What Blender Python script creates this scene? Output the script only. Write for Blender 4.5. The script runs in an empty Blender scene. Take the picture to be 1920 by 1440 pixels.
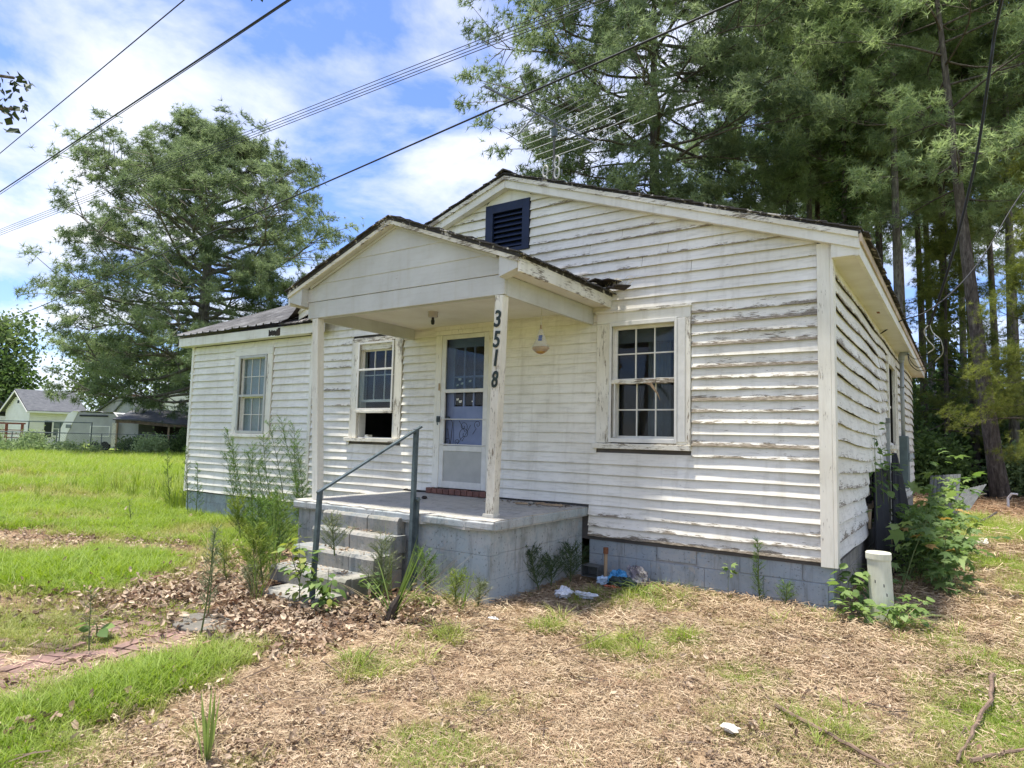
import bpy, math, random
import numpy as np
from mathutils import Matrix, Vector

# ------------------------------------------------------------------ camera, sky, sun, exposure
scene = bpy.context.scene
COL = scene.collection
R = math.radians
CAM = np.array([1.043, -7.0, 1.554])
YAW, PITCH, ROLL = R(34.522), R(4.765), R(-1.377)
fw = np.array([-math.sin(YAW) * math.cos(PITCH), math.cos(YAW) * math.cos(PITCH), math.sin(PITCH)])
rt = np.array([math.cos(YAW), math.sin(YAW), 0.0])
dn = np.cross(fw, rt)
r2 = math.cos(ROLL) * rt + math.sin(ROLL) * dn
d2 = -math.sin(ROLL) * rt + math.cos(ROLL) * dn
cam_data = bpy.data.cameras.new("camera")
cam = bpy.data.objects.new("camera", cam_data)
COL.objects.link(cam)
cam.matrix_world = Matrix(((r2[0], -d2[0], -fw[0], CAM[0]), (r2[1], -d2[1], -fw[1], CAM[1]), (r2[2], -d2[2], -fw[2], CAM[2]), (0, 0, 0, 1)))
cam_data.sensor_width = 36.0
cam_data.lens = 23.02
cam_data.clip_start = 0.05
cam_data.clip_end = 900.0
scene.camera = cam

SUN_DIR = Vector((-0.15, -0.10, 0.98)).normalized()          # towards the sun: almost overhead, a little in front and to the left
SUN_EL = math.asin(SUN_DIR.z)
SUN_AZ = math.atan2(SUN_DIR.x, SUN_DIR.y)
sun_data = bpy.data.lights.new("sun", 'SUN')
sun_data.energy = 4.6
sun_data.angle = R(4.0)
sun_data.color = (1.0, 0.95, 0.86)
sun = bpy.data.objects.new("sun", sun_data)
COL.objects.link(sun)
sun.rotation_euler = (-SUN_DIR).to_track_quat('-Z', 'Y').to_euler()

world = bpy.data.worlds.new("World")
scene.world = world
world.use_nodes = True
wt = world.node_tree
wt.nodes.clear()


class NT:
    """small helper for building node trees"""
    def __init__(self, tree):
        self.t = tree

    def n(self, kind, **kw):
        nd = self.t.nodes.new(kind)
        for k, v in kw.items():
            setattr(nd, k, v)
        return nd

    def l(self, a, b):
        self.t.links.new(a, b)

    def put(self, sock, v):
        if hasattr(v, 'is_linked') or isinstance(v, bpy.types.NodeSocket):
            self.l(v, sock)
        else:
            sock.default_value = v

    def math(self, op, a, b=0.0, c=None, clamp=False):
        nd = self.n('ShaderNodeMath', operation=op, use_clamp=clamp)
        self.put(nd.inputs[0], a)
        self.put(nd.inputs[1], b)
        if c is not None:
            self.put(nd.inputs[2], c)
        return nd.outputs[0]

    def vmath(self, op, a, b):
        nd = self.n('ShaderNodeVectorMath', operation=op)
        self.put(nd.inputs[0], a)
        self.put(nd.inputs[1], b)
        return nd.outputs[0]

    def noise(self, vec, scale, detail=4.0, rough=0.55, dist=0.0, out=0):
        nd = self.n('ShaderNodeTexNoise')
        if vec is not None:
            self.l(vec, nd.inputs['Vector'])
        nd.inputs['Scale'].default_value = scale
        nd.inputs['Detail'].default_value = detail
        nd.inputs['Roughness'].default_value = rough
        nd.inputs['Distortion'].default_value = dist
        return nd.outputs[out]

    def ramp(self, fac, *stops):
        nd = self.n('ShaderNodeValToRGB')
        els = nd.color_ramp.elements
        while len(els) > 1:
            els.remove(els[-1])
        for i, (p, c) in enumerate(stops):
            e = els[0] if i == 0 else els.new(p)
            e.position = p
            e.color = (c, c, c, 1) if isinstance(c, (int, float)) else (c[0], c[1], c[2], 1)
        self.l(fac, nd.inputs[0])
        return nd.outputs[0]

    def mix(self, fac, a, b, mode='MIX'):
        nd = self.n('ShaderNodeMix', data_type='RGBA', blend_type=mode)
        self.put(nd.inputs[0], fac)
        for s, v in ((nd.inputs[6], a), (nd.inputs[7], b)):
            if isinstance(v, tuple):
                v = (v[0], v[1], v[2], 1.0)
            self.put(s, v)
        return nd.outputs[2]

    def scale(self, vec, sx, sy, sz):
        nd = self.n('ShaderNodeMapping')
        self.l(vec, nd.inputs[0])
        nd.inputs['Scale'].default_value = (sx, sy, sz)
        return nd.outputs[0]


w = NT(wt)
sky = w.n('ShaderNodeTexSky', sky_type='NISHITA', sun_disc=False)
sky.sun_elevation = SUN_EL
sky.sun_rotation = SUN_AZ
sky.air_density = 1.0
sky.dust_density = 0.6
sky.ozone_density = 2.0
gen = w.n('ShaderNodeTexCoord').outputs['Generated']
sep = w.n('ShaderNodeSeparateXYZ')
w.l(gen, sep.inputs[0])
den = w.math('ADD', w.math('MAXIMUM', sep.outputs[2], 0.0), 0.16)
cmb = w.n('ShaderNodeCombineXYZ')
w.l(w.math('DIVIDE', sep.outputs[0], den), cmb.inputs[0])
w.l(w.math('DIVIDE', sep.outputs[1], den), cmb.inputs[1])
cmb.inputs[2].default_value = 0.4
cl1 = w.noise(cmb.outputs[0], 2.0, 9.0, 0.58, 0.25)
cl2 = w.noise(cmb.outputs[0], 0.75, 3.0, 0.5, 0.1)
clo = w.math('ADD', w.math('MULTIPLY', cl1, 0.68), w.math('MULTIPLY', cl2, 0.34))
cmask = w.ramp(clo, (0.455, 0.0), (0.545, 0.48), (0.66, 0.93))
cbright = w.ramp(w.noise(cmb.outputs[0], 2.2, 6.0, 0.55), (0.3, (3.9, 4.05, 4.5)), (0.62, (6.4, 6.3, 6.2)))
skyb = w.mix(1.0, sky.outputs[0], (0.74, 0.83, 1.16), 'MULTIPLY')
skyc = w.mix(cmask, skyb, cbright)
bg = w.n('ShaderNodeBackground')
w.l(skyc, bg.inputs[0])
bg.inputs[1].default_value = 0.12
out = w.n('ShaderNodeOutputWorld')
w.l(bg.outputs[0], out.inputs[0])

scene.view_settings.view_transform = 'Standard'
scene.view_settings.look = 'None'
scene.view_settings.exposure = 0.98
scene.view_settings.gamma = 1.0
scene.view_settings.use_curve_mapping = False
scene.render.engine = 'CYCLES'
scene.cycles.max_bounces = 12
scene.cycles.diffuse_bounces = 7
scene.cycles.glossy_bounces = 3
scene.cycles.transmission_bounces = 8
scene.cycles.transparent_max_bounces = 12
scene.cycles.sample_clamp_indirect = 6.0
scene.cycles.use_adaptive_sampling = True
scene.cycles.use_denoising = True

rnd = random.Random(11)
nrg = np.random.default_rng(11)


# ------------------------------------------------------------------ mesh helpers
class MB:
    """collects shapes in world coordinates and links them as ONE mesh object"""
    def __init__(self):
        self.v, self.f, self.uv, self.mi = [], [], [], []

    def add(self, verts, faces, uvs=None, mi=0):
        b = len(self.v)
        self.v += [tuple(p) for p in verts]
        self.f += [tuple(i + b for i in f) for f in faces]
        self.mi += [mi] * len(faces)
        if uvs is not None:
            self.uv += [tuple(u) for u in uvs]
        return self

    def box(self, x0, x1, y0, y1, z0, z1, mi=0):
        v = [(x0, y0, z0), (x1, y0, z0), (x1, y1, z0), (x0, y1, z0), (x0, y0, z1), (x1, y0, z1), (x1, y1, z1), (x0, y1, z1)]
        return self.add(v, [(0, 3, 2, 1), (4, 5, 6, 7), (0, 1, 5, 4), (1, 2, 6, 5), (2, 3, 7, 6), (3, 0, 4, 7)], mi=mi)

    def beam(self, p, q, wx, wz, up=(0, 0, 1), mi=0):
        """a square bar from p to q"""
        p, q = np.array(p, float), np.array(q, float)
        d = q - p
        d /= np.linalg.norm(d)
        s = np.cross(d, up)
        s /= np.linalg.norm(s)
        u = np.cross(s, d)
        vs = []
        for c in (p, q):
            for a, b in ((-1, -1), (1, -1), (1, 1), (-1, 1)):
                vs.append(c + s * a * wx / 2 + u * b * wz / 2)
        return self.add(vs, [(3, 2, 1, 0), (4, 5, 6, 7), (0, 1, 5, 4), (1, 2, 6, 5), (2, 3, 7, 6), (3, 0, 4, 7)], mi=mi)

    def tube(self, pts, rad, n=8, caps=True, mi=0):
        pts = [np.array(p, float) for p in pts]
        if not hasattr(rad, '__len__'):
            rad = [rad] * len(pts)
        vs, fs = [], []
        ref = np.array([0.0, 0.0, 1.0])
        prev = None
        for i, p in enumerate(pts):
            d = pts[min(i + 1, len(pts) - 1)] - pts[max(i - 1, 0)]
            d = d / (np.linalg.norm(d) + 1e-9)
            if prev is None:
                a = np.cross(d, ref)
                if np.linalg.norm(a) < 0.1:
                    a = np.cross(d, np.array([1.0, 0, 0]))
            else:
                a = prev - d * prev.dot(d)
            a = a / (np.linalg.norm(a) + 1e-9)
            prev = a
            b = np.cross(d, a)
            for k in range(n):
                t = 2 * math.pi * k / n
                vs.append(p + rad[i] * (math.cos(t) * a + math.sin(t) * b))
        for i in range(len(pts) - 1):
            for k in range(n):
                k2 = (k + 1) % n
                fs.append((i * n + k, i * n + k2, (i + 1) * n + k2, (i + 1) * n + k))
        if caps:
            fs.append(tuple(range(n - 1, -1, -1)))
            m = (len(pts) - 1) * n
            fs.append(tuple(range(m, m + n)))
        return self.add(vs, fs, mi=mi)

    def lathe(self, c, prof, n=20, mi=0):
        """prof: list of (radius, z) going up, closed at the ends"""
        vs, fs = [], []
        for r, z in prof:
            for k in range(n):
                t = 2 * math.pi * k / n
                vs.append((c[0] + r * math.cos(t), c[1] + r * math.sin(t), c[2] + z))
        for i in range(len(prof) - 1):
            for k in range(n):
                k2 = (k + 1) % n
                fs.append((i * n + k, i * n + k2, (i + 1) * n + k2, (i + 1) * n + k))
        fs.append(tuple(range(n - 1, -1, -1)))
        m = (len(prof) - 1) * n
        fs.append(tuple(range(m, m + n)))
        return self.add(vs, fs, mi=mi)

    def prism(self, poly, y0, y1, axis='y', mi=0):
        """poly in (x,z) (axis y), (y,z) (axis x) or (x,y) (axis z), pushed out along the axis"""
        n = len(poly)

        def mk(a, b, t):
            return (a, t, b) if axis == 'y' else ((t, a, b) if axis == 'x' else (a, b, t))
        vs = [mk(a, b, y0) for a, b in poly] + [mk(a, b, y1) for a, b in poly]
        fs = [tuple(range(n)), tuple(range(2 * n - 1, n - 1, -1))]
        for k in range(n):
            k2 = (k + 1) % n
            fs.append((k, k + n, k2 + n, k2))
        return self.add(vs, fs, mi=mi)

    def build(self, name, mat, parent=None, smooth=False, bevel=0.0, **props):
        me = bpy.data.meshes.new(name)
        off = np.array(root_loc(parent)) if parent is not None else np.zeros(3)
        me.from_pydata([tuple(np.array(p) - off) for p in self.v], [], self.f)
        for m in (mat if isinstance(mat, (list, tuple)) else [mat]):
            me.materials.append(m)
        if len(set(self.mi)) > 1:
            me.polygons.foreach_set('material_index', self.mi)
        fix_normals(me)
        if smooth:
            me.polygons.foreach_set('use_smooth', [True] * len(me.polygons))
        return link(name, me, parent, bevel, **props)


def fix_normals(me):
    import bmesh
    bm = bmesh.new()
    bm.from_mesh(me)
    bmesh.ops.recalc_face_normals(bm, faces=bm.faces)
    bm.to_mesh(me)
    bm.free()


def root_loc(o):
    p = np.zeros(3)
    while o is not None:
        p = p + np.array(o.location)
        o = o.parent
    return p


def link(name, me, parent=None, bevel=0.0, **props):
    o = bpy.data.objects.new(name, me)
    COL.objects.link(o)
    if parent is not None:
        o.parent = parent
    if bevel > 0:
        b = o.modifiers.new('edge_wear', 'BEVEL')
        b.width = bevel
        b.segments = 2
        b.limit_method = 'ANGLE'
    for k, v in props.items():
        o[k] = v
    return o


def tag(o, label=None, cat=None, group=None, kind=None):
    if label:
        o['label'] = label
    if cat:
        o['category'] = cat
    if group:
        o['group'] = group
    if kind:
        o['kind'] = kind
    return o


def thing(name, label, cat, loc=(0, 0, 0), group=None):
    o = bpy.data.objects.new(name, None)
    COL.objects.link(o)
    o.location = loc
    o.empty_display_size = 0.2
    return tag(o, label, cat, group)


def np_mesh(name, verts, tris, mat, parent=None, uniform_smooth=False, attrs=None, **props):
    """big triangle mesh straight from arrays (world coordinates)"""
    verts = np.asarray(verts, np.float32)
    if parent is not None:
        verts = verts - np.array(root_loc(parent), np.float32)
    tris = np.asarray(tris, np.int32)
    me = bpy.data.meshes.new(name)
    me.vertices.add(len(verts))
    me.vertices.foreach_set('co', verts.ravel())
    k = tris.shape[1]
    me.loops.add(tris.size)
    me.loops.foreach_set('vertex_index', tris.ravel())
    me.polygons.add(len(tris))
    me.polygons.foreach_set('loop_start', np.arange(0, tris.size, k, dtype=np.int32))
    me.polygons.foreach_set('loop_total', np.full(len(tris), k, np.int32))
    if attrs:
        for an, arr in attrs.items():
            a = me.attributes.new(an, 'FLOAT', 'POINT')
            a.data.foreach_set('value', np.asarray(arr, np.float32))
    if uniform_smooth:
        me.polygons.foreach_set('use_smooth', np.ones(len(tris), bool))
    me.update(calc_edges=True)
    for m in (mat if isinstance(mat, (list, tuple)) else [mat]):
        me.materials.append(m)
    return link(name, me, parent, **props)


# ------------------------------------------------------------------ materials
def new_mat(name):
    m = bpy.data.materials.new(name)
    m.use_nodes = True
    m.node_tree.nodes.clear()
    t = NT(m.node_tree)
    o = t.n('ShaderNodeOutputMaterial')
    p = t.n('ShaderNodeBsdfPrincipled')
    t.l(p.outputs[0], o.inputs[0])
    p.inputs['Specular IOR Level'].default_value = 0.3
    return m, t, p, o


def bump(t, p, h, strength=0.3, dist=0.01):
    b = t.n('ShaderNodeBump')
    b.inputs['Strength'].default_value = strength
    b.inputs['Distance'].default_value = dist
    t.l(h, b.inputs['Height'])
    t.l(b.outputs[0], p.inputs['Normal'])


def simple(name, c1, c2=None, scale=6.0, rough=0.7, bmp=0.15, detail=6.0, metal=0.0, stretch=(1, 1, 1), lo=0.35, hi=0.65, dist=0.01):
    m, t, p, o = new_mat(name)
    co = t.n('ShaderNodeTexCoord').outputs['Object']
    co = t.scale(co, *stretch)
    nz = t.noise(co, scale, detail, 0.6)
    c2 = c2 or tuple(x * 0.8 for x in c1)
    t.l(t.ramp(nz, (lo, c2), (hi, c1)), p.inputs['Base Color'])
    p.inputs['Roughness'].default_value = rough
    p.inputs['Metallic'].default_value = metal
    if bmp:
        bump(t, p, t.noise(co, scale * 5, 5.0, 0.6), bmp, dist)
    return m


def painted_wood(name, paint, paint2, wood=(0.19, 0.155, 0.11), wear=None, along='x', base_wear=0.0):
    """old white paint over clapboard; it flakes off in strips along the grain, most at the lower edge. wear: attribute name"""
    m, t, p, o = new_mat(name)
    co = t.n('ShaderNodeTexCoord').outputs['Object']
    s = {'x': (1.0, 1.0, 9.0), 'y': (1.0, 1.0, 9.0), 'z': (9.0, 9.0, 1.0)}[along]
    cs = t.scale(co, *s)
    fine = t.noise(cs, 11.0, 7.0, 0.68)
    mid = t.noise(t.scale(co, *((1, 1, 3) if along != 'z' else (3, 3, 1))), 2.6, 5.0, 0.6)
    if wear:
        a = t.n('ShaderNodeAttribute', attribute_name=wear).outputs['Fac']
        e = t.n('ShaderNodeAttribute', attribute_name='edge').outputs['Fac']
        f = t.math('ADD', t.math('MULTIPLY', fine, 0.55), t.math('MULTIPLY', mid, 0.45))
        f = t.math('ADD', f, t.math('MULTIPLY', a, 0.095))
        f = t.math('ADD', f, t.math('MULTIPLY', t.math('MULTIPLY', e, e), t.math('MULTIPLY', a, 0.29)))
        f = t.math('SUBTRACT', f, 0.025)
    else:
        f = t.math('ADD', t.math('MULTIPLY', fine, 0.55), t.math('MULTIPLY', mid, 0.45))
        f = t.math('ADD', f, base_wear * 0.26)
    peel = t.ramp(f, (0.655, 0.0), (0.672, 1.0))
    rim = t.ramp(f, (0.62, 0.0), (0.66, 1.0))
    stain = t.ramp(t.noise(co, 1.1, 6.0, 0.62, 0.4), (0.38, paint2), (0.62, paint))
    streak = t.noise(t.scale(co, 6, 6, 0.5), 2.0, 5.0, 0.6)
    stain = t.mix(t.math('MULTIPLY', t.ramp(streak, (0.52, 0.0), (0.75, 1.0)), 0.35), stain, (0.40, 0.36, 0.27))
    grime = t.noise(cs, 3.2, 6.0, 0.65)
    stain = t.mix(t.math('MULTIPLY', t.ramp(grime, (0.50, 0.0), (0.70, 1.0)), 0.22 + 0.20 * (wear is not None)), stain, (0.36, 0.34, 0.27))
    woodc = t.ramp(t.noise(cs, 18.0, 6.0, 0.7), (0.32, tuple(x * 0.35 for x in wood)), (0.47, wood), (0.66, (0.42, 0.37, 0.29)))
    c = t.mix(t.math('MULTIPLY', rim, 0.30), stain, (0.50, 0.46, 0.37))
    c = t.mix(peel, c, woodc)
    t.l(c, p.inputs['Base Color'])
    p.inputs['Roughness'].default_value = 0.62
    h = t.math('SUBTRACT', t.math('MULTIPLY', fine, 0.25), peel)
    bump(t, p, h, 0.35, 0.004)
    return m


def leaf_mat(name, c_dark, c_light, trans=0.35, attr=None, inst=None, rough=0.55, dry=None, sheen=0.25):
    """two-sided leaf: diffuse + translucent + a little gloss; colour varies leaf by leaf"""
    m = bpy.data.materials.new(name)
    m.use_nodes = True
    m.node_tree.nodes.clear()
    t = NT(m.node_tree)
    o = t.n('ShaderNodeOutputMaterial')
    if attr:
        f = t.n('ShaderNodeAttribute', attribute_name=attr).outputs['Fac']
    else:
        f = t.n('ShaderNodeObjectInfo').outputs['Random']
    c = t.mix(f, c_dark, c_light)
    if inst:
        d = t.n('ShaderNodeAttribute', attribute_name=inst, attribute_type='INSTANCER').outputs['Fac']
        c = t.mix(d, c, t.mix(f, dry[0], dry[1]))
    pr = t.n('ShaderNodeBsdfPrincipled')
    t.l(c, pr.inputs['Base Color'])
    pr.inputs['Roughness'].default_value = rough
    pr.inputs['Specular IOR Level'].default_value = sheen
    tr = t.n('ShaderNodeBsdfTranslucent')
    hsv = t.n('ShaderNodeHueSaturation')
    hsv.inputs['Saturation'].default_value = 1.15
    hsv.inputs['Value'].default_value = 1.3
    t.l(c, hsv.inputs['Color'])
    t.l(hsv.outputs[0], tr.inputs[0])
    mx = t.n('ShaderNodeMixShader')
    mx.inputs[0].default_value = trans
    t.l(pr.outputs[0], mx.inputs[1])
    t.l(tr.outputs[0], mx.inputs[2])
    t.l(mx.outputs[0], o.inputs[0])
    return m


WHITE, WHITE2 = (0.80, 0.77, 0.68), (0.69, 0.655, 0.56)
M = {}
M['siding'] = painted_wood('old_white_siding', WHITE, WHITE2, wear='wear', along='x')
M['trim'] = painted_wood('white_trim', (0.75, 0.73, 0.655), (0.65, 0.625, 0.545), along='x', base_wear=0.1)
M['trim_v'] = painted_wood('white_trim_upright', (0.78, 0.75, 0.65), (0.69, 0.655, 0.55), along='z', base_wear=0.2)
M['trim_worn'] = painted_wood('flaking_white_trim', (0.76, 0.73, 0.63), (0.63, 0.59, 0.485), along='x', base_wear=0.45)
M['trim_worn_v'] = painted_wood('flaking_white_upright', (0.77, 0.74, 0.64), (0.63, 0.59, 0.485), along='z', base_wear=0.36)
M['porch_trim'] = painted_wood('grey_porch_trim', (0.56, 0.56, 0.525), (0.46, 0.455, 0.415), along='x', base_wear=0.05)  # one greyer tone for the porch gable, beams and their trim
M['soffit'] = simple('cream_soffit', (0.70, 0.68, 0.62), (0.62, 0.59, 0.52), 2.5, 0.7, 0.08)
M['navy'] = simple('navy_paint', (0.012, 0.020, 0.050), (0.008, 0.014, 0.034), 8, 0.5, 0.1)
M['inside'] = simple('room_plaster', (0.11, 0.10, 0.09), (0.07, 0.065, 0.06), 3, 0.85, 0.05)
M['alu'] = simple('white_aluminium', (0.68, 0.665, 0.61), (0.59, 0.575, 0.52), 10, 0.4, 0.04)
M['kick'] = simple('grey_kick_panel', (0.41, 0.405, 0.37), (0.35, 0.345, 0.315), 5, 0.45, 0.04)
M['blue_door'] = simple('blue_grey_door_paint', (0.21, 0.255, 0.40), (0.16, 0.20, 0.33), 4, 0.5, 0.06)
M['wire'] = simple('black_wire', (0.02, 0.02, 0.022), None, 10, 0.55, 0)
M['iron'] = simple('green_grey_iron', (0.105, 0.135, 0.140), (0.06, 0.08, 0.085), 14, 0.5, 0.2, metal=0.2)
M['black'] = simple('black_rubber_sheet', (0.008, 0.008, 0.009), (0.014, 0.014, 0.016), 4, 0.85, 0.15)
M['brick_red'] = simple('worn_red_brick', (0.20, 0.095, 0.07), (0.13, 0.065, 0.05), 9, 0.85, 0.4)
M['path_brick'] = simple('pink_paver_brick', (0.31, 0.185, 0.155), (0.17, 0.115, 0.09), 9, 0.88, 0.5)
M['steel'] = simple('dull_aluminium_tube', (0.22, 0.23, 0.23), (0.14, 0.15, 0.15), 20, 0.45, 0.1, metal=0.7)
M['conduit'] = simple('grey_conduit', (0.35, 0.37, 0.365), (0.28, 0.30, 0.29), 9, 0.5, 0.06)
M['meter'] = simple('green_grey_meter_box', (0.115, 0.155, 0.155), (0.085, 0.115, 0.115), 7, 0.5, 0.08)
M['pvc'] = simple('cream_pvc', (0.70, 0.69, 0.55), (0.48, 0.47, 0.35), 4, 0.5, 0.08, detail=9.0, lo=.30, hi=.62, stretch=(2, 2, .5))
M['rust'] = simple('rusty_iron', (0.25, 0.10, 0.045), (0.13, 0.055, 0.03), 20, 0.85, 0.3)
M['raw_wood'] = simple('weathered_wood', (0.40, 0.29, 0.18), (0.27, 0.19, 0.115), 8, 0.8, 0.3, stretch=(1, 1, 0.2))
M['rotten'] = simple('rotten_black_wood', (0.06, 0.045, 0.035), (0.02, 0.017, 0.015), 12, 0.9, 0.5)


def shingle_mat():
    m, t, p, o = new_mat('flaking_asphalt_shingle')
    co = t.n('ShaderNodeTexCoord').outputs['Object']
    a = t.noise(co, 14.0, 8.0, 0.7)
    b = t.noise(co, 3.0, 4.0, 0.6)
    f = t.math('ADD', t.math('MULTIPLY', a, 0.7), t.math('MULTIPLY', b, 0.3))
    c = t.ramp(f, (0.30, (0.018, 0.017, 0.017)), (0.50, (0.048, 0.044, 0.042)), (0.555, (0.065, 0.06, 0.056)), (0.585, (0.46, 0.43, 0.39)), (0.75, (0.62, 0.59, 0.54)))
    t.l(c, p.inputs['Base Color'])
    p.inputs['Roughness'].default_value = 0.9
    bump(t, p, t.noise(co, 60, 5, 0.7), 0.5, 0.01)
    return m


def metal_roof_mat():
    m, t, p, o = new_mat('weathered_roof_metal')
    co = t.n('ShaderNodeTexCoord').outputs['Object']
    a = t.noise(t.scale(co, 3, 0.6, 0.6), 4.0, 7.0, 0.65)
    t.l(t.ramp(a, (0.35, (0.07, 0.068, 0.065)), (0.52, (0.135, 0.132, 0.128)), (0.66, (0.22, 0.217, 0.21))), p.inputs['Base Color'])
    p.inputs['Roughness'].default_value = 0.55
    p.inputs['Metallic'].default_value = 0.15
    return m


def block_mat(name, paint, bare, green=0.5, thresh=0.56):
    """painted, parged concrete: worn paint over grey cement, with a greenish film and dark specks"""
    m, t, p, o = new_mat(name)
    co = t.n('ShaderNodeTexCoord').outputs['Object']
    big = t.noise(co, 1.7, 7.0, 0.62, 0.5)
    fine = t.noise(co, 24.0, 7.0, 0.68)
    c = t.mix(t.ramp(t.math('ADD', t.math('MULTIPLY', big, 0.65), t.math('MULTIPLY', fine, 0.35)), (thresh - 0.12, 0.0), (thresh, 1.0)), paint, bare)
    c = t.mix(t.math('MULTIPLY', t.ramp(t.noise(co, 2.6, 6.0, 0.65), (0.5, 0.0), (0.72, 1.0)), green), c, (0.115, 0.125, 0.085))
    c = t.mix(t.ramp(t.noise(co, 38.0, 4.0, 0.6), (0.60, 0.0), (0.70, 0.7)), c, (0.06, 0.06, 0.058))
    drip = t.noise(t.scale(co, 5, 5, 0.7), 2.0, 7.0, 0.65, 0.3)
    c = t.mix(t.math('MULTIPLY', t.ramp(drip, (0.52, 0.0), (0.70, 1.0)), 0.55), c, (0.10, 0.105, 0.085))
    chip = t.math('ADD', t.math('MULTIPLY', t.noise(co, 9.0, 8.0, 0.7), 0.7), t.math('MULTIPLY', t.noise(co, 2.0, 3.0, 0.5), 0.3))
    c = t.mix(t.ramp(chip, (0.59, 0.0), (0.605, 0.85)), c, (0.36, 0.35, 0.32))
    t.l(c, p.inputs['Base Color'])
    p.inputs['Roughness'].default_value = 0.88
    bump(t, p, t.math('ADD', fine, t.noise(co, 90, 4, 0.6)), 0.35, 0.006)
    return m


M['shingle'] = shingle_mat()
M['roof_metal'] = metal_roof_mat()
M['block_blue'] = block_mat('blue_grey_painted_block', (0.285, 0.33, 0.36), (0.35, 0.37, 0.375), 0.3, 0.60)
M['block_side'] = block_mat('dirty_bare_block', (0.34, 0.315, 0.26), (0.26, 0.25, 0.22), 0.75, 0.55)
M['block_pale'] = block_mat('pale_painted_block', (0.36, 0.41, 0.44), (0.30, 0.32, 0.33), 0.3, 0.58)
M['porch'] = block_mat('grey_parged_porch', (0.335, 0.38, 0.385), (0.41, 0.42, 0.405), 0.5, 0.56)
M['floor'] = block_mat('worn_porch_floor', (0.31, 0.315, 0.295), (0.42, 0.40, 0.35), 0.4, 0.5)
M['step'] = block_mat('mossy_step_concrete', (0.20, 0.22, 0.22), (0.29, 0.275, 0.24), 0.8, 0.52)
M['stone'] = block_mat('grey_flagstone', (0.13, 0.12, 0.10), (0.17, 0.155, 0.13), 0.5, 0.55)


def glass_mat(name, dust=0.06, tint=(0.75, 0.8, 0.82)):
    m = bpy.data.materials.new(name)
    m.use_nodes = True
    m.node_tree.nodes.clear()
    t = NT(m.node_tree)
    o = t.n('ShaderNodeOutputMaterial')
    tr = t.n('ShaderNodeBsdfTransparent')
    tr.inputs[0].default_value = (*tint, 1)
    gl = t.n('ShaderNodeBsdfGlossy')
    gl.inputs['Roughness'].default_value = 0.03
    fr = t.n('ShaderNodeFresnel')
    fr.inputs[0].default_value = 1.5
    m1 = t.n('ShaderNodeMixShader')
    front = t.math('SUBTRACT', 1.0, t.n('ShaderNodeNewGeometry').outputs['Backfacing'])
    t.l(t.math('MULTIPLY', t.math('MULTIPLY', fr.outputs[0], 0.75), front), m1.inputs[0])
    t.l(tr.outputs[0], m1.inputs[1])
    t.l(gl.outputs[0], m1.inputs[2])
    di = t.n('ShaderNodeBsdfDiffuse')
    di.inputs[0].default_value = (0.42, 0.42, 0.38, 1)
    co = t.n('ShaderNodeTexCoord').outputs['Object']
    dm = t.math('MULTIPLY', t.ramp(t.noise(co, 3.5, 6.0, 0.65), (0.35, 0.25), (0.7, 1.0)), dust)
    m2 = t.n('ShaderNodeMixShader')
    t.l(dm, m2.inputs[0])
    t.l(m1.outputs[0], m2.inputs[1])
    t.l(di.outputs[0], m2.inputs[2])
    t.l(m2.outputs[0], o.inputs[0])
    return m


M['glass'] = glass_mat('dusty_pane', 0.012)
M['glass_wing'] = glass_mat('hazy_pane', 0.14)
M['curtain'] = simple('grey_curtain', (0.17, 0.18, 0.185), (0.12, 0.125, 0.13), 4, 0.9, 0.1)
M['blind'] = simple('pale_green_blind', (0.62, 0.66, 0.60), (0.54, 0.58, 0.52), 3, 0.85, 0.05)
# ------------------------------------------------------------------ the house
house = thing('clapboard_house', 'neglected white clapboard house with flaking paint, gabled front porch and side wing', 'house', (0, 0, 0))
ZB = 0.44                        # lower edge of the siding
RIDGE_X, RIDGE_Z = -3.875, 5.06  # main roof
SLOPE = 0.345
EAVE_X = 0.30
YB = 12.5                        # back wall


def roof_z(x):
    return RIDGE_Z - SLOPE * abs(x - RIDGE_X)


def wave(u, s, f=1.3):
    return math.sin(u * f + s * 2.1) * 0.5 + math.sin(u * f * 2.3 + s * 4.7) * 0.3 + math.sin(u * f * 5.1 + s * 1.3) * 0.2


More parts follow.
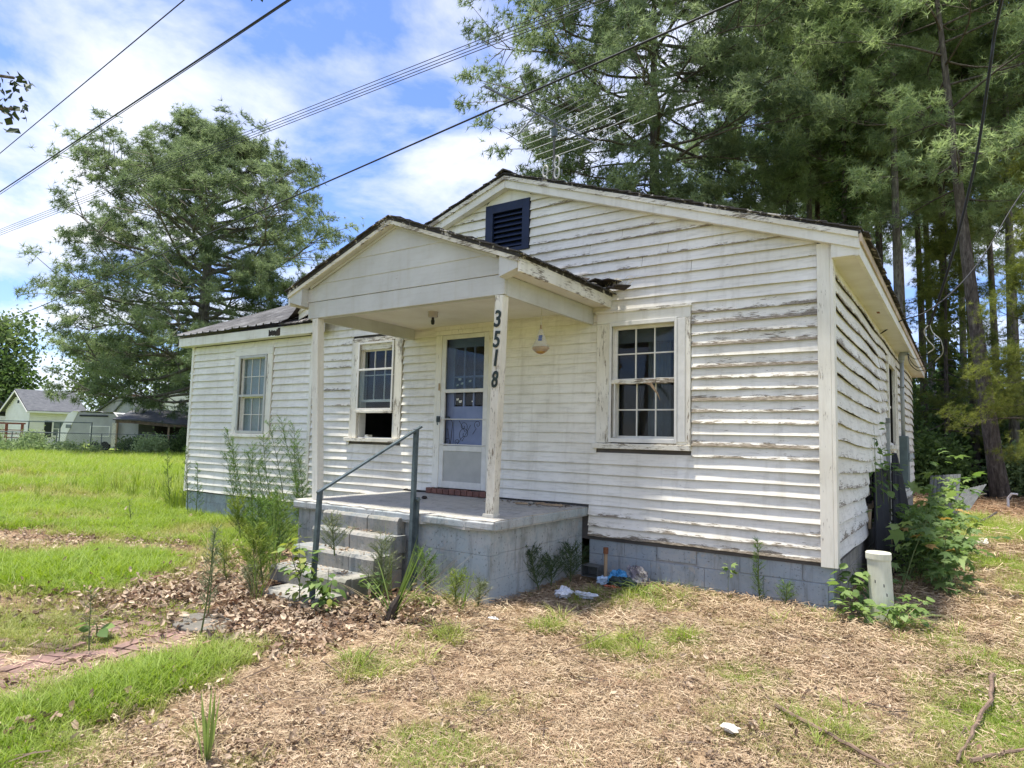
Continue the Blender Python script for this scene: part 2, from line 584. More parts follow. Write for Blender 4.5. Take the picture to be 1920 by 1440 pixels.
def clapboard(u0, u1, z, h, wear, face='front', seed=0.0, wob=0.003, u0t=None, u1t=None, bulge=None, thick=0.020, edge_rag=0.0):
    """one lapped board. face 'front': runs along x on the plane y=0; 'side': runs along y on the plane x=0"""
    n = max(2, int(abs(u1 - u0) / 0.22) + 1)
    u0t = u0 if u0t is None else u0t
    u1t = u1 if u1t is None else u1t
    vs, fs, wr, ed = [], [], [], []
    # a thin board that slants out from the wall: front edge, lower lip, and the hollow behind it
    prof = ((thick - 0.009, 0.0, 1.0), (thick, 0.0, 1.0), (thick * 0.70, h * 0.35, 0.55), (0.006, h + 0.012, 0.0), (0.0006, h + 0.012, 0.0))
    for i in range(n + 1):
        t = i / n
        for q, (nn, zz, e) in enumerate(prof):
            ub = u0 + (u1 - u0) * t
            ut = u0t + (u1t - u0t) * t
            k = min(1.0, zz / h)
            u = ub + (ut - ub) * k
            dz = wave(u, seed) * wob
            dnn = wave(u + 3.7, seed + 1.7, 1.9) * wob * 0.9 * (1 - 0.7 * k) + (0.0 if q == 0 else 0.0)
            if edge_rag and zz == 0.0:
                dz += edge_rag * max(0.0, math.sin(u * 23 + seed) * math.sin(u * 7.3 + seed * 3)) 
            bz, bn = bulge(u, z + zz) if bulge else (0.0, 0.0)
            d = max(nn + dnn, 0.0005) + bn
            if face == 'front':
                vs.append((u, -d, z + zz + dz + bz))
            else:
                vs.append((d, u, z + zz + dz + bz))
            wr.append(wear)
            ed.append(e)
    m = len(prof)
    for i in range(n):
        a, b = i * m, (i + 1) * m
        for q in range(m):
            fs.append((a + q, b + q, b + (q + 1) % m, a + (q + 1) % m))
    fs.append(tuple(range(m)))
    fs.append(tuple(range(n * m + m - 1, n * m - 1, -1)))
    me = bpy.data.meshes.new('clapboard')
    me.from_pydata(vs, [], fs)
    for an, arr in (('wear', wr), ('edge', ed)):
        at = me.attributes.new(an, 'FLOAT', 'POINT')
        at.data.foreach_set('value', arr)
    fix_normals(me)
    me.materials.append(M['siding'])
    return link('clapboard', me, house)


def spans(a, b, cuts):
    out_ = [(a, b)]
    for c0, c1 in cuts:
        nx = []
        for s0, s1 in out_:
            if c1 <= s0 or c0 >= s1:
                nx.append((s0, s1))
            else:
                if c0 - s0 > 0.03:
                    nx.append((s0, c0))
                if s1 - c1 > 0.03:
                    nx.append((c1, s1))
        out_ = nx
    return out_


OPEN_MAIN = [(-6.80, -5.70, 1.44, 3.05), (-5.07, -4.02, 0.70, 3.02), (-2.53, -1.38, 1.44, 3.08), (-4.25, -3.53, 4.02, 4.71), (-5.62, -2.62, 0.0, 0.79)]
wr = random.Random(5)
row = 0
z = ZB
EX = 0.1205
while z < 4.95:
    zt = z + EX
    gable = zt > 3.50
    xr0, xr1 = -7.72, -0.105
    tb = tt = None
    if gable:
        # trimmed on the slope under the rake
        xb1 = min(-0.0, RIDGE_X + (RIDGE_Z - 0.16 - z) / SLOPE)
        xt1 = RIDGE_X + (RIDGE_Z - 0.16 - zt) / SLOPE
        if xt1 - RIDGE_X < 0.05:
            break
        xr1 = min(xb1, -0.105)
        xr0 = max(2 * RIDGE_X - xb1, -7.72)
        tt = (max(2 * RIDGE_X - xt1, -7.72), min(xt1, -0.105))
    cuts = [(o[0], o[1]) for o in OPEN_MAIN if o[2] - EX * 0.6 < z and zt < o[3] + EX * 0.6]
    segs = spans(xr0, xr1, cuts)
    for s0, s1 in segs:
        # butt joints in the longest runs
        pieces = [(s0, s1)]
        if s1 - s0 > 4.3 or (gable and row % 3 == 0 and s1 - s0 > 2.5):
            j = -2.2 + wr.uniform(-0.5, 0.9) if gable else s0 + (s1 - s0) * wr.uniform(0.35, 0.65)
            if s0 + 0.5 < j < s1 - 0.5:
                pieces = [(s0, j - 0.002), (j + 0.002, s1)]
        for p0, p1 in pieces:
            cx = (p0 + p1) / 2
            if zt < 0.8 and cx > -2.7:
                wear = wr.choice((0.5, 0.65, 0.8, 0.9))
            elif cx > -1.5 and not gable:
                wear = wr.choice((0.3, 0.55, 0.65, 0.75, 0.85, 0.95))
            elif gable:
                wear = wr.uniform(0.15, 0.55)
            elif cx < -6.7:
                wear = wr.choice((0.15, 0.3, 0.5, 0.62)) if z > 2.0 else 0.25
            elif cx > -4.05:
                wear = wr.uniform(0.0, 0.12)
            else:
                wear = wr.uniform(0.05, 0.28)
            b0 = tt[0] if (tt and abs(p0 - xr0) < 1e-6) else None
            b1 = tt[1] if (tt and abs(p1 - xr1) < 1e-6) else None
            quiet = -4.05 < cx < -2.5 and z < 3
            clapboard(p0, p1, z, EX, wear, 'front', seed=row * 1.37 + cx, wob=0.0015 if quiet else 0.0055, u0t=b0, u1t=b1, thick=0.026 if quiet else 0.038, edge_rag=0.006 if wear > 0.5 else 0.0)
    z = zt
    row += 1

# the wing, a little finer
z = 0.425
row = 0
while z < 3.16:
    h = 0.1305
    cuts = [(-9.93, -8.79)] if (1.44 - 0.08 < z and z + h < 3.07 + 0.08) else []
    for s0, s1 in spans(-11.32, -7.76, cuts):
        clapboard(s0, s1, z, h, wr.uniform(0.0, 0.2), 'front', seed=row * 2.2 + s0, wob=0.0045, thick=0.036)
    z += h
    row += 1


# the right-hand wall: wide boards that bulge and sag
def bulge(u, zz):
    a = math.exp(-((u - 2.9) / 1.5) ** 2)
    b = math.exp(-((u - 5.3) / 1.0) ** 2)
    k = max(0.0, min(1.0, (zz - 0.9) / 0.6)) * max(0.0, min(1.0, (3.45 - zz) / 0.9))
    return (-0.085 * a * k + 0.03 * b * k + 0.012 * math.sin(u * 2.1 + zz), 0.055 * a * k)


z = ZB + 0.01
row = 0
HS = 0.166
while z < 3.34:
    cuts = []
    if 1.55 - 0.1 < z and z + HS < 3.1 + 0.1:
        cuts.append((5.55, 7.0))
    if z + HS < 1.32:
        cuts.append((2.55 + 0.16 * math.sin(row * 2.3), 6.3))
    for s0, s1 in spans(0.10, YB, cuts):
        ps = [(s0, s1)]
        if s1 - s0 > 3.0:
            j = 4.05 + 0.18 * math.sin(row * 1.9) if s0 < 1 and s1 < 6 else s0 + (s1 - s0) * (0.38 + 0.2 * (row % 2))
            ps = [(s0, j - 0.012), (j + 0.012, s1)]
        for p0, p1 in ps:
            clapboard(p0, p1, z, HS, wr.uniform(0.3, 0.68), 'side', seed=row * 1.7 + p0, wob=0.008, bulge=bulge, thick=0.040, edge_rag=0.006)
    z += HS
    row += 1

# wall carcass behind the boards, with the openings left free
def wall_with_holes(name, x0, x1, z0, z1, holes, y0, y1, mat):
    mb = MB()
    xs = sorted(set([x0, x1] + [h[0] for h in holes] + [h[1] for h in holes]))
    for a, b in zip(xs[:-1], xs[1:]):
        zs = [(z0, z1)]
        for h in holes:
            if h[0] < (a + b) / 2 < h[1]:
                zs = [s for q in zs for s in spans(q[0], q[1], [(h[2], h[3])])]
        for c, d in zs:
            mb.box(a, b, y0, y1, c, d)
    return mb.build(name, mat, house)


HOLES = [(-6.62, -5.88, 1.52, 2.97), (-4.92, -4.14, 0.86, 2.93), (-2.33, -1.56, 1.58, 2.90), (-9.74, -8.97, 1.54, 2.91)]
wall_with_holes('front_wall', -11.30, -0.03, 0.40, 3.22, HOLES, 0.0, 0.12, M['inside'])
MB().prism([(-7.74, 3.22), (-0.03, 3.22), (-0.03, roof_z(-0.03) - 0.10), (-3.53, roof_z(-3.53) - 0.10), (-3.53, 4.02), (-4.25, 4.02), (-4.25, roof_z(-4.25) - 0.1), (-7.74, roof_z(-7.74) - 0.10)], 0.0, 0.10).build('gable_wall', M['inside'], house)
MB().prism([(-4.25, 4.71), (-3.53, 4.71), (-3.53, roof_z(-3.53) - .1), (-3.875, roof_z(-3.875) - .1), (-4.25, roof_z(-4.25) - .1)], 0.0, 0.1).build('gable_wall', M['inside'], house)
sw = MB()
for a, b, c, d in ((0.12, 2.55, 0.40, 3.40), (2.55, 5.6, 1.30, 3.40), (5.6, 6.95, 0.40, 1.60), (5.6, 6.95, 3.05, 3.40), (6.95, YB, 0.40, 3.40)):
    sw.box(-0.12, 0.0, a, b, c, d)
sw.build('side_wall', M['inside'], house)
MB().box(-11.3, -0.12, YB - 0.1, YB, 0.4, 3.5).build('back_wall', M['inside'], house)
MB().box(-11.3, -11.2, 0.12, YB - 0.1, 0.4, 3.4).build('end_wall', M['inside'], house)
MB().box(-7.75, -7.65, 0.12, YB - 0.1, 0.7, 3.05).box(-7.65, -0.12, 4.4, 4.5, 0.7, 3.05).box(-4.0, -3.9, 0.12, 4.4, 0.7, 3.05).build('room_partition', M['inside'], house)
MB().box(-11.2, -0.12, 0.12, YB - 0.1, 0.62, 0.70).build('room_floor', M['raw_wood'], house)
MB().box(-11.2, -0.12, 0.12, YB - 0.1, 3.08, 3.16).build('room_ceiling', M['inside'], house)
MB().box(-7.7, -0.12, YB - 0.12, YB - 0.02, 3.5, 3.6).prism([(-7.7, 3.6), (-0.12, 3.6), (-3.875, 4.9)], YB - 0.12, YB - 0.02).build('back_gable', M['inside'], house)

# corner boards
MB().box(-0.105, 0.012, -0.042, 0.0, 0.40, 3.56).build('corner_board', M['trim_v'], house, bevel=0.004)
MB().box(0.0125, 0.046, -0.041, 0.085, 0.40, 3.57).build('corner_board', M['trim_v'], house, bevel=0.004)
MB().box(-11.385, -11.315, -0.040, 0.0, 0.40, 3.20).build('corner_board', M['trim_v'], house, bevel=0.003)
MB().box(-7.80, -7.725, -0.040, 0.0, 0.43, 3.40).build('corner_board', M['trim_v'], house, bevel=0.003)

# foundation blocks
fb = random.Random(3)


def block_course(x0, x1, z0, z1, L, mat, off, plane='front', y=0.015, depth=0.14):
    u = x0 - off
    while u < x1 - 0.01:
        a, b = max(u, x0), min(u + L, x1)
        if b - a > 0.03:
            p = fb.uniform(-0.002, 0.003)
            g = 0.0025
            if plane == 'front':
                o = MB().box(a + g, b - g, y - p, y + depth, z0 + g, z1 - g)
            else:
                o = MB().box(-depth, -0.015 + p, a + g, b - g, z0 + g, z1 - g)
            o.build('concrete_block', mat, house, bevel=0.005)
        u += L


for k, (c0, c1) in enumerate(((-0.10, 0.03), (0.03, 0.235), (0.235, 0.45))):
    for a, b in ((-2.62, -1.78), (-1.33, -0.0)) if k == 2 else ((-2.62, -0.0),):
        block_course(a, b, c0, c1, 0.60, M['block_blue'], 0.15 + 0.28 * (k % 2), 'front')
    block_course(0.125, YB, c0, c1, 0.42, M['block_side'], 0.1 + 0.2 * (k % 2), 'side')
    block_course(-11.36, -5.62, c0, c1, 0.42, M['block_pale'], 0.2 * (k % 2), 'front')
MB().box(-2.62, -0.02, 0.022, 0.12, -0.1, 0.445).box(-11.36, -5.6, 0.022, 0.12, -0.1, 0.445).build('mortar', simple('pale_mortar', (0.36, 0.37, 0.38), (0.26, 0.27, 0.28), 9, 0.9, 0.3), house)
MB().box(-0.12, -0.022, 0.14, YB, -0.1, 0.445).box(-11.35, -0.12, YB - .12, YB - .02, -0.1, 0.445).box(-11.35, -11.25, 0.12, YB, -0.1, 0.445).build('mortar', simple('dark_mortar', (0.20, 0.19, 0.16), (0.13, 0.125, 0.11), 9, 0.9, 0.3), house)
MB().box(-1.772, -1.338, 0.004, 0.03, 0.262, 0.434).build('crawl_panel', M['block_blue'], house, bevel=0.003)

# ------------------------------------------------------------------ main roof
ROOF_Y0, ROOF_Y1 = -0.16, 12.95
T = 0.05


def slab(x0, x1, y0, y1, ztop, thick, name, mat, parent=None):
    """sloping deck between x0 and x1; ztop(x)"""
    v = [(x0, y0, ztop(x0) - thick), (x1, y0, ztop(x1) - thick), (x1, y1, ztop(x1) - thick), (x0, y1, ztop(x0) - thick),
         (x0, y0, ztop(x0)), (x1, y0, ztop(x1)), (x1, y1, ztop(x1)), (x0, y1, ztop(x0))]
    return MB().add(v, [(0, 3, 2, 1), (4, 5, 6, 7), (0, 1, 5, 4), (1, 2, 6, 5), (2, 3, 7, 6), (3, 0, 4, 7)]).build(name, mat, parent or house)


slab(RIDGE_X, EAVE_X, ROOF_Y0 + .02, ROOF_Y1, roof_z, 0.045, 'roof_deck', M['shingle'])
slab(2 * RIDGE_X - EAVE_X, RIDGE_X, ROOF_Y0 + .02, ROOF_Y1, roof_z, 0.045, 'roof_deck', M['shingle'])
# attic side of the deck is closed by the walls; soffits and boards follow
MB().box(0.0, 0.245, 0.0, ROOF_Y1 - 0.02, 3.385, 3.40).build('soffit', M['soffit'], house)
MB().box(0.0, 0.022, 0.09, YB, 3.335, 3.383).build('soffit_strip', M['soffit'], house)
MB().box(0.247, 0.284, -0.104, ROOF_Y1, 3.375, 3.575).build('fascia', M['trim'], house, bevel=0.003)
MB().box(0.289, 0.305, -0.14, ROOF_Y1, 3.50, 3.585).build('fascia_strip', simple('sunbleached_fascia', (0.58, 0.47, 0.36), (0.40, 0.31, 0.23), 5, .8, .2), house)
# eave return: small box end at the corner
MB().prism([(0.038, 3.385), (0.275, 3.385), (0.275, 3.53), (0.0, 3.62), (0.0, 3.565), (0.038, 3.565)], -0.105, -0.005).build('eave_return', M['trim'], house)


def rake(x0, x1, y0, y1, top_off, h, name, mat):
    v = []
    for y in (y0, y1):
        v += [(x0, y, roof_z(x0) - top_off - h), (x1, y, roof_z(x1) - top_off - h), (x1, y, roof_z(x1) - top_off), (x0, y, roof_z(x0) - top_off)]
    return MB().add(v, [(0, 1, 2, 3), (7, 6, 5, 4), (0, 4, 5, 1), (1, 5, 6, 2), (2, 6, 7, 3), (3, 7, 4, 0)]).build(name, mat, house, bevel=0.003)


XL = 2 * RIDGE_X - EAVE_X
rake(RIDGE_X + .002, EAVE_X - 0.012, ROOF_Y0 + 0.03, ROOF_Y0 + 0.055, 0.046, 0.14, 'rake_board', M['trim'])
rake(XL + 0.015, RIDGE_X - .002, ROOF_Y0 + 0.03, ROOF_Y0 + 0.055, 0.046, 0.14, 'rake_board', M['trim'])
rake(RIDGE_X + .002, EAVE_X - 0.02, ROOF_Y0 + 0.005, ROOF_Y0 + 0.028, 0.03, 0.055, 'rake_moulding', M['trim_worn'])
rake(XL + 0.02, RIDGE_X - .002, ROOF_Y0 + 0.005, ROOF_Y0 + 0.028, 0.03, 0.055, 'rake_moulding', M['trim_worn'])
# soffit under the rake, and the frieze board against the wall
rake(RIDGE_X + .002, 0.03, ROOF_Y0 + 0.056, -0.028, 0.17, 0.012, 'rake_soffit', M['trim'])
rake(-7.8, RIDGE_X - .002, ROOF_Y0 + 0.056, -0.028, 0.17, 0.012, 'rake_soffit', M['trim'])

# shingles: courses along the front edge one by one, the field as sheet
sh = random.Random(8)


def shingle_piece(cx, zfun, y0, y1, w, mat, sgn, lift, root):
    """one tab; sgn: +1 slope falls to +x"""
    x0, x1 = cx, cx + sgn * w
    n = 3
    vs = []
    for i in range(n + 1):
        for j in range(3):
            x = x0 + (x1 - x0) * i / n
            y = y0 + (y1 - y0) * j / 2
            curl = lift * (i / n) ** 2 * (1 - j / 2) + sh.uniform(-.003, .003)
            vs.append((x, y + sh.uniform(-.004, .004), zfun(x) + 0.006 + 0.009 * i / n + curl * .6))
    m = len(vs)
    vs += [(a, b, c - 0.012) for a, b, c in vs]
    fs = []
    for i in range(n):
        for j in range(2):
            a = i * 3 + j
            fs += [(a, a + 1, a + 4, a + 3), (m + a, m + a + 3, m + a + 4, m + a + 1)]
    for i in range(n):
        for e in (0, 2):
            a, b = i * 3 + e, (i + 1) * 3 + e
            fs.append((a, b, m + b, m + a))
    for j in range(2):
        for e in (0, n):
            a = e * 3 + j
            fs.append((a, a + 1, m + a + 1, m + a))
    return MB().add(vs, fs).build('shingle', mat, root)


for sgn in (1, -1):
    x = RIDGE_X
    while abs(x - RIDGE_X) < 4.0:
        shingle_piece(x, roof_z, ROOF_Y0 - sh.uniform(0.005, 0.022), ROOF_Y0 + 0.3, 0.19, M['shingle'], sgn, sh.choice((0, 0.004, 0.012, 0.02)), house)
        x += sgn * 0.148
# eave edge on the right
slab(RIDGE_X, EAVE_X + 0.03, ROOF_Y0 + 0.29, ROOF_Y1 + .02, lambda x: roof_z(x) + 0.018, 0.017, 'shingle_field', M['shingle'])
slab(XL - 0.03, RIDGE_X, ROOF_Y0 + 0.29, ROOF_Y1 + .02, lambda x: roof_z(x) + 0.018, 0.017, 'shingle_field', M['shingle'])
y = ROOF_Y0 + 0.1
while y < 6.5:
    shingle_piece(EAVE_X - 0.13, roof_z, y, y + 0.30, 0.175 + sh.uniform(0, .02), M['shingle'], 1, -0.012, house)
    y += 0.305
MB().prism([(RIDGE_X - 0.13, RIDGE_Z - 0.02), (RIDGE_X, RIDGE_Z + 0.04), (RIDGE_X + 0.13, RIDGE_Z - 0.02), (RIDGE_X + 0.13, RIDGE_Z - 0.005), (RIDGE_X, RIDGE_Z + 0.058), (RIDGE_X - 0.13, RIDGE_Z - 0.005)], ROOF_Y0 - 0.03, ROOF_Y1).build('ridge_cap', M['shingle'], house)

# ------------------------------------------------------------------ gable vent
MB().prism([(-4.26, 4.706), (-3.49, 4.706), (RIDGE_X + (RIDGE_Z - .165 - 4.79) / SLOPE, 4.79), (RIDGE_X, 4.885), (RIDGE_X - (RIDGE_Z - .165 - 4.79) / SLOPE, 4.79)], -0.022, -0.001).build('clapboard', M['trim'], house, bevel=.002)
vent = MB()
vent.box(-4.245, -4.125, -0.045, 0.0, 4.025, 4.705).box(-3.645, -3.535, -0.045, 0.0, 4.025, 4.705).box(-4.125, -3.645, -0.045, 0.0, 4.585, 4.705).box(-4.125, -3.645, -0.045, 0.0, 4.025, 4.075)
vent = vent.build('gable_vent', M['navy'], house, bevel=0.003)
MB().box(-4.12, -3.65, 0.06, 0.09, 4.05, 4.60).build('vent_back', M['black'], vent)
for k in range(7):
    zz = 4.10 + k * 0.071
    MB().add([(-4.12, -0.022, zz), (-3.65, -0.022, zz), (-3.65, 0.04, zz + 0.062), (-4.12, 0.04, zz + 0.062), (-4.12, -0.022, zz + 0.014), (-3.65, -0.022, zz + 0.014), (-3.65, 0.04, zz + 0.076), (-4.12, 0.04, zz + 0.076)],
             [(0, 1, 2, 3), (7, 6, 5, 4), (0, 4, 5, 1), (3, 2, 6, 7), (0, 3, 7, 4), (1, 5, 6, 2)]).build('slat', M['navy'], vent)


# ------------------------------------------------------------------ windows
def frame_box(mb, x0, x1, z0, z1, t, y0, y1, tb=None, tt=None):
    tb, tt = tb or t, tt or t
    mb.box(x0, x0 + t, y0, y1, z0, z1).box(x1 - t, x1, y0, y1, z0, z1).box(x0 + t, x1 - t, y0, y1, z0, z0 + tb).box(x0 + t, x1 - t, y0, y1, z1 - tt, z1)
    return mb


def sash(win, name, x0, x1, z0, z1, y, cols, rows, mat, glass, t=0.038, mun=0.016, depth=0.032, muntins=True):
    fr = frame_box(MB(), x0, x1, z0, z1, t, y, y + depth)
    gx0, gx1, gz0, gz1 = x0 + t, x1 - t, z0 + t, z1 - t
    cw, rh = (gx1 - gx0) / cols, (gz1 - gz0) / rows
    for k in range(1, cols):
        fr.box(gx0 + k * cw - mun / 2, gx0 + k * cw + mun / 2, y + .006, y + depth - .004, gz0, gz1)
    for k in range(1, rows):
        for c in range(cols):
            fr.box(gx0 + c * cw + (mun / 2 if c else 0), gx0 + (c + 1) * cw - (mun / 2 if c < cols - 1 else 0), y + .008, y + depth - .006, gz0 + k * rh - mun / 2, gz0 + k * rh + mun / 2)
    fr.build(name, mat, win, bevel=0.002)
    for c in range(cols):
        for r in range(rows):
            tl = wr.uniform(-.002, .002)
            a, b = gx0 + c * cw + (mun / 2 if c else 0), gx0 + (c + 1) * cw - (mun / 2 if c < cols - 1 else 0)
            e, f = gz0 + r * rh + (mun / 2 if r else 0), gz0 + (r + 1) * rh - (mun / 2 if r < rows - 1 else 0)
            yy = y + depth * 0.5
            MB().add([(a, yy + tl, e), (b, yy - tl, e), (b, yy, f), (a, yy + tl, f), (a, yy + tl + .003, e), (b, yy - tl + .003, e), (b, yy + .003, f), (a, yy + tl + .003, f)],
                     [(0, 1, 2, 3), (7, 6, 5, 4), (0, 4, 5, 1), (1, 5, 6, 2), (2, 6, 7, 3), (3, 7, 4, 0)]).build('pane', glass, win)


def jambs(win, x0, x1, z0, z1, mat):
    MB().box(x0 - 0.01, x0 + .004, -0.001, 0.131, z0 - .01, z1 + .01).box(x1 - .004, x1 + 0.01, -.001, 0.131, z0 - .01, z1 + .01).box(x0 + .004, x1 - .004, -.001, 0.131, z1 - .004, z1 + 0.01).box(x0 + .004, x1 - .004, -.001, 0.131, z0 - 0.01, z0 + .004).build('jamb', mat, win)


# right-hand window: weathered wooden casing, 6-over-6
win = MB().box(-2.525, -2.345, -0.046, 0.0, 1.53, 2.935).build('window', M['trim_worn_v'], house, bevel=0.004, label='right-hand six over six window in a split grey-white casing')
MB().box(-1.54, -1.385, -0.046, 0.0, 1.53, 2.935).build('side_casing', M['trim_worn_v'], win, bevel=0.004)
MB().box(-2.525, -1.385, -0.044, 0.0, 2.937, 3.085).build('head_casing', M['trim'], win, bevel=0.003)
MB().box(-2.54, -1.37, -0.062, -0.0445, 3.060, 3.088).build('drip_cap', M['trim_worn'], win)
MB().box(-2.56, -1.38, -0.075, 0.0, 1.465, 1.527).build('sill', M['trim_worn'], win, bevel=0.005)
frame_box(MB(), -2.355, -1.53, 1.54, 2.945, 0.03, -0.066, -0.0465, 0.05, 0.05).build('storm_frame', M['alu'], win, bevel=0.004)
MB().box(-1.53, -1.44, -0.056, -0.0465, 1.56, 2.93).build('storm_frame', M['alu'], win, bevel=0.003)
jambs(win, -2.33, -1.56, 1.58, 2.90, M['trim'])
MB().box(-2.30, -2.285, -.04, 0.02, 1.60, 2.24).build('jamb', M['alu'], win)
sash(win, 'upper_sash', -2.33, -1.56, 2.245, 2.90, 0.030, 3, 2, M['trim'], M['glass'])
sash(win, 'lower_sash', -2.33, -1.56, 1.58, 2.262, 0.066, 3, 2, M['trim'], M['glass'])
rail = MB()
for k in range(12):
    a = -2.36 + k * 0.072
    rail.box(a, a + 0.0722, -0.045 - 0.004 * math.sin(k * 2.1), 0.025, 2.218 + 0.005 * math.sin(k * 1.3), 2.268 + 0.006 * math.sin(k * 1.7))
rail.build('meeting_rail', M['trim_worn'], win, bevel=0.004)
MB().add([(-1.93, -0.05, 2.222), (-1.83, -0.055, 2.222), (-1.735, -0.085, 2.09), (-1.715, -0.08, 2.02), (-1.765, -0.07, 2.10), (-1.85, -0.047, 2.19),
          (-1.93, -0.044, 2.222), (-1.83, -0.049, 2.222), (-1.735, -0.079, 2.09), (-1.715, -0.074, 2.02), (-1.765, -0.064, 2.10), (-1.85, -0.041, 2.19)],
         [(0, 1, 2, 3, 4, 5), (11, 10, 9, 8, 7, 6), (0, 6, 7, 1), (1, 7, 8, 2), (2, 8, 9, 3), (3, 9, 10, 4), (4, 10, 11, 5), (5, 11, 6, 0)]).build('splinter', M['raw_wood'], win)
cur = MB()
cv = [( -1.98 + 0.02 * k, 0.22 + 0.018 * math.sin(k * 1.3), zz) for zz in (1.55, 2.95) for k in range(15)]
cur.add(cv, [(k, k + 1, k + 16, k + 15) for k in range(14)]).build('curtain', M['curtain'], win)
MB().box(-2.4, -1.5, 0.16, 0.18, 2.72, 2.90).build('roller_blind', M['curtain'], win)

# left window under the porch: upper sash down, lower half open and black
win = MB().box(-6.79, -6.635, -0.046, 0.0, 1.515, 2.985).build('window', M['trim_worn_v'], house, bevel=0.004, label='front window with its lower half wide open on a black room')
MB().box(-5.865, -5.71, -0.046, 0.0, 1.515, 2.985).build('side_casing', M['trim_worn_v'], win, bevel=0.004)
MB().box(-6.79, -5.71, -0.044, 0.0, 2.987, 3.05).build('head_casing', M['trim_worn'], win, bevel=0.003)
MB().box(-6.86, -5.70, -0.085, 0.0, 1.455, 1.512).build('sill', M['trim_worn'], win, bevel=0.005)
MB().box(-6.62, -5.88, -0.02, 0.02, 2.86, 2.97).build('blind_roll', M['trim_worn'], win)
jambs(win, -6.62, -5.88, 1.52, 2.97, M['trim'])
frame_box(MB(), -6.63, -5.87, 1.93, 2.975, 0.03, -0.066, -0.0465).box(-6.60, -5.90, -0.064, -0.048, 2.535, 2.565).build('storm_frame', M['alu'], win, bevel=0.003)
MB().box(-6.64, -5.86, -0.078, -0.0465, 1.888, 1.928).build('storm_rail', M['trim_worn'], win, bevel=0.004)
MB().box(-6.60, -5.90, -0.052, -0.049, 1.96, 2.53).build('pane', M['glass'], win)
sash(win, 'upper_sash', -6.62, -5.88, 2.06, 2.88, 0.030, 3, 2, M['trim'], M['glass'])
MB().box(-6.5, -6.42, 0.02, 0.1, 1.522, 1.56).build('rubble', M['trim_worn'], win)

# wing window
win = MB().box(-9.92, -9.775, -0.044, 0.0, 1.53, 2.93).build('window', M['trim_v'], house, bevel=0.003, label='wing window with a pale green blind behind thin glazing bars')
MB().box(-8.945, -8.80, -0.044, 0.0, 1.53, 2.93).build('side_casing', M['trim_v'], win, bevel=0.003)
MB().box(-9.92, -8.80, -0.042, 0.0, 2.932, 3.06).build('head_casing', M['trim'], win, bevel=0.003)
MB().box(-9.94, -8.78, -0.07, 0.0, 1.47, 1.527).build('sill', M['trim'], win, bevel=0.004)
frame_box(MB(), -9.77, -8.95, 1.535, 2.925, 0.045, -0.060, -0.0445).box(-9.725, -8.995, -0.058, -0.046, 2.185, 2.225).build('storm_frame', simple('grey_screen_frame', (0.46, 0.46, 0.42), (0.38, 0.38, 0.34), 8, .5, .05), win, bevel=0.003)
jambs(win, -9.74, -8.97, 1.54, 2.91, M['trim'])
sash(win, 'upper_sash', -9.74, -8.97, 2.19, 2.91, 0.006, 3, 2, M['trim'], M['glass_wing'], mun=0.012)
sash(win, 'lower_sash', -9.74, -8.97, 1.54, 2.205, 0.040, 3, 2, M['trim'], M['glass_wing'], mun=0.012)
MB().box(-9.735, -8.975, 0.078, 0.09, 1.545, 2.905).build('blind', M['blind'], win)

# side window, seen edge-on
win = MB()
win.box(0.0, 0.055, 5.55, 5.68, 1.60, 3.10).box(0.0, 0.055, 6.87, 7.0, 1.60, 3.10).box(0.0, 0.053, 5.68, 6.87, 2.98, 3.10)
win = win.build('window', M['trim_worn_v'], house, bevel=0.003, label='side window seen edge-on beside the meter pipe')
MB().box(0.0, 0.08, 5.5, 7.05, 1.53, 1.598).build('sill', M['trim_worn'], win)
MB().box(-0.05, -0.02, 5.68, 6.87, 2.27, 2.31).box(-0.05, -0.02, 6.26, 6.29, 1.6, 2.98).build('sash', M['trim'], win)
MB().box(-0.045, -0.04, 5.68, 6.87, 1.6, 2.98).build('pane', M['glass'], win)

# ------------------------------------------------------------------ doors
dc = MB().box(-5.065, -4.955, -0.040, 0.0, 0.855, 2.975).box(-4.135, -4.025, -0.040, 0.0, 0.855, 2.975)
dc.box(-5.065, -4.025, -0.040, 0.0, 2.977, 3.04).box(-5.10, -3.99, -0.030, 0.0, 3.042, 3.104)
dc.build('door_frame', M['trim_v'], house, bevel=0.004)
door = MB()
# inner door with nine lights
DX0, DX1, DZ0, DZ1, DY = -4.915, -4.145, 0.87, 2.925, 0.055
lx = [DX0 + 0.13, DX1 - 0.13]
lz = [1.98, 2.80]
cw, rh = (lx[1] - lx[0]) / 3, (lz[1] - lz[0]) / 2
door.box(DX0, lx[0], DY, DY + 0.04, DZ0, DZ1).box(lx[1], DX1, DY, DY + 0.04, DZ0, DZ1).box(lx[0], lx[1], DY, DY + 0.04, lz[1], DZ1).box(lx[0], lx[1], DY, DY + 0.04, 1.78, lz[0])
door.box(lx[0], lx[1], DY, DY + 0.04, DZ0, 1.02).box(lx[0], lx[1], DY + .012, DY + 0.032, 1.02, 1.36).box(lx[0], lx[1], DY, DY + 0.04, 1.36, 1.46).box(lx[0], lx[1], DY + .012, DY + 0.032, 1.46, 1.78)
for k in (1, 2):
    door.box(lx[0] + k * cw - .014, lx[0] + k * cw + .014, DY + .004, DY + .036, lz[0], lz[1])
    for c in range(3 if k == 1 else 0):
        door.box(lx[0] + c * cw + (.014 if c else 0), lx[0] + (c + 1) * cw - (.014 if c < 2 else 0), DY + .006, DY + .034, lz[0] + k * rh - .014, lz[0] + k * rh + .014)
door = door.build('door', M['blue_door'], house, bevel=0.003, label='blue-grey inner door with six tall panes')
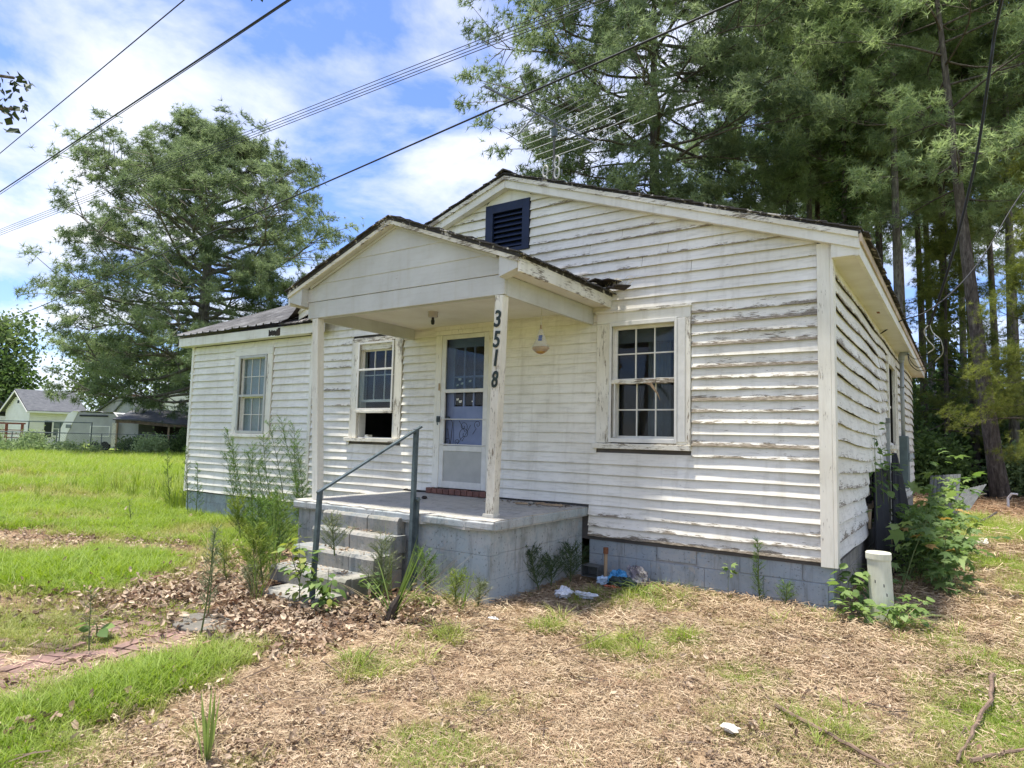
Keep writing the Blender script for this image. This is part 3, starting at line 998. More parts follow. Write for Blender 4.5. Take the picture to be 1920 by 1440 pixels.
for c in range(3):
    for r in range(2):
        a, b = lx[0] + c * cw + .014, lx[0] + (c + 1) * cw - .014
        e, f = lz[0] + r * rh + .014, lz[0] + (r + 1) * rh - .014
        MB().box(a, b, DY + .018, DY + .021, e, f).build('pane', M['glass'], door)
for px_, pz_, s_ in ((-4.70, 2.36, .035), (-4.66, 2.30, .03), (-4.74, 2.28, .025), (-4.52, 2.33, .03), (-4.49, 2.40, .015), (-4.73, 2.08, .03), (-4.68, 2.05, .035), (-4.48, 2.21, .015), (-4.47, 2.05, .02)):
    n_ = 7
    MB().add([(px_ + s_ * (0.7 + .4 * math.sin(k * 2.2)) * math.cos(k * 2 * math.pi / n_), DY + .016, pz_ + s_ * (0.8 + .4 * math.cos(k * 1.7)) * math.sin(k * 2 * math.pi / n_)) for k in range(n_)] , [tuple(range(n_))]).build('paint_fleck', M['trim'], door)
MB().lathe((DX0 + 0.06, DY - 0.03, 1.80), [(0.012, 0.0), (0.026, 0.008), (0.026, 0.03), (0.012, 0.04)], 12).build('knob', M['iron'], door, smooth=True)

st = MB()
SX0, SX1, SZ0, SZ1 = -4.952, -4.138, 0.862, 2.972
st.box(SX0, SX0 + 0.075, -0.036, -0.008, SZ0, SZ1).box(SX1 - 0.075, SX1, -0.036, -0.008, SZ0, SZ1)
for a, b in ((SZ0, SZ0 + .09), (1.365, 1.44), (2.165, 2.215), (SZ1 - .06, SZ1)):
    st.box(SX0 + .075, SX1 - .075, -0.036, -0.008, a, b)
storm = st.build('storm_door', M['alu'], house, bevel=0.004, label='white storm door with a grey kick panel and wire scrollwork')
MB().box(SX0 + .075, SX1 - .075, -0.024, -0.016, SZ0 + .09, 1.365).build('kick_panel', M['kick'], storm)
MB().box(SX0 + .075, SX1 - .075, -0.022, -0.019, 2.215, SZ1 - .06).build('pane', M['glass'], storm)


def scroll(cx, cz, r, turns, flip, tail):
    pts = []
    for k in range(22):
        t = k / 21
        a = t * turns * 2 * math.pi
        rr = r * (1 - 0.85 * t)
        pts.append((cx + flip * rr * math.cos(a - 1.2), -0.046, cz + rr * math.sin(a - 1.2)))
    pts.insert(0, tail)
    return pts


sc_ = MB()
for cx, cz, r, fl, tail in ((-4.52, 1.70, .075, 1, (-4.60, -.046, 1.78)), (-4.28, 1.73, .06, -1, (-4.36, -.046, 1.60)), (-4.80, 1.50, .05, 1, (-4.86, -.046, 1.44)), (-4.62, 1.49, .045, -1, (-4.52, -.046, 1.57)), (-4.50, 1.60, .10, -1, (-4.40, -.046, 1.72))):
    sc_.tube(scroll(cx, cz, r, 1.3, fl, tail), 0.0035, 5)
sc_.tube([(-4.84, -.046, 1.79), (-4.74, -.046, 1.79), (-4.71, -.046, 1.75), (-4.74, -.046, 1.45)], 0.005, 5).tube([(-4.75, -.046, 1.45), (-4.80, -.046, 1.67)], 0.004, 5)
sc_.build('scrollwork', M['wire'], storm)
MB().tube([(-4.93, -.05, 1.80), (-4.16, -.05, 1.80)], 0.007, 6).tube([(-4.93, -.05, 1.455), (-4.16, -.05, 1.45)], 0.008, 6).build('guard_bar', M['alu'], storm)
MB().box(-4.985, -4.945, -0.075, -0.036, 1.76, 1.84).tube([(-4.965, -.07, 1.84), (-4.965, -.09, 1.80), (-4.965, -.07, 1.72)], 0.008, 6).build('latch', M['iron'], storm)
MB().box(-4.985, -4.965, -0.055, -0.041, 2.20, 2.30).build('hinge', M['raw_wood'], storm)

# brick threshold
bx = -5.12
while bx < -4.0:
    MB().box(bx + .004, bx + .098, -0.10, 0.05, 0.778, 0.853 + fb.uniform(-.012, .004)).build('brick', M['brick_red'], house, bevel=0.006)
    bx += 0.104
# ------------------------------------------------------------------ front porch (part of the house)
PFY = -1.914                       # front edge of the slab
fl = MB()
nx_, ny_ = 26, 14
px0, px1 = -5.58, -2.635
vs = []
for j in range(ny_ + 1):
    for i in range(nx_ + 1):
        x, y = px0 + (px1 - px0) * i / nx_, PFY + (0 - PFY) * j / ny_
        e = 0.012 if j == 0 else 0.0
        vs.append((x, y + (0.010 * math.sin(i * 2.7) + 0.006 * math.sin(i * 5.1) if j == 0 else 0), 0.772 - e * abs(math.sin(i * 1.9)) + 0.002 * math.sin(i * 1.3 + j)))
nv = len(vs)
vs += [(x, y, 0.772 - 0.105 + (0.008 * math.sin(x * 9) if y < PFY + 0.1 else 0)) for x, y, z_ in vs]
fs = []
for j in range(ny_):
    for i in range(nx_):
        a = j * (nx_ + 1) + i
        fs += [(a, a + 1, a + nx_ + 2, a + nx_ + 1), (nv + a, nv + a + nx_ + 1, nv + a + nx_ + 2, nv + a + 1)]
for i in range(nx_):
    fs += [(i, nv + i, nv + i + 1, i + 1)]
for j in range(ny_):
    for i in (0, nx_):
        a, b = j * (nx_ + 1) + i, (j + 1) * (nx_ + 1) + i
        fs.append((a, b, nv + b, nv + a))
fl.add(vs, fs).build('porch_floor', M['floor'], house)
MB().box(px0 - .004, px1 + .004, PFY - 0.012, PFY + 0.03, 0.678, 0.752).build('slab_edge', M['porch'], house, bevel=0.012)
MB().box(px1 - 0.03, px1 + 0.006, PFY + 0.032, -0.005, 0.676, 0.762).build('slab_edge', M['porch'], house, bevel=0.010)
# porch walls in big parged blocks, the joints opened as cracks
for (z0, z1), cuts in (((-0.1, 0.20), (-5.55, -4.9, -4.0, -3.3, -2.70)), ((0.2015, 0.4275), (-5.55, -4.6, -3.75, -2.70)), ((0.430, 0.665), (-5.55, -4.9, -4.1, -2.70))):
    for a, b in zip(cuts[:-1], cuts[1:]):
        MB().box(a, b - .001, -1.86 + fb.uniform(-.003, .003), -1.70, z0, z1).build('concrete_block', M['porch'], house, bevel=0.0015)
for (z0, z1), cuts in (((-0.1, 0.20), (-1.699, -1.1, -0.5, -0.01)), ((0.2015, 0.4375), (-1.699, -0.8, -0.01)), ((0.440, 0.668), (-1.699, -1.0, -0.42, -0.01))):
    for a, b in zip(cuts[:-1], cuts[1:]):
        MB().box(-2.85, -2.703 + fb.uniform(-.002, .003), a, b - .002, z0, z1).build('concrete_block', M['porch'], house, bevel=0.0015)
        MB().box(-5.551, -5.40, a, b - .003, z0, z1).build('concrete_block', M['porch'], house, bevel=0.006)

# roof of the porch
PRX, PRZ, PSL = -4.07, 3.955, 0.380
PEX = 1.73


def proof_z(x):
    return PRZ - PSL * abs(x - PRX)


PY0 = -2.03
for sgn in (1, -1):
    a, b = sorted((PRX, PRX + sgn * PEX))
    slab(a, b, PY0 + 0.015, -0.002, proof_z, 0.04, 'porch_roof_deck', M['shingle'])
    a, b = sorted((PRX, PRX + sgn * (PEX + 0.02)))
    slab(a, b, PY0 + 0.24, -0.002, lambda x: proof_z(x) + 0.018, 0.016, 'shingle_field', M['shingle'])
    x = PRX
    while abs(x - PRX) < PEX - 0.05:
        shingle_piece(x, proof_z, PY0 - sh.uniform(0.005, 0.02), PY0 + 0.25, 0.19, M['shingle'], sgn, sh.choice((0, 0.006, 0.014, 0.022)), house)
        x += sgn * 0.142
y = PY0 + 0.05
while y < -0.25:
    shingle_piece(PRX + PEX - 0.14, proof_z, y, y + 0.24, 0.18 + sh.uniform(0, .03), M['shingle'], 1, sh.uniform(-.02, .03), house)
    y += 0.245


def prake(x0, x1, y0, y1, top_off, h, name, mat):
    v = []
    for y in (y0, y1):
        v += [(x0, y, proof_z(x0) - top_off - h), (x1, y, proof_z(x1) - top_off - h), (x1, y, proof_z(x1) - top_off), (x0, y, proof_z(x0) - top_off)]
    return MB().add(v, [(0, 1, 2, 3), (7, 6, 5, 4), (0, 4, 5, 1), (1, 5, 6, 2), (2, 6, 7, 3), (3, 7, 4, 0)]).build(name, mat, house, bevel=0.002)


for sgn in (1, -1):
    a, b = sorted((PRX + sgn * .001, PRX + sgn * (PEX - 0.01)))
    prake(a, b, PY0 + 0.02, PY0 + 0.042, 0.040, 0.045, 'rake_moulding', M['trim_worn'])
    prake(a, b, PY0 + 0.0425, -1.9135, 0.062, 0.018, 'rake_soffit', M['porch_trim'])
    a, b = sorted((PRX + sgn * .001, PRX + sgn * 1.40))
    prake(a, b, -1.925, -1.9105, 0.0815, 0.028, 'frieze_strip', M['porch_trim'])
# gable boards, each lapping the one below
GX0, GX1 = PRX - 1.485, PRX + 1.485


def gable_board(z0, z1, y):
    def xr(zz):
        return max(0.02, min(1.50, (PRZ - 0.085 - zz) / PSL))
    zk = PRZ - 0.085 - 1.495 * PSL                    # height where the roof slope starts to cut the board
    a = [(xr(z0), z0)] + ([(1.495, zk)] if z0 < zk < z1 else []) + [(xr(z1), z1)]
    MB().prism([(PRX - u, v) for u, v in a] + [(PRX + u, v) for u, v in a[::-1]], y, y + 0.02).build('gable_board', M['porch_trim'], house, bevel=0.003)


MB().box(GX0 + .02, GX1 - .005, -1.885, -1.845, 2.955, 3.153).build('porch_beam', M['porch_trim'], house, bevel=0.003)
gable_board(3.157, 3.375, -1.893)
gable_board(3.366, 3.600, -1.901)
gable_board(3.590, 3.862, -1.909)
# side beams, eave soffits and fascias
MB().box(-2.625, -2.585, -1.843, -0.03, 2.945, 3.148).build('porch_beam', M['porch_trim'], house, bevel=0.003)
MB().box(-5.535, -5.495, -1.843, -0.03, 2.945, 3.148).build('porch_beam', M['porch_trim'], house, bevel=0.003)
MB().box(-5.493, -2.627, -1.843, -0.03, 3.105, 3.12).build('porch_ceiling', M['soffit'], house)
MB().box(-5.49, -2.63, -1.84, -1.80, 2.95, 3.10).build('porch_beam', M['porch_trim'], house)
MB().box(-2.583, -2.375, -1.90, -0.03, 3.150, 3.163).build('porch_soffit', M['soffit'], house)
MB().box(-5.77, -5.537, -1.90, -0.03, 3.150, 3.163).build('porch_soffit', M['soffit'], house)
MB().box(-2.373, -2.343, PY0 + .045, -0.03, 3.125, 3.262).build('fascia', M['trim_worn'], house, bevel=0.003)
MB().box(-5.80, -5.772, PY0 + .045, -0.03, 3.125, 3.262).build('fascia', M['trim'], house, bevel=0.003)
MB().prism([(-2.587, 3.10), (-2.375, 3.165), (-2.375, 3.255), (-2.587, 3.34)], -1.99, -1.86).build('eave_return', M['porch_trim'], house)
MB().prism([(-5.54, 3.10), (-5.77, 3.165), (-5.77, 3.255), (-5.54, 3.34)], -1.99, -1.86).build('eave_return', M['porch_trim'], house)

# posts: right one leans and carries the number
pR = MB().beam((-2.835, -1.66, 0.80), (-2.655, -1.835, 2.955), 0.098, 0.098, up=(0, 1, 0)).build('porch_post', M['trim_worn_v'], house, bevel=0.005, label='right-hand leaning porch post carrying the black house number')
MB().box(-2.905, -2.775, -1.725, -1.60, 0.772, 0.806).build('post_foot', M['trim_worn'], pR, bevel=0.004)
pL = MB().beam((-5.37, -1.74, 0.772), (-5.405, -1.835, 2.953), 0.098, 0.098, up=(0, 1, 0)).build('porch_post', M['trim_v'], house, bevel=0.005, label='left-hand porch post')
p0_, p1_ = np.array((-2.835, -1.66, 0.80)), np.array((-2.655, -1.835, 2.955))
pdir = (p1_ - p0_) / np.linalg.norm(p1_ - p0_)
num_mat = simple('black_house_number', (0.012, 0.014, 0.014), (0.03, 0.05, 0.045), 20, 0.45, 0.1)
for ch, zc in (('3', 2.725), ('5', 2.525), ('1', 2.345), ('8', 2.135)):
    cu = bpy.data.curves.new('digit', 'FONT')
    cu.body = ch
    cu.size = 0.215
    cu.align_x = 'CENTER'
    cu.align_y = 'CENTER'
    cu.extrude = 0.004
    cu.offset = 0.004
    tmp = bpy.data.objects.new('digit', cu)
    COL.objects.link(tmp)
    bpy.context.view_layer.update()
    me = bpy.data.meshes.new_from_object(tmp.evaluated_get(bpy.context.evaluated_depsgraph_get()))
    bpy.data.objects.remove(tmp)
    c = p0_ + pdir * ((zc - p0_[2]) / pdir[2])
    xs = np.array([v.co[:] for v in me.vertices])
    mid = (xs.max(0) + xs.min(0)) / 2
    sx = 0.072 / max(0.05, (xs.max(0) - xs.min(0))[0]) if ch != '1' else 0.9
    nrm = np.array((0.0, -1.0, 0.0))
    rx = np.array((1.0, 0, 0))
    rx = rx - pdir * rx.dot(pdir)
    rx /= np.linalg.norm(rx)
    nn = np.cross(rx, pdir)
    slant = 0.10
    for v, q in zip(me.vertices, xs):
        lx_, ly_, lz_ = (q - mid)
        P = c + rx * (lx_ * sx + slant * ly_) + pdir * ly_ * 1.05 + nn * (0.049 + 0.006 + lz_)
        v.co = P
    me.materials.clear()
    me.materials.append(num_mat)
    me.name = 'house_number'
    link('house_number', me, pR)

# torn felt and shingle scraps heaped where the porch roof meets the wall
dbr = MB()
for k in range(14):
    x, y = -2.40 + sh.uniform(-.28, .30), -0.05 + sh.uniform(-.28, 0.0)
    zz = max(3.27, proof_z(min(x, -2.36)) + 0.02) + sh.uniform(0, .10)
    a = sh.uniform(0, 3.14)
    r = sh.uniform(.05, .13)
    p = [(x + r * math.cos(a + q * 1.57) * (1 if q % 2 else .6), min(-0.03, y + r * math.sin(a + q * 1.57)), zz + sh.uniform(-.03, .03)) for q in range(4)]
    dbr.add(p + [(q[0], q[1], q[2] - .012) for q in p], [(0, 1, 2, 3), (7, 6, 5, 4), (0, 4, 5, 1), (1, 5, 6, 2), (2, 6, 7, 3), (3, 7, 4, 0)])
dbr.build('roof_scraps', M['rotten'], house)
hb = MB()
for k in range(34):
    x0_, y0_ = -2.45 + sh.uniform(-.25, .35), -0.08 + sh.uniform(-.15, 0)
    a = sh.uniform(-0.5, 3.6)
    L_ = sh.uniform(.06, .18)
    hb.tube([(x0_, y0_, 3.34), (x0_ + L_ * .6 * math.cos(a), min(-.02, y0_), 3.37 + L_ * .5), (x0_ + L_ * 1.1 * math.cos(a), min(-.02, y0_ - .02), 3.36 + L_ * .45)], 0.0018, 3)
hb.build('dry_straw', simple('nest_straw', (0.50, 0.42, 0.24), (0.35, 0.28, 0.15), 30, .9, 0), house, kind='stuff')

# ------------------------------------------------------------------ wing roof
WS = 0.42


def wz(y):
    return 3.392 + WS * (y + 0.26)


WX0, WX1 = -11.66, -7.70
MB().box(WX0 + 0.04, -7.3, -0.205, -0.175, 3.185, 3.345).build('fascia', M['trim'], house, bevel=0.003)
MB().box(WX0 + 0.04, WX1 - .05, -0.173, -0.034, 3.187, 3.20).build('soffit', M['soffit'], house)
MB().prism([(-0.205, 3.20), (-0.205, 3.375), (3.2, wz(3.2) - 0.02), (6.6, 3.375), (6.6, 3.2)], WX0 + 0.045, WX0 + 0.075, axis='x').build('rake_board', M['trim'], house)
MB().prism([(0.0, 3.22), (3.2, wz(3.2) - .06), (6.4, 3.22)], -11.32, -11.24, axis='x').build('gable_wall', M['trim'], house)
rot = MB()
for k in range(9):
    a = -8.72 + k * 0.035
    rot.box(a, a + .034, -0.2085, -0.2053, 3.19 + sh.uniform(0, .03), 3.30 + sh.uniform(-.02, .04))
rot.build('rot_patch', M['rotten'], house)


def metal_sheet(x0, x1, yA, yB, zf, name):
    """ribbed sheet: a rib every 0.23 m"""
    xs, hs = [], []
    x = x0
    while x < x1 - 0.01:
        for dx, h in ((0, 0), (0.085, 0), (0.105, 0.028), (0.13, 0.028), (0.15, 0.0), (0.19, 0.006)):
            if x + dx < x1:
                xs.append(x + dx)
                hs.append(h)
        x += 0.23
    xs.append(x1)
    hs.append(0)
    n = len(xs)
    vs, fs = [], []
    for q, y in enumerate((yA, yB)):
        for t in (0.0, 0.004):
            for a, h in zip(xs, hs):
                vs.append((a, y + (0.012 * math.sin(a * 6.1) if q == 0 else 0), zf(y) + h + t))
    for k in range(n - 1):
        fs += [(k, k + 1, 2 * n + k + 1, 2 * n + k), (n + k, 3 * n + k, 3 * n + k + 1, n + k + 1), (k, n + k, n + k + 1, k + 1)]
    return MB().add(vs, fs).build(name, M['roof_metal'], house)


xx = WX0
for k in range(4):
    x2 = min(xx + 0.92, WX1 - 0.6) if k < 3 else WX1 - 0.62
    metal_sheet(xx, x2 - 0.003, -0.27 - 0.01 * (k % 2), 3.2, lambda y, kk=k: wz(y) + 0.004 * kk, 'metal_sheet')
    xx = x2
metal_sheet(WX1 - 0.6, WX1 + 1.2, 1.35, 3.2, wz, 'metal_sheet')
MB().add([(WX0, 3.2, wz(3.2)), (WX1, 3.2, wz(3.2)), (WX1, 6.7, 3.39), (WX0, 6.7, 3.39), (WX0, 3.2, wz(3.2) - .03), (WX1, 3.2, wz(3.2) - .03), (WX1, 6.7, 3.36), (WX0, 6.7, 3.36)], [(0, 1, 2, 3), (7, 6, 5, 4), (0, 4, 5, 1), (1, 5, 6, 2), (2, 6, 7, 3), (3, 7, 4, 0)]).build('metal_sheet', M['roof_metal'], house)
# torn corner by the porch: dark felt, curled edge of the sheet, old shingles below
MB().add([(WX1 - .72, -0.2, wz(-0.2) - .03), (WX1 + .9, -0.2, wz(-0.2) - .03), (WX1 + .9, 3.1, wz(3.1) - .03), (WX1 - .72, 3.1, wz(3.1) - .03), (WX1 - .72, -0.2, wz(-0.2) - .05), (WX1 + .9, -0.2, wz(-0.2) - .05), (WX1 + .9, 3.1, wz(3.1) - .05), (WX1 - .72, 3.1, wz(3.1) - .05)], [(0, 1, 2, 3), (7, 6, 5, 4), (0, 4, 5, 1), (1, 5, 6, 2), (2, 6, 7, 3), (3, 7, 4, 0)]).build('roof_felt', M['rotten'], house)
cl_ = MB()
vs = []
for i in range(9):
    y = -0.25 + i * 0.22
    for j in range(5):
        x = WX1 - 0.66 + j * 0.10 + 0.03 * i
        vs.append((x, y, wz(y) + 0.02 + 0.035 * j * j * 0.35 * (1 - i / 9) + sh.uniform(-.012, .012)))
fs = [(i * 5 + j, i * 5 + j + 1, i * 5 + j + 6, i * 5 + j + 5) for i in range(8) for j in range(4)]
m_ = len(vs)
cl_.add(vs + [(a, b, c - .004) for a, b, c in vs], fs + [tuple(m_ + q for q in f[::-1]) for f in fs]).build('curled_sheet', M['rotten'], house)
for k in range(5):
    MB().add([(WX1 - .66 + k * .16, -0.29, wz(-.29) - .01), (WX1 - .51 + k * .16, -0.29 + sh.uniform(-.02, .02), wz(-.29) + sh.uniform(-.02, .01)), (WX1 - .51 + k * .16, 0.12, wz(.12) + sh.uniform(0, .05)), (WX1 - .66 + k * .16, 0.15, wz(.15) + .01),
              (WX1 - .66 + k * .16, -0.29, wz(-.29) - .025), (WX1 - .51 + k * .16, -0.29, wz(-.29) - .03), (WX1 - .51 + k * .16, 0.12, wz(.12) - .012), (WX1 - .66 + k * .16, 0.15, wz(.15) - .01)],
             [(0, 1, 2, 3), (7, 6, 5, 4), (0, 4, 5, 1), (1, 5, 6, 2), (2, 6, 7, 3), (3, 7, 4, 0)]).build('shingle', M['shingle'], house)

# soffit wound on the right
MB().box(0.13, 0.165, 3.0, 3.12, 3.381, 3.386).build('soffit_patch', M['rust'], house)

# ------------------------------------------------------------------ steps
steps = thing('concrete_steps', 'mossy grey concrete block steps leading up to the porch', 'steps', (-4.36, -2.4, 0))
sp = random.Random(4)
lev = [(0.700, -1.985, -4.96, -3.80), (0.530, -2.13, -4.96, -3.74), (0.355, -2.36, -4.98, -3.74), (0.190, -2.67, -4.93, -3.78), (0.045, -2.98, -4.62, -3.80)]
for k, (zt, yf, xa, xb) in enumerate(lev):
    z0 = lev[k + 1][0] if k < 4 else -0.12
    cutx = {0: (xa, -4.73, -4.25, xb), 1: (xa, -4.35, xb), 2: (xa, -4.1, xb), 3: (xa, -4.4, xb), 4: (xa, -4.2, xb)}[k]
    for a, b in zip(cutx[:-1], cutx[1:]):
        yb = lev[k - 1][1] + 0.02 if k else -1.93
        mb = MB()
        # a block with worn, uneven top edge
        n = 8
        vs = []
        for i in range(n + 1):
            x = a + .003 + (b - a - .006) * i / n
            wv = sp.uniform(-.008, .006)
            vs += [(x, yf + wv, z0), (x, yf + wv - .004, zt - 0.03), (x, yf + 0.018 + wv, zt + sp.uniform(-.008, .002)), (x, yb + .05, zt + sp.uniform(-.003, .003)), (x, yb + .05, z0)]
        fs = []
        for i in range(n):
            p, q = i * 5, (i + 1) * 5
            for e in range(5):
                fs.append((p + e, q + e, q + (e + 1) % 5, p + (e + 1) % 5))
        fs += [(0, 1, 2, 3, 4), (n * 5 + 4, n * 5 + 3, n * 5 + 2, n * 5 + 1, n * 5)]
        mb.add(vs, fs).build('step_block', M['step'], steps)
# cheek blocks below, seen from the side, with mossy open joints
for (z0, z1, ya, yb) in ((0.192, 0.352, -2.30, -2.06), (0.192, 0.527, -2.05, -1.93), (0.0, 0.187, -2.6, -2.25), (0.0, 0.187, -2.235, -1.93), (0.357, 0.527, -2.10, -2.06)):
    MB().box(-4.9, -3.765, ya, yb, z0, z1).build('step_block', M['step'], steps, bevel=0.008)
moss_mat = simple('dark_moss', (0.035, 0.042, 0.018), (0.015, 0.018, 0.01), 30, 0.95, 0.6)
MB().box(-3.80, -3.772, -2.10, -2.06, 0.36, 0.53).box(-3.80, -3.771, -2.245, -2.225, 0.02, 0.19).box(-3.80, -3.77, -2.065, -2.045, 0.19, 0.35).build('moss', moss_mat, steps, kind='stuff')

rail = thing('stair_handrail', 'bare green-grey iron handrail on the right of the steps', 'handrail', (-3.7, -2.5, 0))
PT, PB = (-3.615, -1.955, 1.622), (-3.88, -2.94, 1.02)
MB().beam((-3.605, -1.985, 0.0), (-3.615, -1.955, 1.628), 0.042, 0.042, up=(0, 1, 0)).build('post', M['iron'], rail)
MB().beam((-3.572, -1.945, 0.05), (-3.578, -1.94, 0.90), 0.03, 0.035, up=(0, 1, 0)).tube([(-3.578, -1.945, 0.89), (-3.56, -1.96, 0.92), (-3.53, -1.97, 0.915)], 0.02, 6).build('brace', M['iron'], rail)
MB().beam((-3.905, -2.955, -0.02), (-3.88, -2.94, 1.03), 0.042, 0.036, up=(0, 1, 0)).build('post', M['iron'], rail)
MB().beam((-3.885, -2.965, 1.012), (-3.60, -1.90, 1.655), 0.05, 0.018).build('top_rail', M['iron'], rail)

# ------------------------------------------------------------------ small things on and by the porch
lamp = thing('porch_light', 'bare porch light fitting with an empty black socket under the porch ceiling', 'porch light', (-4.36, -0.92, 3.105))
MB().lathe((-4.36, -0.92, 3.035), [(0.055, 0.0), (0.062, 0.012), (0.06, 0.055), (0.066, 0.07)], 18).build('base', simple('grey_porcelain', (0.42, 0.38, 0.35), (0.33, 0.29, 0.27), 9, .4, .05), lamp, smooth=False)
MB().lathe((-4.36, -0.92, 2.945), [(0.012, 0.0), (0.021, 0.01), (0.024, 0.05), (0.018, 0.06), (0.016, 0.09)], 12).build('socket', M['wire'], lamp)

trap = thing('fly_trap_bag', 'hanging clear fly trap bag half full of amber liquid under the porch eave', 'fly trap', (-2.78, -0.9, 2.75))
BX, BY = -2.78, -0.90


def bagshell(z0, z1, f, n=20, m=9, inset=0.0):
    vs, fs = [], []
    for i in range(m + 1):
        t = i / m
        zz = z0 + (z1 - z0) * t
        r = max(0.004, f(zz) - inset)
        for k in range(n):
            a = 2 * math.pi * k / n
            rr = r * (1 + 0.05 * math.sin(3 * a + zz * 40))
            vs.append((BX + rr * math.cos(a), BY + 0.75 * rr * math.sin(a), zz))
    for i in range(m):
        for k in range(n):
            k2 = (k + 1) % n
            fs.append((i * n + k, i * n + k2, (i + 1) * n + k2, (i + 1) * n + k))
    fs.append(tuple(range(n - 1, -1, -1)))
    fs.append(tuple(range(m * n, m * n + n)))
    return vs, fs


def bag_r(zz):
    t = (zz - 2.49) / 0.29
    return 0.105 * math.sqrt(max(0.0, min(1, t / 0.22))) if t < 0.22 else 0.105 - 0.093 * (t - 0.22) / 0.78


def plastic_mat(name, col, alpha):
    m, t, p, o = new_mat(name)
    p.inputs['Base Color'].default_value = (*col, 1)
    p.inputs['Roughness'].default_value = 0.2
    p.inputs['Alpha'].default_value = alpha
    return m


v_, f_ = bagshell(2.49, 2.78, bag_r)
MB().add(v_, f_).build('bag', plastic_mat('clear_film', (0.62, 0.60, 0.54), 0.30), trap, smooth=True)
v_, f_ = bagshell(2.496, 2.575, bag_r, inset=0.004)
MB().add(v_, f_).build('liquid', simple('amber_liquid', (0.42, 0.24, 0.05), (0.26, 0.13, 0.02), 18, .3, 0), trap, smooth=True)
MB().tube([(BX, BY, 2.775), (BX, BY, 2.82)], [0.014, 0.009], 10).build('cap', M['raw_wood'], trap)
MB().tube([(BX, BY, 2.82), (BX - .004, BY, 2.88), (BX + .004, BY, 2.97), (BX + .006, BY, 3.10)], 0.0035, 5).tube([(BX - .01, BY, 2.83), (BX + .006, BY, 2.90), (BX + .01, BY, 2.98)], 0.002, 4).build('string', simple('white_string', (.62, .6, .52), None, 20, .8, 0), trap)
bl = MB()
for k in range(3):
    bl.beam((BX + .005, BY - .062 + .006 * k, 2.643 + k * .022), (BX + .045, BY - .050 + .006 * k, 2.643 + k * .022), .004, .015)
bl.build('blue_print', simple('blue_print', (0.03, 0.09, 0.32), None, 20, .5, 0), trap)

# litter on the porch floor
for k, (x, y, a, L_) in enumerate(((-2.95, -0.30, 0.2, .26), (-3.15, -0.25, 1.1, .12), (-3.3, -0.42, 0.5, .15))):
    d = np.array((math.cos(a), math.sin(a), 0)) * L_ / 2
    o = MB().beam(np.array((x, y, .79)) - d, np.array((x, y, .79)) + d, 0.05, 0.018).build('wood_scrap', M['raw_wood'], None, bevel=.004)
    tag(o, ('longest splintered board lying on the porch floor against the wall', 'short stub of wood nearest the post on the back of the porch floor', 'thin wood strip on the porch floor nearest the door')[k], 'wood scrap', 'wood scraps on the porch floor')
sb = MB()
for k in range(120):
    x, y = -2.75 - abs(sp.gauss(0, .45)), -0.06 - abs(sp.gauss(0, .18))
    a, r = sp.uniform(0, 6.28), sp.uniform(.012, .03)
    zz = .776
    sb.add([(x + r * math.cos(a), y + r * math.sin(a), zz), (x + r * math.cos(a + 2), y + r * math.sin(a + 2), zz + .004), (x + r * math.cos(a + 4), y + r * math.sin(a + 4), zz + .012)], [(0, 1, 2)])
tag(sb.build('debris', simple('porch_litter', (0.30, 0.24, 0.16), (0.12, 0.09, 0.06), 25, .9, 0)), 'bits of dry leaf and bark swept along the back of the porch floor', 'debris', None, 'stuff')
stn = MB().lathe((-3.25, -0.30, 0.775), [(0.02, 0), (0.04, .006), (0.036, .022), (.016, .032)], 9).build('paint_lump', M['step'], None, smooth=True)
tag(stn, 'fist-sized pale lump on the porch floor behind the numbered post', 'stone')
nut = MB().lathe((-4.55, -0.75, 0.775), [(0.02, 0), (0.04, .008), (0.03, .03), (.01, .036)], 7).build('pine_cone', M['rotten'], None)
tag(nut, 'small dark pine cone on the open porch floor left of the door', 'pine cone')
# ------------------------------------------------------------------ right side of the house
mtr = thing('electric_meter', 'green-grey electric meter box with its conduit mast on the side wall', 'electric meter', (0.1, 7.6, 0))
mb = MB().box(0.04, 0.20, 7.35, 7.78, 0.80, 1.78)
mb.build('meter_box', M['meter'], mtr, bevel=0.012)
MB().lathe((0, 0, 0), [(0.085, 0), (0.085, 0.05), (0.07, 0.085), (0.03, .10)], 18).build('meter_glass', M['glass'], mtr, smooth=True)
mg = bpy.data.objects[[o.name for o in mtr.children if o.name.startswith('meter_glass')][0]]
mg.rotation_euler = (0, R(90), 0)
mg.location = (0.20 - 0.1, 7.56 - 7.6, 1.38)
for v in mg.data.vertices:
    v.co = v.co + Vector((0.1, 7.6, 0))
MB().tube([(0.12, 7.56, 1.775), (0.12, 7.56, 3.20)], 0.035, 12).build('conduit', M['conduit'], mtr, smooth=True)
MB().tube([(0.12, 7.56, 3.19), (0.12, 7.56, 3.235)], 0.041, 12).tube([(0.12, 7.56, 3.23), (0.12, 7.56, 3.32), (0.15, 7.52, 3.365), (0.20, 7.48, 3.37), (0.235, 7.45, 3.345)], [0.05, 0.06, 0.06, 0.05, 0.035], 12).build('weatherhead', M['conduit'], mtr, smooth=True)
MB().box(0.03, 0.155, 7.515, 7.605, 2.70, 2.72).build('clamp', M['steel'], mtr)
MB().box(0.02, 0.07, 7.12, 7.22, 0.95, 3.0).build('backing_board', M['trim_worn_v'], mtr)


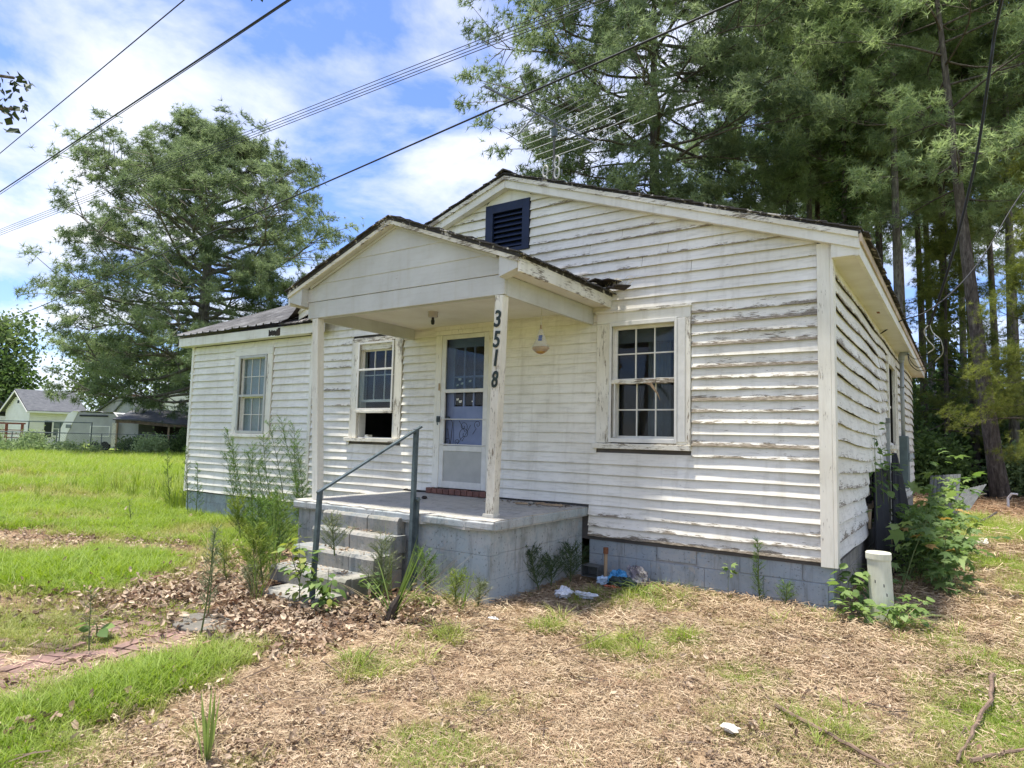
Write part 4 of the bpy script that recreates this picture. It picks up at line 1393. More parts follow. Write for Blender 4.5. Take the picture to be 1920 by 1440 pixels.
def cable(name, label, pts, r, mat, n=6, cat='cable', group=None, samples=10):
    """smooth curve through the points"""
    P = [np.array(p, float) for p in pts]
    P = [2 * P[0] - P[1]] + P + [2 * P[-1] - P[-2]]
    out_ = []
    for i in range(1, len(P) - 2):
        for k in range(samples):
            t = k / samples
            a, b, c, d = P[i - 1], P[i], P[i + 1], P[i + 2]
            out_.append(0.5 * ((2 * b) + (-a + c) * t + (2 * a - 5 * b + 4 * c - d) * t * t + (-a + 3 * b - 3 * c + d) * t ** 3))
    out_.append(P[-2])
    o = MB().tube(out_, r, n).build(name, mat, None, smooth=True)
    if label:
        tag(o, label, cat, group)
    return o


silver = simple('silver_cable', (0.55, 0.55, 0.52), (0.4, 0.4, 0.38), 20, .45, 0)
tails = thing('service_tails', 'looping black and silver service wires from the weatherhead past the eave', 'wires', (0.3, 7.0, 3.0))


def part_cable(name, pts, r, mat):
    o = cable(name, None, pts, r, mat)
    off = Vector(root_loc(tails))
    for v in o.data.vertices:
        v.co -= off
    o.parent = tails
    return o


part_cable('wire', [(0.23, 7.45, 3.35), (0.28, 7.2, 3.12), (0.42, 6.9, 2.96), (0.58, 6.5, 2.95), (0.70, 6.1, 3.02)], 0.007, M['wire'])
part_cable('wire', [(0.23, 7.45, 3.35), (0.29, 7.3, 3.18), (0.42, 6.9, 3.02), (0.60, 6.4, 3.02), (0.74, 5.9, 3.08)], 0.007, M['wire'])
part_cable('wire', [(0.23, 7.45, 3.35), (0.36, 6.9, 3.18), (0.50, 6.5, 3.14), (0.60, 6.2, 3.18)], 0.006, M['wire'])
part_cable('silver_tail', [(0.70, 6.1, 3.02), (0.82, 5.7, 3.12), (0.80, 5.5, 3.30), (0.70, 5.45, 3.42), (0.66, 5.4, 3.56)], 0.006, silver)
part_cable('silver_tail', [(0.60, 6.2, 3.18), (0.70, 5.8, 3.22), (0.62, 5.7, 3.34), (0.58, 5.5, 3.46), (0.66, 5.4, 3.56)], 0.009, silver)
cable('service_drop', 'thick black service cable sagging from the eave up to the right over the pines', [(0.62, 5.55, 3.50), (0.81, 4.79, 3.84), (1.08, 4.25, 4.66), (1.33, 3.72, 5.67), (1.48, 3.15, 6.55), (1.60, 2.56, 7.1), (2.2, -1.5, 8.6)], 0.019, M['wire'])
cable('telephone_cable', 'thin black telephone cable entering under the eave soffit', [(0.02, 4.70, 3.34), (0.10, 4.6, 3.37), (0.31, 4.55, 3.50), (0.65, 4.5, 3.60), (1.05, 5.05, 4.05), (1.45, 5.75, 4.74), (2.05, 6.64, 5.98), (3.4, 8.6, 8.2)], 0.010, M['wire'])

# sheets of black rubber leaning on the wall
shd = thing('leaning_black_sheet', 'stiff black rubber sheet folded and leaning against the side wall', 'rubber sheet', (0.3, 4.2, 0))


def plate(mb, pts, th):
    a = np.array(pts, float)
    n = np.cross(a[1] - a[0], a[2] - a[0])
    n /= np.linalg.norm(n)
    k = len(pts)
    b = a - n * th
    return mb.add(list(a) + list(b), [tuple(range(k)), tuple(range(2 * k - 1, k - 1, -1))] + [(q, k + q, k + (q + 1) % k, (q + 1) % k) for q in range(k)])


plate(MB(), [(0.14, 4.9, 1.47), (0.30, 2.6, -0.02), (0.37, 3.25, -0.02), (0.19, 4.95, 1.47)], 0.02).build('panel', simple('grey_black_rubber', (0.016, 0.016, 0.017), (0.010, 0.010, 0.011), 3, .85, .1), shd)
plate(MB(), [(0.19, 4.98, 1.46), (0.375, 3.25, -0.02), (0.48, 4.4, -0.02), (0.24, 5.2, 1.15)], 0.02).build('panel', M['black'], shd)
plate(MB(), [(0.04, 3.2, 1.28), (0.20, 1.75, -0.02), (0.30, 2.55, -0.02), (0.10, 4.2, 1.2)], 0.02).build('panel', M['black'], shd)
tb = MB().box(0.028, 0.062, 2.53, 2.66, 0.52, 0.76).build('tan_carton', simple('tan_cardboard', (0.42, 0.33, 0.21), (0.34, 0.26, 0.16), 6, .85, .1), None, bevel=.006)
tag(tb, 'small tan carton stuck in the gap of the broken side wall', 'carton')
pst = thing('electrical_duct', 'thin grey electrical duct rising behind the black sheet', 'duct', (0.06, 5.2, 0))
MB().box(0.03, 0.08, 5.15, 5.25, 0.4, 2.0).build('duct', M['conduit'], pst)
MB().box(0.028, 0.085, 5.14, 5.26, 1.95, 2.03).build('cover', M['steel'], pst)

# capped drain pipe
pv = thing('drain_pipe', 'short cream plastic drain pipe with a flat cap at the house corner', 'pipe', (0.405, -0.03, 0))
PC = (0.405, -0.03)
mb = MB()
vs, fs = [], []
for i, (r, zz) in enumerate([(0.098, -0.1), (0.098, 0.15), (0.098, 0.45), (0.0975, 0.535)]):
    for k in range(28):
        a = 2 * math.pi * k / 28
        vs.append((PC[0] - 0.045 * zz + r * math.cos(a), PC[1] + r * math.sin(a), zz))
for i in range(3):
    for k in range(28):
        fs.append((i * 28 + k, i * 28 + (k + 1) % 28, (i + 1) * 28 + (k + 1) % 28, (i + 1) * 28 + k))
fs.append(tuple(range(27, -1, -1)))
fs.append(tuple(range(84, 112)))
mb.add(vs, fs).build('pipe', M['pvc'], pv, smooth=False)
MB().lathe((PC[0] - 0.026, PC[1], 0.53), [(0.104, 0.0), (0.106, 0.01), (0.106, 0.058), (0.100, 0.066), (0.02, 0.068)], 28).build('cap', M['pvc'], pv)
for k, (a, zz) in enumerate(((-1.9, .33), (-1.2, .30), (-1.0, .22), (-1.75, .62))):
    if zz < .5:
        x, y = PC[0] - 0.045 * zz + .0995 * math.cos(a), PC[1] + .0995 * math.sin(a)
        MB().add([(x - .004, y, zz), (x + .004, y, zz), (x + .003, y - .001, zz + .025), (x - .005, y - .001, zz + .03)], [(0, 1, 2, 3)]).build('scuff', M['wire'], pv)

# rusty stub and litter at the porch corner
rp = thing('rusty_pipe', 'thin tan pipe with a rusty cap standing by the blue foundation', 'pipe', (-2.22, -0.36, 0))
MB().tube([(-2.22, -0.36, -0.05), (-2.22, -0.36, 0.33)], 0.020, 10).build('pipe', M['raw_wood'], rp)
MB().tube([(-2.22, -0.36, 0.32), (-2.22, -0.36, 0.385)], 0.029, 10).build('cap', M['rust'], rp)
bxm = thing('junction_box', 'open grey metal box lying on its side beside the rusty pipe', 'metal box', (-2.44, -0.32, 0))
frame_box(MB(), -2.50, -2.30, 0.05, 0.17, 0.006, -0.40, -0.24).build('box', M['steel'], bxm)
MB().box(-2.494, -2.306, -0.245, -0.24, 0.056, 0.164).build('back_plate', M['steel'], bxm)


def crumple(name, label, cat, c, r, mats, seed, n=26, m=15, sq=0.6, ridges=0.6):
    q = random.Random(seed)
    ph = [(q.uniform(1, 4), q.uniform(1, 4), q.uniform(0, 6), q.uniform(0, 6)) for _ in range(7)]
    vs, fs = [], []
    for i in range(m + 1):
        th = math.pi * i / m
        for k in range(n):
            a = 2 * math.pi * k / n
            rr = 1.0
            for j, (f1, f2, p1, p2) in enumerate(ph):
                rr += ridges / 3.2 * abs(math.sin(f1 * a + p1)) * math.sin(f2 * th * 1.3 + p2)
            rr *= q.uniform(0.80, 1.12)
            vs.append((c[0] + r[0] * rr * math.sin(th) * math.cos(a), c[1] + r[1] * rr * math.sin(th) * math.sin(a), max(0.004, c[2] + r[2] * rr * math.cos(th))))
    for i in range(m):
        for k in range(n):
            k2 = (k + 1) % n
            fs.append((i * n + k, i * n + k2, (i + 1) * n + k2, (i + 1) * n + k))
    o = MB().add(vs, fs).build(name, mats, None)
    return tag(o, label, cat)


def bagmat(name, c1, c2, rough=0.35):
    return simple(name, c1, c2, 9, rough, 0.3, lo=.42, hi=.58)


crumple('plastic_bag', 'crumpled bright blue plastic bag against the foundation', 'plastic bag', (-2.06, -0.36, 0.09), (0.14, 0.11, 0.09), bagmat('blue_plastic', (0.10, 0.36, 0.62), (0.04, 0.20, 0.40)), 3)
crumple('trash_bag', 'dark torn trash bag at the right of the blue plastic bag', 'trash bag', (-1.90, -0.28, 0.10), (0.10, 0.09, 0.11), bagmat('dark_plastic', (0.12, 0.11, 0.13), (0.45, 0.42, 0.38)), 9)
crumple('black_rag', 'black crumpled rag under the blue plastic bag', 'rag', (-1.97, -0.47, 0.05), (0.14, 0.07, 0.06), bagmat('black_rag', (0.02, 0.03, 0.03), (0.04, 0.06, 0.055)), 5)
crumple('orange_wrapper', 'small red-orange wrapper below the blue plastic bag', 'wrapper', (-2.04, -0.55, 0.02), (0.08, 0.03, 0.015), bagmat('orange_paper', (0.50, 0.14, 0.06), (0.35, 0.09, 0.05)), 6)
crumple('pale_wrapper', 'pale blue film wrapper left of the blue plastic bag', 'wrapper', (-2.20, -0.48, 0.05), (0.06, 0.04, 0.05), bagmat('pale_film', (0.45, 0.56, 0.68), (0.3, 0.42, 0.55)), 16)
crumple('white_bag', 'white crumpled plastic bag on the grass in front of the porch', 'plastic bag', (-2.25, -1.22, 0.04), (0.075, 0.10, 0.05), bagmat('white_film', (0.66, 0.68, 0.70), (0.45, 0.47, 0.5)), 7)
crumple('white_bag_strip', 'long white strip of plastic right of the white bag', 'plastic strip', (-2.06, -1.12, 0.03), (0.12, 0.04, 0.028), bagmat('white_film2', (0.68, 0.70, 0.70), (0.48, 0.5, 0.52)), 12)
crumple('paper_scrap', 'white paper scrap lying on the dry front yard', 'paper scrap', (-0.03, -3.28, 0.022), (0.045, 0.035, 0.022), bagmat('white_paper', (0.75, 0.72, 0.64), (0.6, 0.56, 0.48), .8), 8, 12, 6)
crumple('paper_scrap', 'tiny white bit on the straw in front of the porch wall', 'paper scrap', (-2.33, -2.29, 0.012), (0.05, 0.02, 0.010), bagmat('white_paper2', (0.7, 0.68, 0.62), (0.55, 0.52, 0.46), .8), 18, 10, 5)

# ------------------------------------------------------------------ TV aerial on the ridge
AX, AY, AZ = -3.88, 1.12, 6.30
ant = thing('tv_aerial', 'old roof TV aerial with long rods and two double-ring loops', 'tv aerial', (AX, AY, RIDGE_Z))
ad = np.array((0.20, 0.98, 0.0))
ae = np.array((0.98, -0.20, 0.0))
A0 = np.array((AX, AY, AZ))
MB().tube([(AX, AY, RIDGE_Z - .05), (AX, AY, AZ + 0.04)], 0.018, 8).build('mast', simple('dark_mast', (0.10, 0.095, 0.09), None, 20, .6, .1), ant)
MB().box(AX - .035, AX + .035, AY - .035, AY + .035, AZ - 0.22, AZ - 0.10).build('bracket', M['iron'], ant)
MB().beam(A0 - ad * 1.42, A0 + ad * 0.95, 0.022, 0.022).build('boom', M['steel'], ant)
for k, t in enumerate((-1.40, -1.24, -1.08, -0.92, -0.62)):
    c = A0 + ad * t + np.array((0, 0, 0.02))
    MB().tube([c - ae * 0.085, c + ae * 0.085], 0.006, 5).build('director', M['steel'], ant)
for k, (t, L_) in enumerate(((-0.30, 0.62), (-0.18, 0.75), (-0.05, 0.72), (0.10, 0.86), (0.30, 0.84), (0.50, 1.02), (0.72, 1.02), (0.94, 1.22))):
    c = A0 + ad * t + np.array((0, 0, 0.016))
    bend = -ad * 0.06
    MB().tube([c - ae * L_ + bend * L_, c, c + ae * L_ + bend * L_], 0.0055, 5).build('element', silver if k > 2 else M['steel'], ant)
for sgn in (1, -1):
    arm0 = A0 + ad * (-0.42) + np.array((0, 0, 0.03 * sgn))
    dirn = -ad * 0.50 + np.array((0, 0, 0.62 * sgn))
    dirn = dirn / np.linalg.norm(dirn)
    L_ = 0.52
    MB().beam(arm0, arm0 + dirn * L_, 0.02, 0.02, up=(1, 0, 0)).build('reflector_arm', M['steel'], ant)
    for k in range(4):
        c = arm0 + dirn * (0.09 + k * 0.137)
        MB().tube([c - ae * 0.27, c + ae * 0.27], 0.0055, 5).build('reflector_rod', M['steel'], ant)
for k, (off, zc) in enumerate(((-0.135, 5.485), (0.10, 5.56))):
    c = np.array((AX, AY - 0.05, 0)) + ae * off
    mb = MB()
    for zz in (zc - 0.083, zc + 0.083):
        pts = [c + ae * 0.05 * math.cos(t) + np.array((0, 0, zz + 0.085 * math.sin(t))) for t in np.linspace(0, 2 * math.pi, 25)]
        mb.tube(pts, 0.013, 6, caps=False)
    mb.build('ring_loop', simple('pale_grey_loop', (0.50, 0.49, 0.46), (0.38, 0.37, 0.35), 20, .6, .05), ant, smooth=True)
MB().tube([np.array((AX, AY - 0.05, 5.53)) - ae * .13, np.array((AX, AY - .05, 5.56)) + ae * .1], 0.012, 6).tube([np.array((AX, AY, 5.62)) + ae * .05, np.array((AX, AY, 5.2)) + ae * .03], 0.006, 5).tube([np.array((AX, AY - .05, 5.72)) + ae * .2, np.array((AX, AY - .05, 5.62)) + ae * .2], 0.008, 5).tube([np.array((AX, AY - .05, 5.50)) + ae * .2, np.array((AX, AY - .05, 5.42)) + ae * .2], 0.008, 5).build('loop_arm', M['steel'], ant)


# ------------------------------------------------------------------ overhead lines
def ext(a, b, f0, f1):
    a, b = np.array(a), np.array(b)
    return a + (a - b) * f0, b + (b - a) * f1


def span_line(name, label, a, b, r, f0=3.0, f1=1.6, sag=0.0, group=None, twist=0.0):
    p, q = ext(a, b, f0, f1)
    n = 40
    mb = MB()
    pts = [p + (q - p) * t + np.array((0, 0, -sag * 4 * t * (1 - t))) for t in np.linspace(0, 1, n + 1)]
    mb.tube(pts, r, 6)
    o = mb.build(name, M['wire'], None, smooth=True)
    return tag(o, label, 'power line', group)


span_line('power_line', 'topmost single overhead line crossing the upper left sky', (-17.6, -1.56, 8.0), (-8.42, -2.18, 8.0), 0.010)
span_line('power_line', 'thick overhead cable below the topmost line in the left sky', (-19.0, -1.08, 7.5), (-6.45, -1.77, 7.5), 0.014)
span_line('power_line', 'thin line running just under the thick overhead cable', (-18.94, -1.09, 7.42), (-6.32, -1.82, 7.42), 0.007)
for k, (a, b) in enumerate((((-29.2, 2.02, 9.06), (-4.22, 2.32, 9.06)), ((-28.9, 1.94, 8.92), (-4.18, 2.24, 8.92)), ((-28.5, 1.84, 8.76), (-4.12, 2.12, 8.76)), ((-28.1, 1.74, 8.6), (-4.04, 1.99, 8.6)))):
    span_line('power_line', ('uppermost of the four bundled lines behind the house roof peak', 'second of the four bundled lines from the top', 'third of the four bundled lines from the top', 'lowest of the four bundled lines')[k], a, b, 0.0075, group='four bundled overhead lines')
span_line('power_line', 'lowest overhead cable passing right above the porch roof', (-31.65, 3.05, 6.08), (-0.89, -0.76, 6.08), 0.0125, f0=1.2, f1=0.6, sag=0.30)
# ------------------------------------------------------------------ trees
def bark_mat(name, c1, c2, c3):
    m, t, p, o = new_mat(name)
    co = t.n('ShaderNodeTexCoord').outputs['Object']
    a = t.noise(t.scale(co, 6, 6, 1.4), 2.2, 7.0, 0.68, 0.4)
    t.l(t.ramp(a, (0.32, c3), (0.5, c1), (0.68, c2)), p.inputs['Base Color'])
    p.inputs['Roughness'].default_value = 0.95
    bump(t, p, a, 0.8, 0.05)
    return m


M['bark'] = bark_mat('pine_bark', (0.095, 0.078, 0.064), (0.19, 0.165, 0.14), (0.035, 0.028, 0.024))
M['bark_grey'] = bark_mat('grey_bark', (0.16, 0.145, 0.12), (0.28, 0.26, 0.22), (0.06, 0.05, 0.045))
M['needle_blue'] = leaf_mat('blue_green_needles', (0.085, 0.122, 0.062), (0.265, 0.325, 0.170), 0.48, attr='tone')
M['needle'] = leaf_mat('pine_needles', (0.125, 0.18, 0.085), (0.36, 0.44, 0.215), 0.52, attr='tone')
M['needle_gold'] = leaf_mat('yellow_green_needles', (0.090, 0.120, 0.030), (0.26, 0.29, 0.075), 0.45, attr='tone')
M['leaf_light'] = leaf_mat('light_broad_leaves', (0.07, 0.11, 0.035), (0.21, 0.27, 0.11), 0.42, attr='tone')
M['leaf_dark'] = leaf_mat('dark_broad_leaves', (0.045, 0.078, 0.025), (0.15, 0.22, 0.07), 0.45, attr='tone')
M['leaf_vine'] = leaf_mat('vine_leaves', (0.14, 0.20, 0.08), (0.34, 0.42, 0.21), 0.4, attr='tone')


def make_tuft(rng, n, length, width, spread=1.0):
    """needles fanning from a point; axis +z. returns (n*3,3)"""
    t = np.zeros((n, 3, 3))
    for i in range(n):
        a = rng.uniform(0, 2 * math.pi)
        u = rng.uniform(-0.35, 1.0) * spread
        d = np.array([math.cos(a) * math.sqrt(max(0.05, 1 - u * u)), math.sin(a) * math.sqrt(max(0.05, 1 - u * u)), u])
        d /= np.linalg.norm(d)
        s = np.cross(d, rng.normal(size=3))
        s /= np.linalg.norm(s)
        L = length * rng.uniform(0.7, 1.15)
        t[i, 0] = s * width / 2
        t[i, 1] = -s * width / 2
        t[i, 2] = d * L
    return t.reshape(-1, 3)


def make_leafclump(rng, n, size, spread):
    """broad leaves as folded quads (two triangles each share an edge) scattered round a point"""
    t = np.zeros((n, 2, 3, 3))
    for i in range(n):
        c = rng.normal(size=3) * spread
        d = rng.normal(size=3)
        d[2] *= 0.5
        d /= np.linalg.norm(d)
        s = np.cross(d, rng.normal(size=3) * 0.6 + np.array([0, 0, 1.0]))
        s /= np.linalg.norm(s)
        L = size * rng.uniform(0.7, 1.3)
        p0, p2 = c, c + d * L
        mid = c + d * L * 0.5
        nn = np.cross(d, s) * L * 0.08
        p1, p3 = mid + s * L * 0.32 - nn, mid - s * L * 0.32 - nn
        t[i, 0] = (p0, p1, p2)
        t[i, 1] = (p0, p2, p3)
    return t.reshape(-1, 3)


def rot_to(d, rng):
    """matrices turning +z to d with random spin; d (N,3)"""
    d = d / (np.linalg.norm(d, axis=1, keepdims=True) + 1e-9)
    r = rng.normal(size=d.shape)
    x = np.cross(r, d)
    x /= (np.linalg.norm(x, axis=1, keepdims=True) + 1e-9)
    y = np.cross(d, x)
    return np.stack([x, y, d], axis=2)


def place(protos, pos, dirs, scl, rng, tone=None):
    pos = np.asarray(pos)
    N = len(pos)
    mats = rot_to(np.asarray(dirs), rng)
    which = rng.integers(0, len(protos), N)
    V, TONE = [], []
    tone = rng.uniform(0, 1, N) if tone is None else np.asarray(tone)
    for k, pr in enumerate(protos):
        idx = np.where(which == k)[0]
        if len(idx) == 0:
            continue
        v = np.einsum('nij,mj->nmi', mats[idx], pr) * np.asarray(scl)[idx][:, None, None] + pos[idx][:, None, :]
        V.append(v.reshape(-1, 3))
        TONE.append(np.repeat(tone[idx], len(pr)))
    V = np.concatenate(V)
    T = np.concatenate(TONE)
    tri = np.arange(len(V)).reshape(-1, 3)
    return V, tri, np.clip(T, 0, 1)


def pine(seed, H, base, crad, trad, nlimb, tuft_len, tuft_w, needles, per=1.0, profile='tall', lean=(0, 0), limb_r=0.05, tuft_gap=0.33, nsub=6, dead=0, droop=0.15, tip=4, tips=0.16):
    """returns wood MB (local, base at origin) and crown arrays"""
    rng = np.random.default_rng(seed)
    wood = MB()
    n = 14
    ph = rng.uniform(0, 6.28, 4)

    def axis(z):
        t = z / H
        return np.array([lean[0] * z + 0.25 * math.sin(t * 3 + ph[0]) * t, lean[1] * z + 0.25 * math.sin(t * 2.6 + ph[1]) * t, z])
    pts = [axis(-0.3 + (H + 0.3) * i / n) for i in range(n + 1)]
    rad = [max(0.02, trad * (1.25 if i == 0 else 1.0) * (1 - 0.93 * (i / n) ** 1.15)) for i in range(n + 1)]
    wood.tube(pts, rad, 10)
    protos = [make_tuft(rng, needles, tuft_len, tuft_w) for _ in range(6)]
    P, D, S, TN = [], [], [], []
    for k in range(nlimb):
        t = (k + rng.uniform(0, 1)) / nlimb
        z = base + (H * 0.985 - base) * t ** 0.9
        if profile == 'round':
            L = crad * (math.sin(math.pi * min(1, (0.20 + 0.80 * t) ** 0.92)) ** 0.62) * rng.uniform(0.72, 1.08)
        elif profile == 'cone':
            L = crad * (1 - 0.82 * t) * rng.uniform(0.6, 1.1)
        else:
            L = crad * (0.55 + 0.6 * math.sin(math.pi * (0.12 + 0.86 * t))) * rng.uniform(0.55, 1.1)
        L = max(L, 0.5)
        a = k * 2.399 + rng.uniform(-0.5, 0.5)
        up = (-droop + 0.75 * t ** 1.5) + rng.uniform(-0.15, 0.18)
        d = np.array([math.cos(a), math.sin(a), up])
        d /= np.linalg.norm(d)
        p0 = axis(z)
        m = 7
        lp = []
        bend = rng.normal(size=3) * 0.10
        for i in range(m):
            s = i / (m - 1)
            lp.append(p0 + d * L * s + np.array([0, 0, 0.18 * L * s * s * (0.6 if t < 0.4 else 1.0) - 0.10 * L * s]) + bend * L * math.sin(s * 3.0))
        r0 = limb_r * (0.35 + 0.65 * L / crad) * (1.0 if t < 0.75 else 0.6)
        wood.tube(lp, [r0 * (1 - 0.82 * i / (m - 1)) for i in range(m)], 5, caps=False)
        if k < dead:
            continue
        cl_tone = rng.uniform(0.25, 0.75)
        for q in range(nsub):
            cl_tone = rng.uniform(0.08, 0.92)
            s = rng.uniform(0.30, 1.0) if q else 1.0
            ii = min(m - 2, int(s * (m - 1)))
            f = s * (m - 1) - ii
            b0 = lp[ii] * (1 - f) + lp[ii + 1] * f
            sd = d + rng.normal(size=3) * np.array([0.75, 0.75, 0.42]) + np.array([0, 0, 0.18])
            sd /= np.linalg.norm(sd)
            SL = L * rng.uniform(0.18, 0.38) * (0.6 if q == 0 else 1.0) + 0.25
            e = b0 + sd * SL + np.array([0, 0, 0.12 * SL])
            wood.tube([b0, (b0 + e) / 2 + rng.normal(size=3) * .05, e], [r0 * .3, r0 * .2, r0 * .10], 3, caps=False)
            cnt = max(3, int(per * SL / tuft_gap * 2.6))
            for c in range(cnt):
                u = 1.05 - min(0.9, abs(rng.normal()) * 0.34)
                pp = b0 + (e - b0) * u + rng.normal(size=3) * np.array([1, 1, .7]) * (0.10 + 0.13 * SL)
                dd = sd + np.array([0, 0, 0.55]) + rng.normal(size=3) * 0.55
                P.append(pp)
                D.append(dd)
                S.append(rng.uniform(0.75, 1.25))
                TN.append(np.clip(cl_tone + rng.normal() * 0.20, 0, 1))
            for c in range(tip):
                P.append(e + rng.normal(size=3) * np.array([1, 1, .6]) * tips)
                D.append(sd + np.array([0, 0, 0.5]) + rng.normal(size=3) * 0.4)
                S.append(rng.uniform(0.9, 1.35))
                TN.append(np.clip(cl_tone + 0.08 + rng.normal() * 0.13, 0, 1))
    V, tri, T = place(protos, np.array(P), np.array(D), np.array(S), rng, np.array(TN))
    return wood, V, tri, T


def plant_tree(name, label, cat, loc, wood, V, tri, T, bark, leaf, group=None):
    t = thing(name, label, cat, loc, group)
    L = np.array(loc)
    wood.v = [tuple(np.array(p) + L) for p in wood.v]
    wood.build('trunk', bark, t, smooth=True)
    np_mesh('crown', V + L, tri, leaf, t, attrs={'tone': T}, kind='stuff')
    return t


def copy_tree(src, loc, rz, s, label, group=None):
    r = src.copy()
    COL.objects.link(r)
    r.location = loc
    r.rotation_euler = (0, 0, rz)
    r.scale = (s, s, s)
    r['label'] = label
    if group:
        r['group'] = group
    elif 'group' in r:
        del r['group']
    for ch in list(src.children):
        c = ch.copy()
        COL.objects.link(c)
        c.parent = r
        for g in list(ch.children):
            e = g.copy()
            COL.objects.link(e)
            e.parent = c
    return r


# broad old pine beyond the lawn on the left
wood, V, tri, T = pine(21, 21.0, 3.2, 7.8, 0.55, 118, 0.29, 0.031, 14, per=0.45, profile='round', limb_r=0.14, nsub=12, tuft_gap=0.30, droop=0.05, tip=18, tips=0.24)
plant_tree('pine_tree', 'broad round-crowned old pine standing alone behind the lawn', 'pine tree', (-40.5, 17.0, 0), wood, V, tri, T, M['bark_grey'], M['needle_blue'])
# pine straight behind the house
wood, V, tri, T = pine(33, 26.5, 7.6, 5.7, 0.34, 112, 0.24, 0.030, 12, per=0.4, profile='tall', limb_r=0.075, nsub=10, tuft_gap=0.30, lean=(0.0, 0.0), tip=28, tips=0.25)
plant_tree('pine_tree', 'tall bushy pine rising straight behind the house roof', 'pine tree', (-9.3, 18.6, 0), wood, V, tri, T, M['bark'], M['needle_blue'])

# the pine wood behind on the right
protoA = pine(41, 27.0, 13.0, 3.1, 0.20, 52, 0.22, 0.024, 12, per=0.25, limb_r=0.036, nsub=7, tip=18, tips=0.19)
protoB = pine(42, 25.0, 11.0, 3.2, 0.17, 52, 0.22, 0.024, 12, per=0.25, limb_r=0.036, nsub=7, tip=18, tips=0.19)
protoC = pine(43, 28.0, 14.0, 2.9, 0.19, 48, 0.22, 0.024, 12, per=0.25, limb_r=0.034, nsub=7, tip=18, tips=0.19)
protoD = pine(44, 13.0, 2.6, 3.1, 0.15, 40, 0.21, 0.011, 22, per=0.6, profile='cone', limb_r=0.04, nsub=9, droop=0.2, tip=12, tips=0.22)
G = 'pines of the wood behind the house'
tA = plant_tree('pine_tree', 'bare-stemmed tall pine behind the right roof slope nearest the house peak', 'pine tree', (-5.5, 25.0, 0), *protoA, M['bark'], M['needle'], G)
tB = plant_tree('pine_tree', 'dark ivy-clad pine just left of the house right eave', 'pine tree', (-2.7, 22.3, 0), *protoB, M['bark'], M['needle'], G)
tC = plant_tree('pine_tree', 'straight grey-trunked pine rising just right of the eave corner', 'pine tree', (-0.75, 21.4, 0), *protoC, M['bark_grey'], M['needle'], G)
tD = plant_tree('young_pine', 'young pine with yellow-green boughs low at the right edge', 'pine tree', (4.3, 19.8, 0), *protoD, M['bark'], M['needle_gold'])
copy_tree(tD, (2.9, 15.2, 0), 2.1, 0.62, 'small golden-green pine reaching over the yard at the far right')
copy_tree(tD, (0.6, 23.6, 0), 1.3, 0.8, 'young pine filling the gap behind the service cable')
spots = [
         (tA, (-3.4, 33.0), 3.3, 1.05, 'far pine directly above the right end of the roof'),
         (tB, (-0.4, 29.4), 4.1, 1.08, 'pine with a forked shadowy stem behind the service cable'),
         (tA, (0.5, 25.6), 0.6, 0.98, 'thick pine trunk crossed by the telephone cable'),
         (tC, (1.2, 33.5), 5.2, 1.0, 'far straight pine between the thick trunk and the leaning one'),
         (tB, (3.1, 30.0), 2.9, 1.05, 'pine at the right edge behind the leaning trunk'),
         (tA, (3.7, 24.2), 1.7, 1.0, 'big pine cut off by the right edge of the view'),
         (tC, (-6.1, 41.0), 0.2, 1.05, 'deep wood pine seen over the middle of the right roof slope'),
         (tC, (-2.1, 46.0), 2.2, 1.1, 'farthest pine above the right eave corner'),
         (tA, (2.0, 51.0), 4.6, 1.1, 'farthest pine behind the leaning trunk'),
         (tB, (-13.2, 38.5), 5.7, 0.95, 'far pine left of the tall bushy pine'),
         (tC, (5.6, 29.4), 1.1, 1.0, 'pine beyond the right edge with its crown overhead'),
         (tB, (-6.7, 27.8), 2.4, 1.0, 'slender pine behind the middle of the right roof slope'),
         (tC, (-4.1, 23.4), 0.9, 0.96, 'slender pine nearest behind the right end of the roof'),
         (tA, (-1.7, 25.8), 3.9, 1.02, 'slender pine between the ivy-clad pine and the eave corner pine'),
         (tC, (-0.1, 31.5), 1.9, 1.04, 'slender far pine just left of the thick trunk'),
         (tB, (1.5, 26.6), 5.3, 1.0, 'slender pine behind the crossing of the two cables'),
         (tA, (2.6, 35.5), 2.6, 1.05, 'slender far pine right of the leaning trunk'),
         (tC, (2.7, 25.0), 4.4, 1.0, 'slender pine close to the right of the leaning trunk'),
         (tB, (-5.2, 36.5), 0.5, 1.05, 'slender far pine over the right roof slope'),
         (tA, (-4.6, 27.4), 5.5, 1.0, 'pine with pale bark second left of the eave corner')]
for src, (x, y), rz, s, lab in spots:
    copy_tree(src, (x, y, 0), rz, s, lab, G)
# leaning trunk by the edge of the straw
wood, V, tri, T = pine(55, 21.0, 9.5, 3.4, 0.25, 40, 0.22, 0.024, 12, per=0.25, limb_r=0.04, nsub=7, lean=(-0.085, 0.0), tip=18, tips=0.19)
plant_tree('pine_tree', 'leaning pine trunk at the edge of the pine straw on the right', 'pine tree', (1.98, 18.3, 0), wood, V, tri, T, M['bark'], M['needle'])


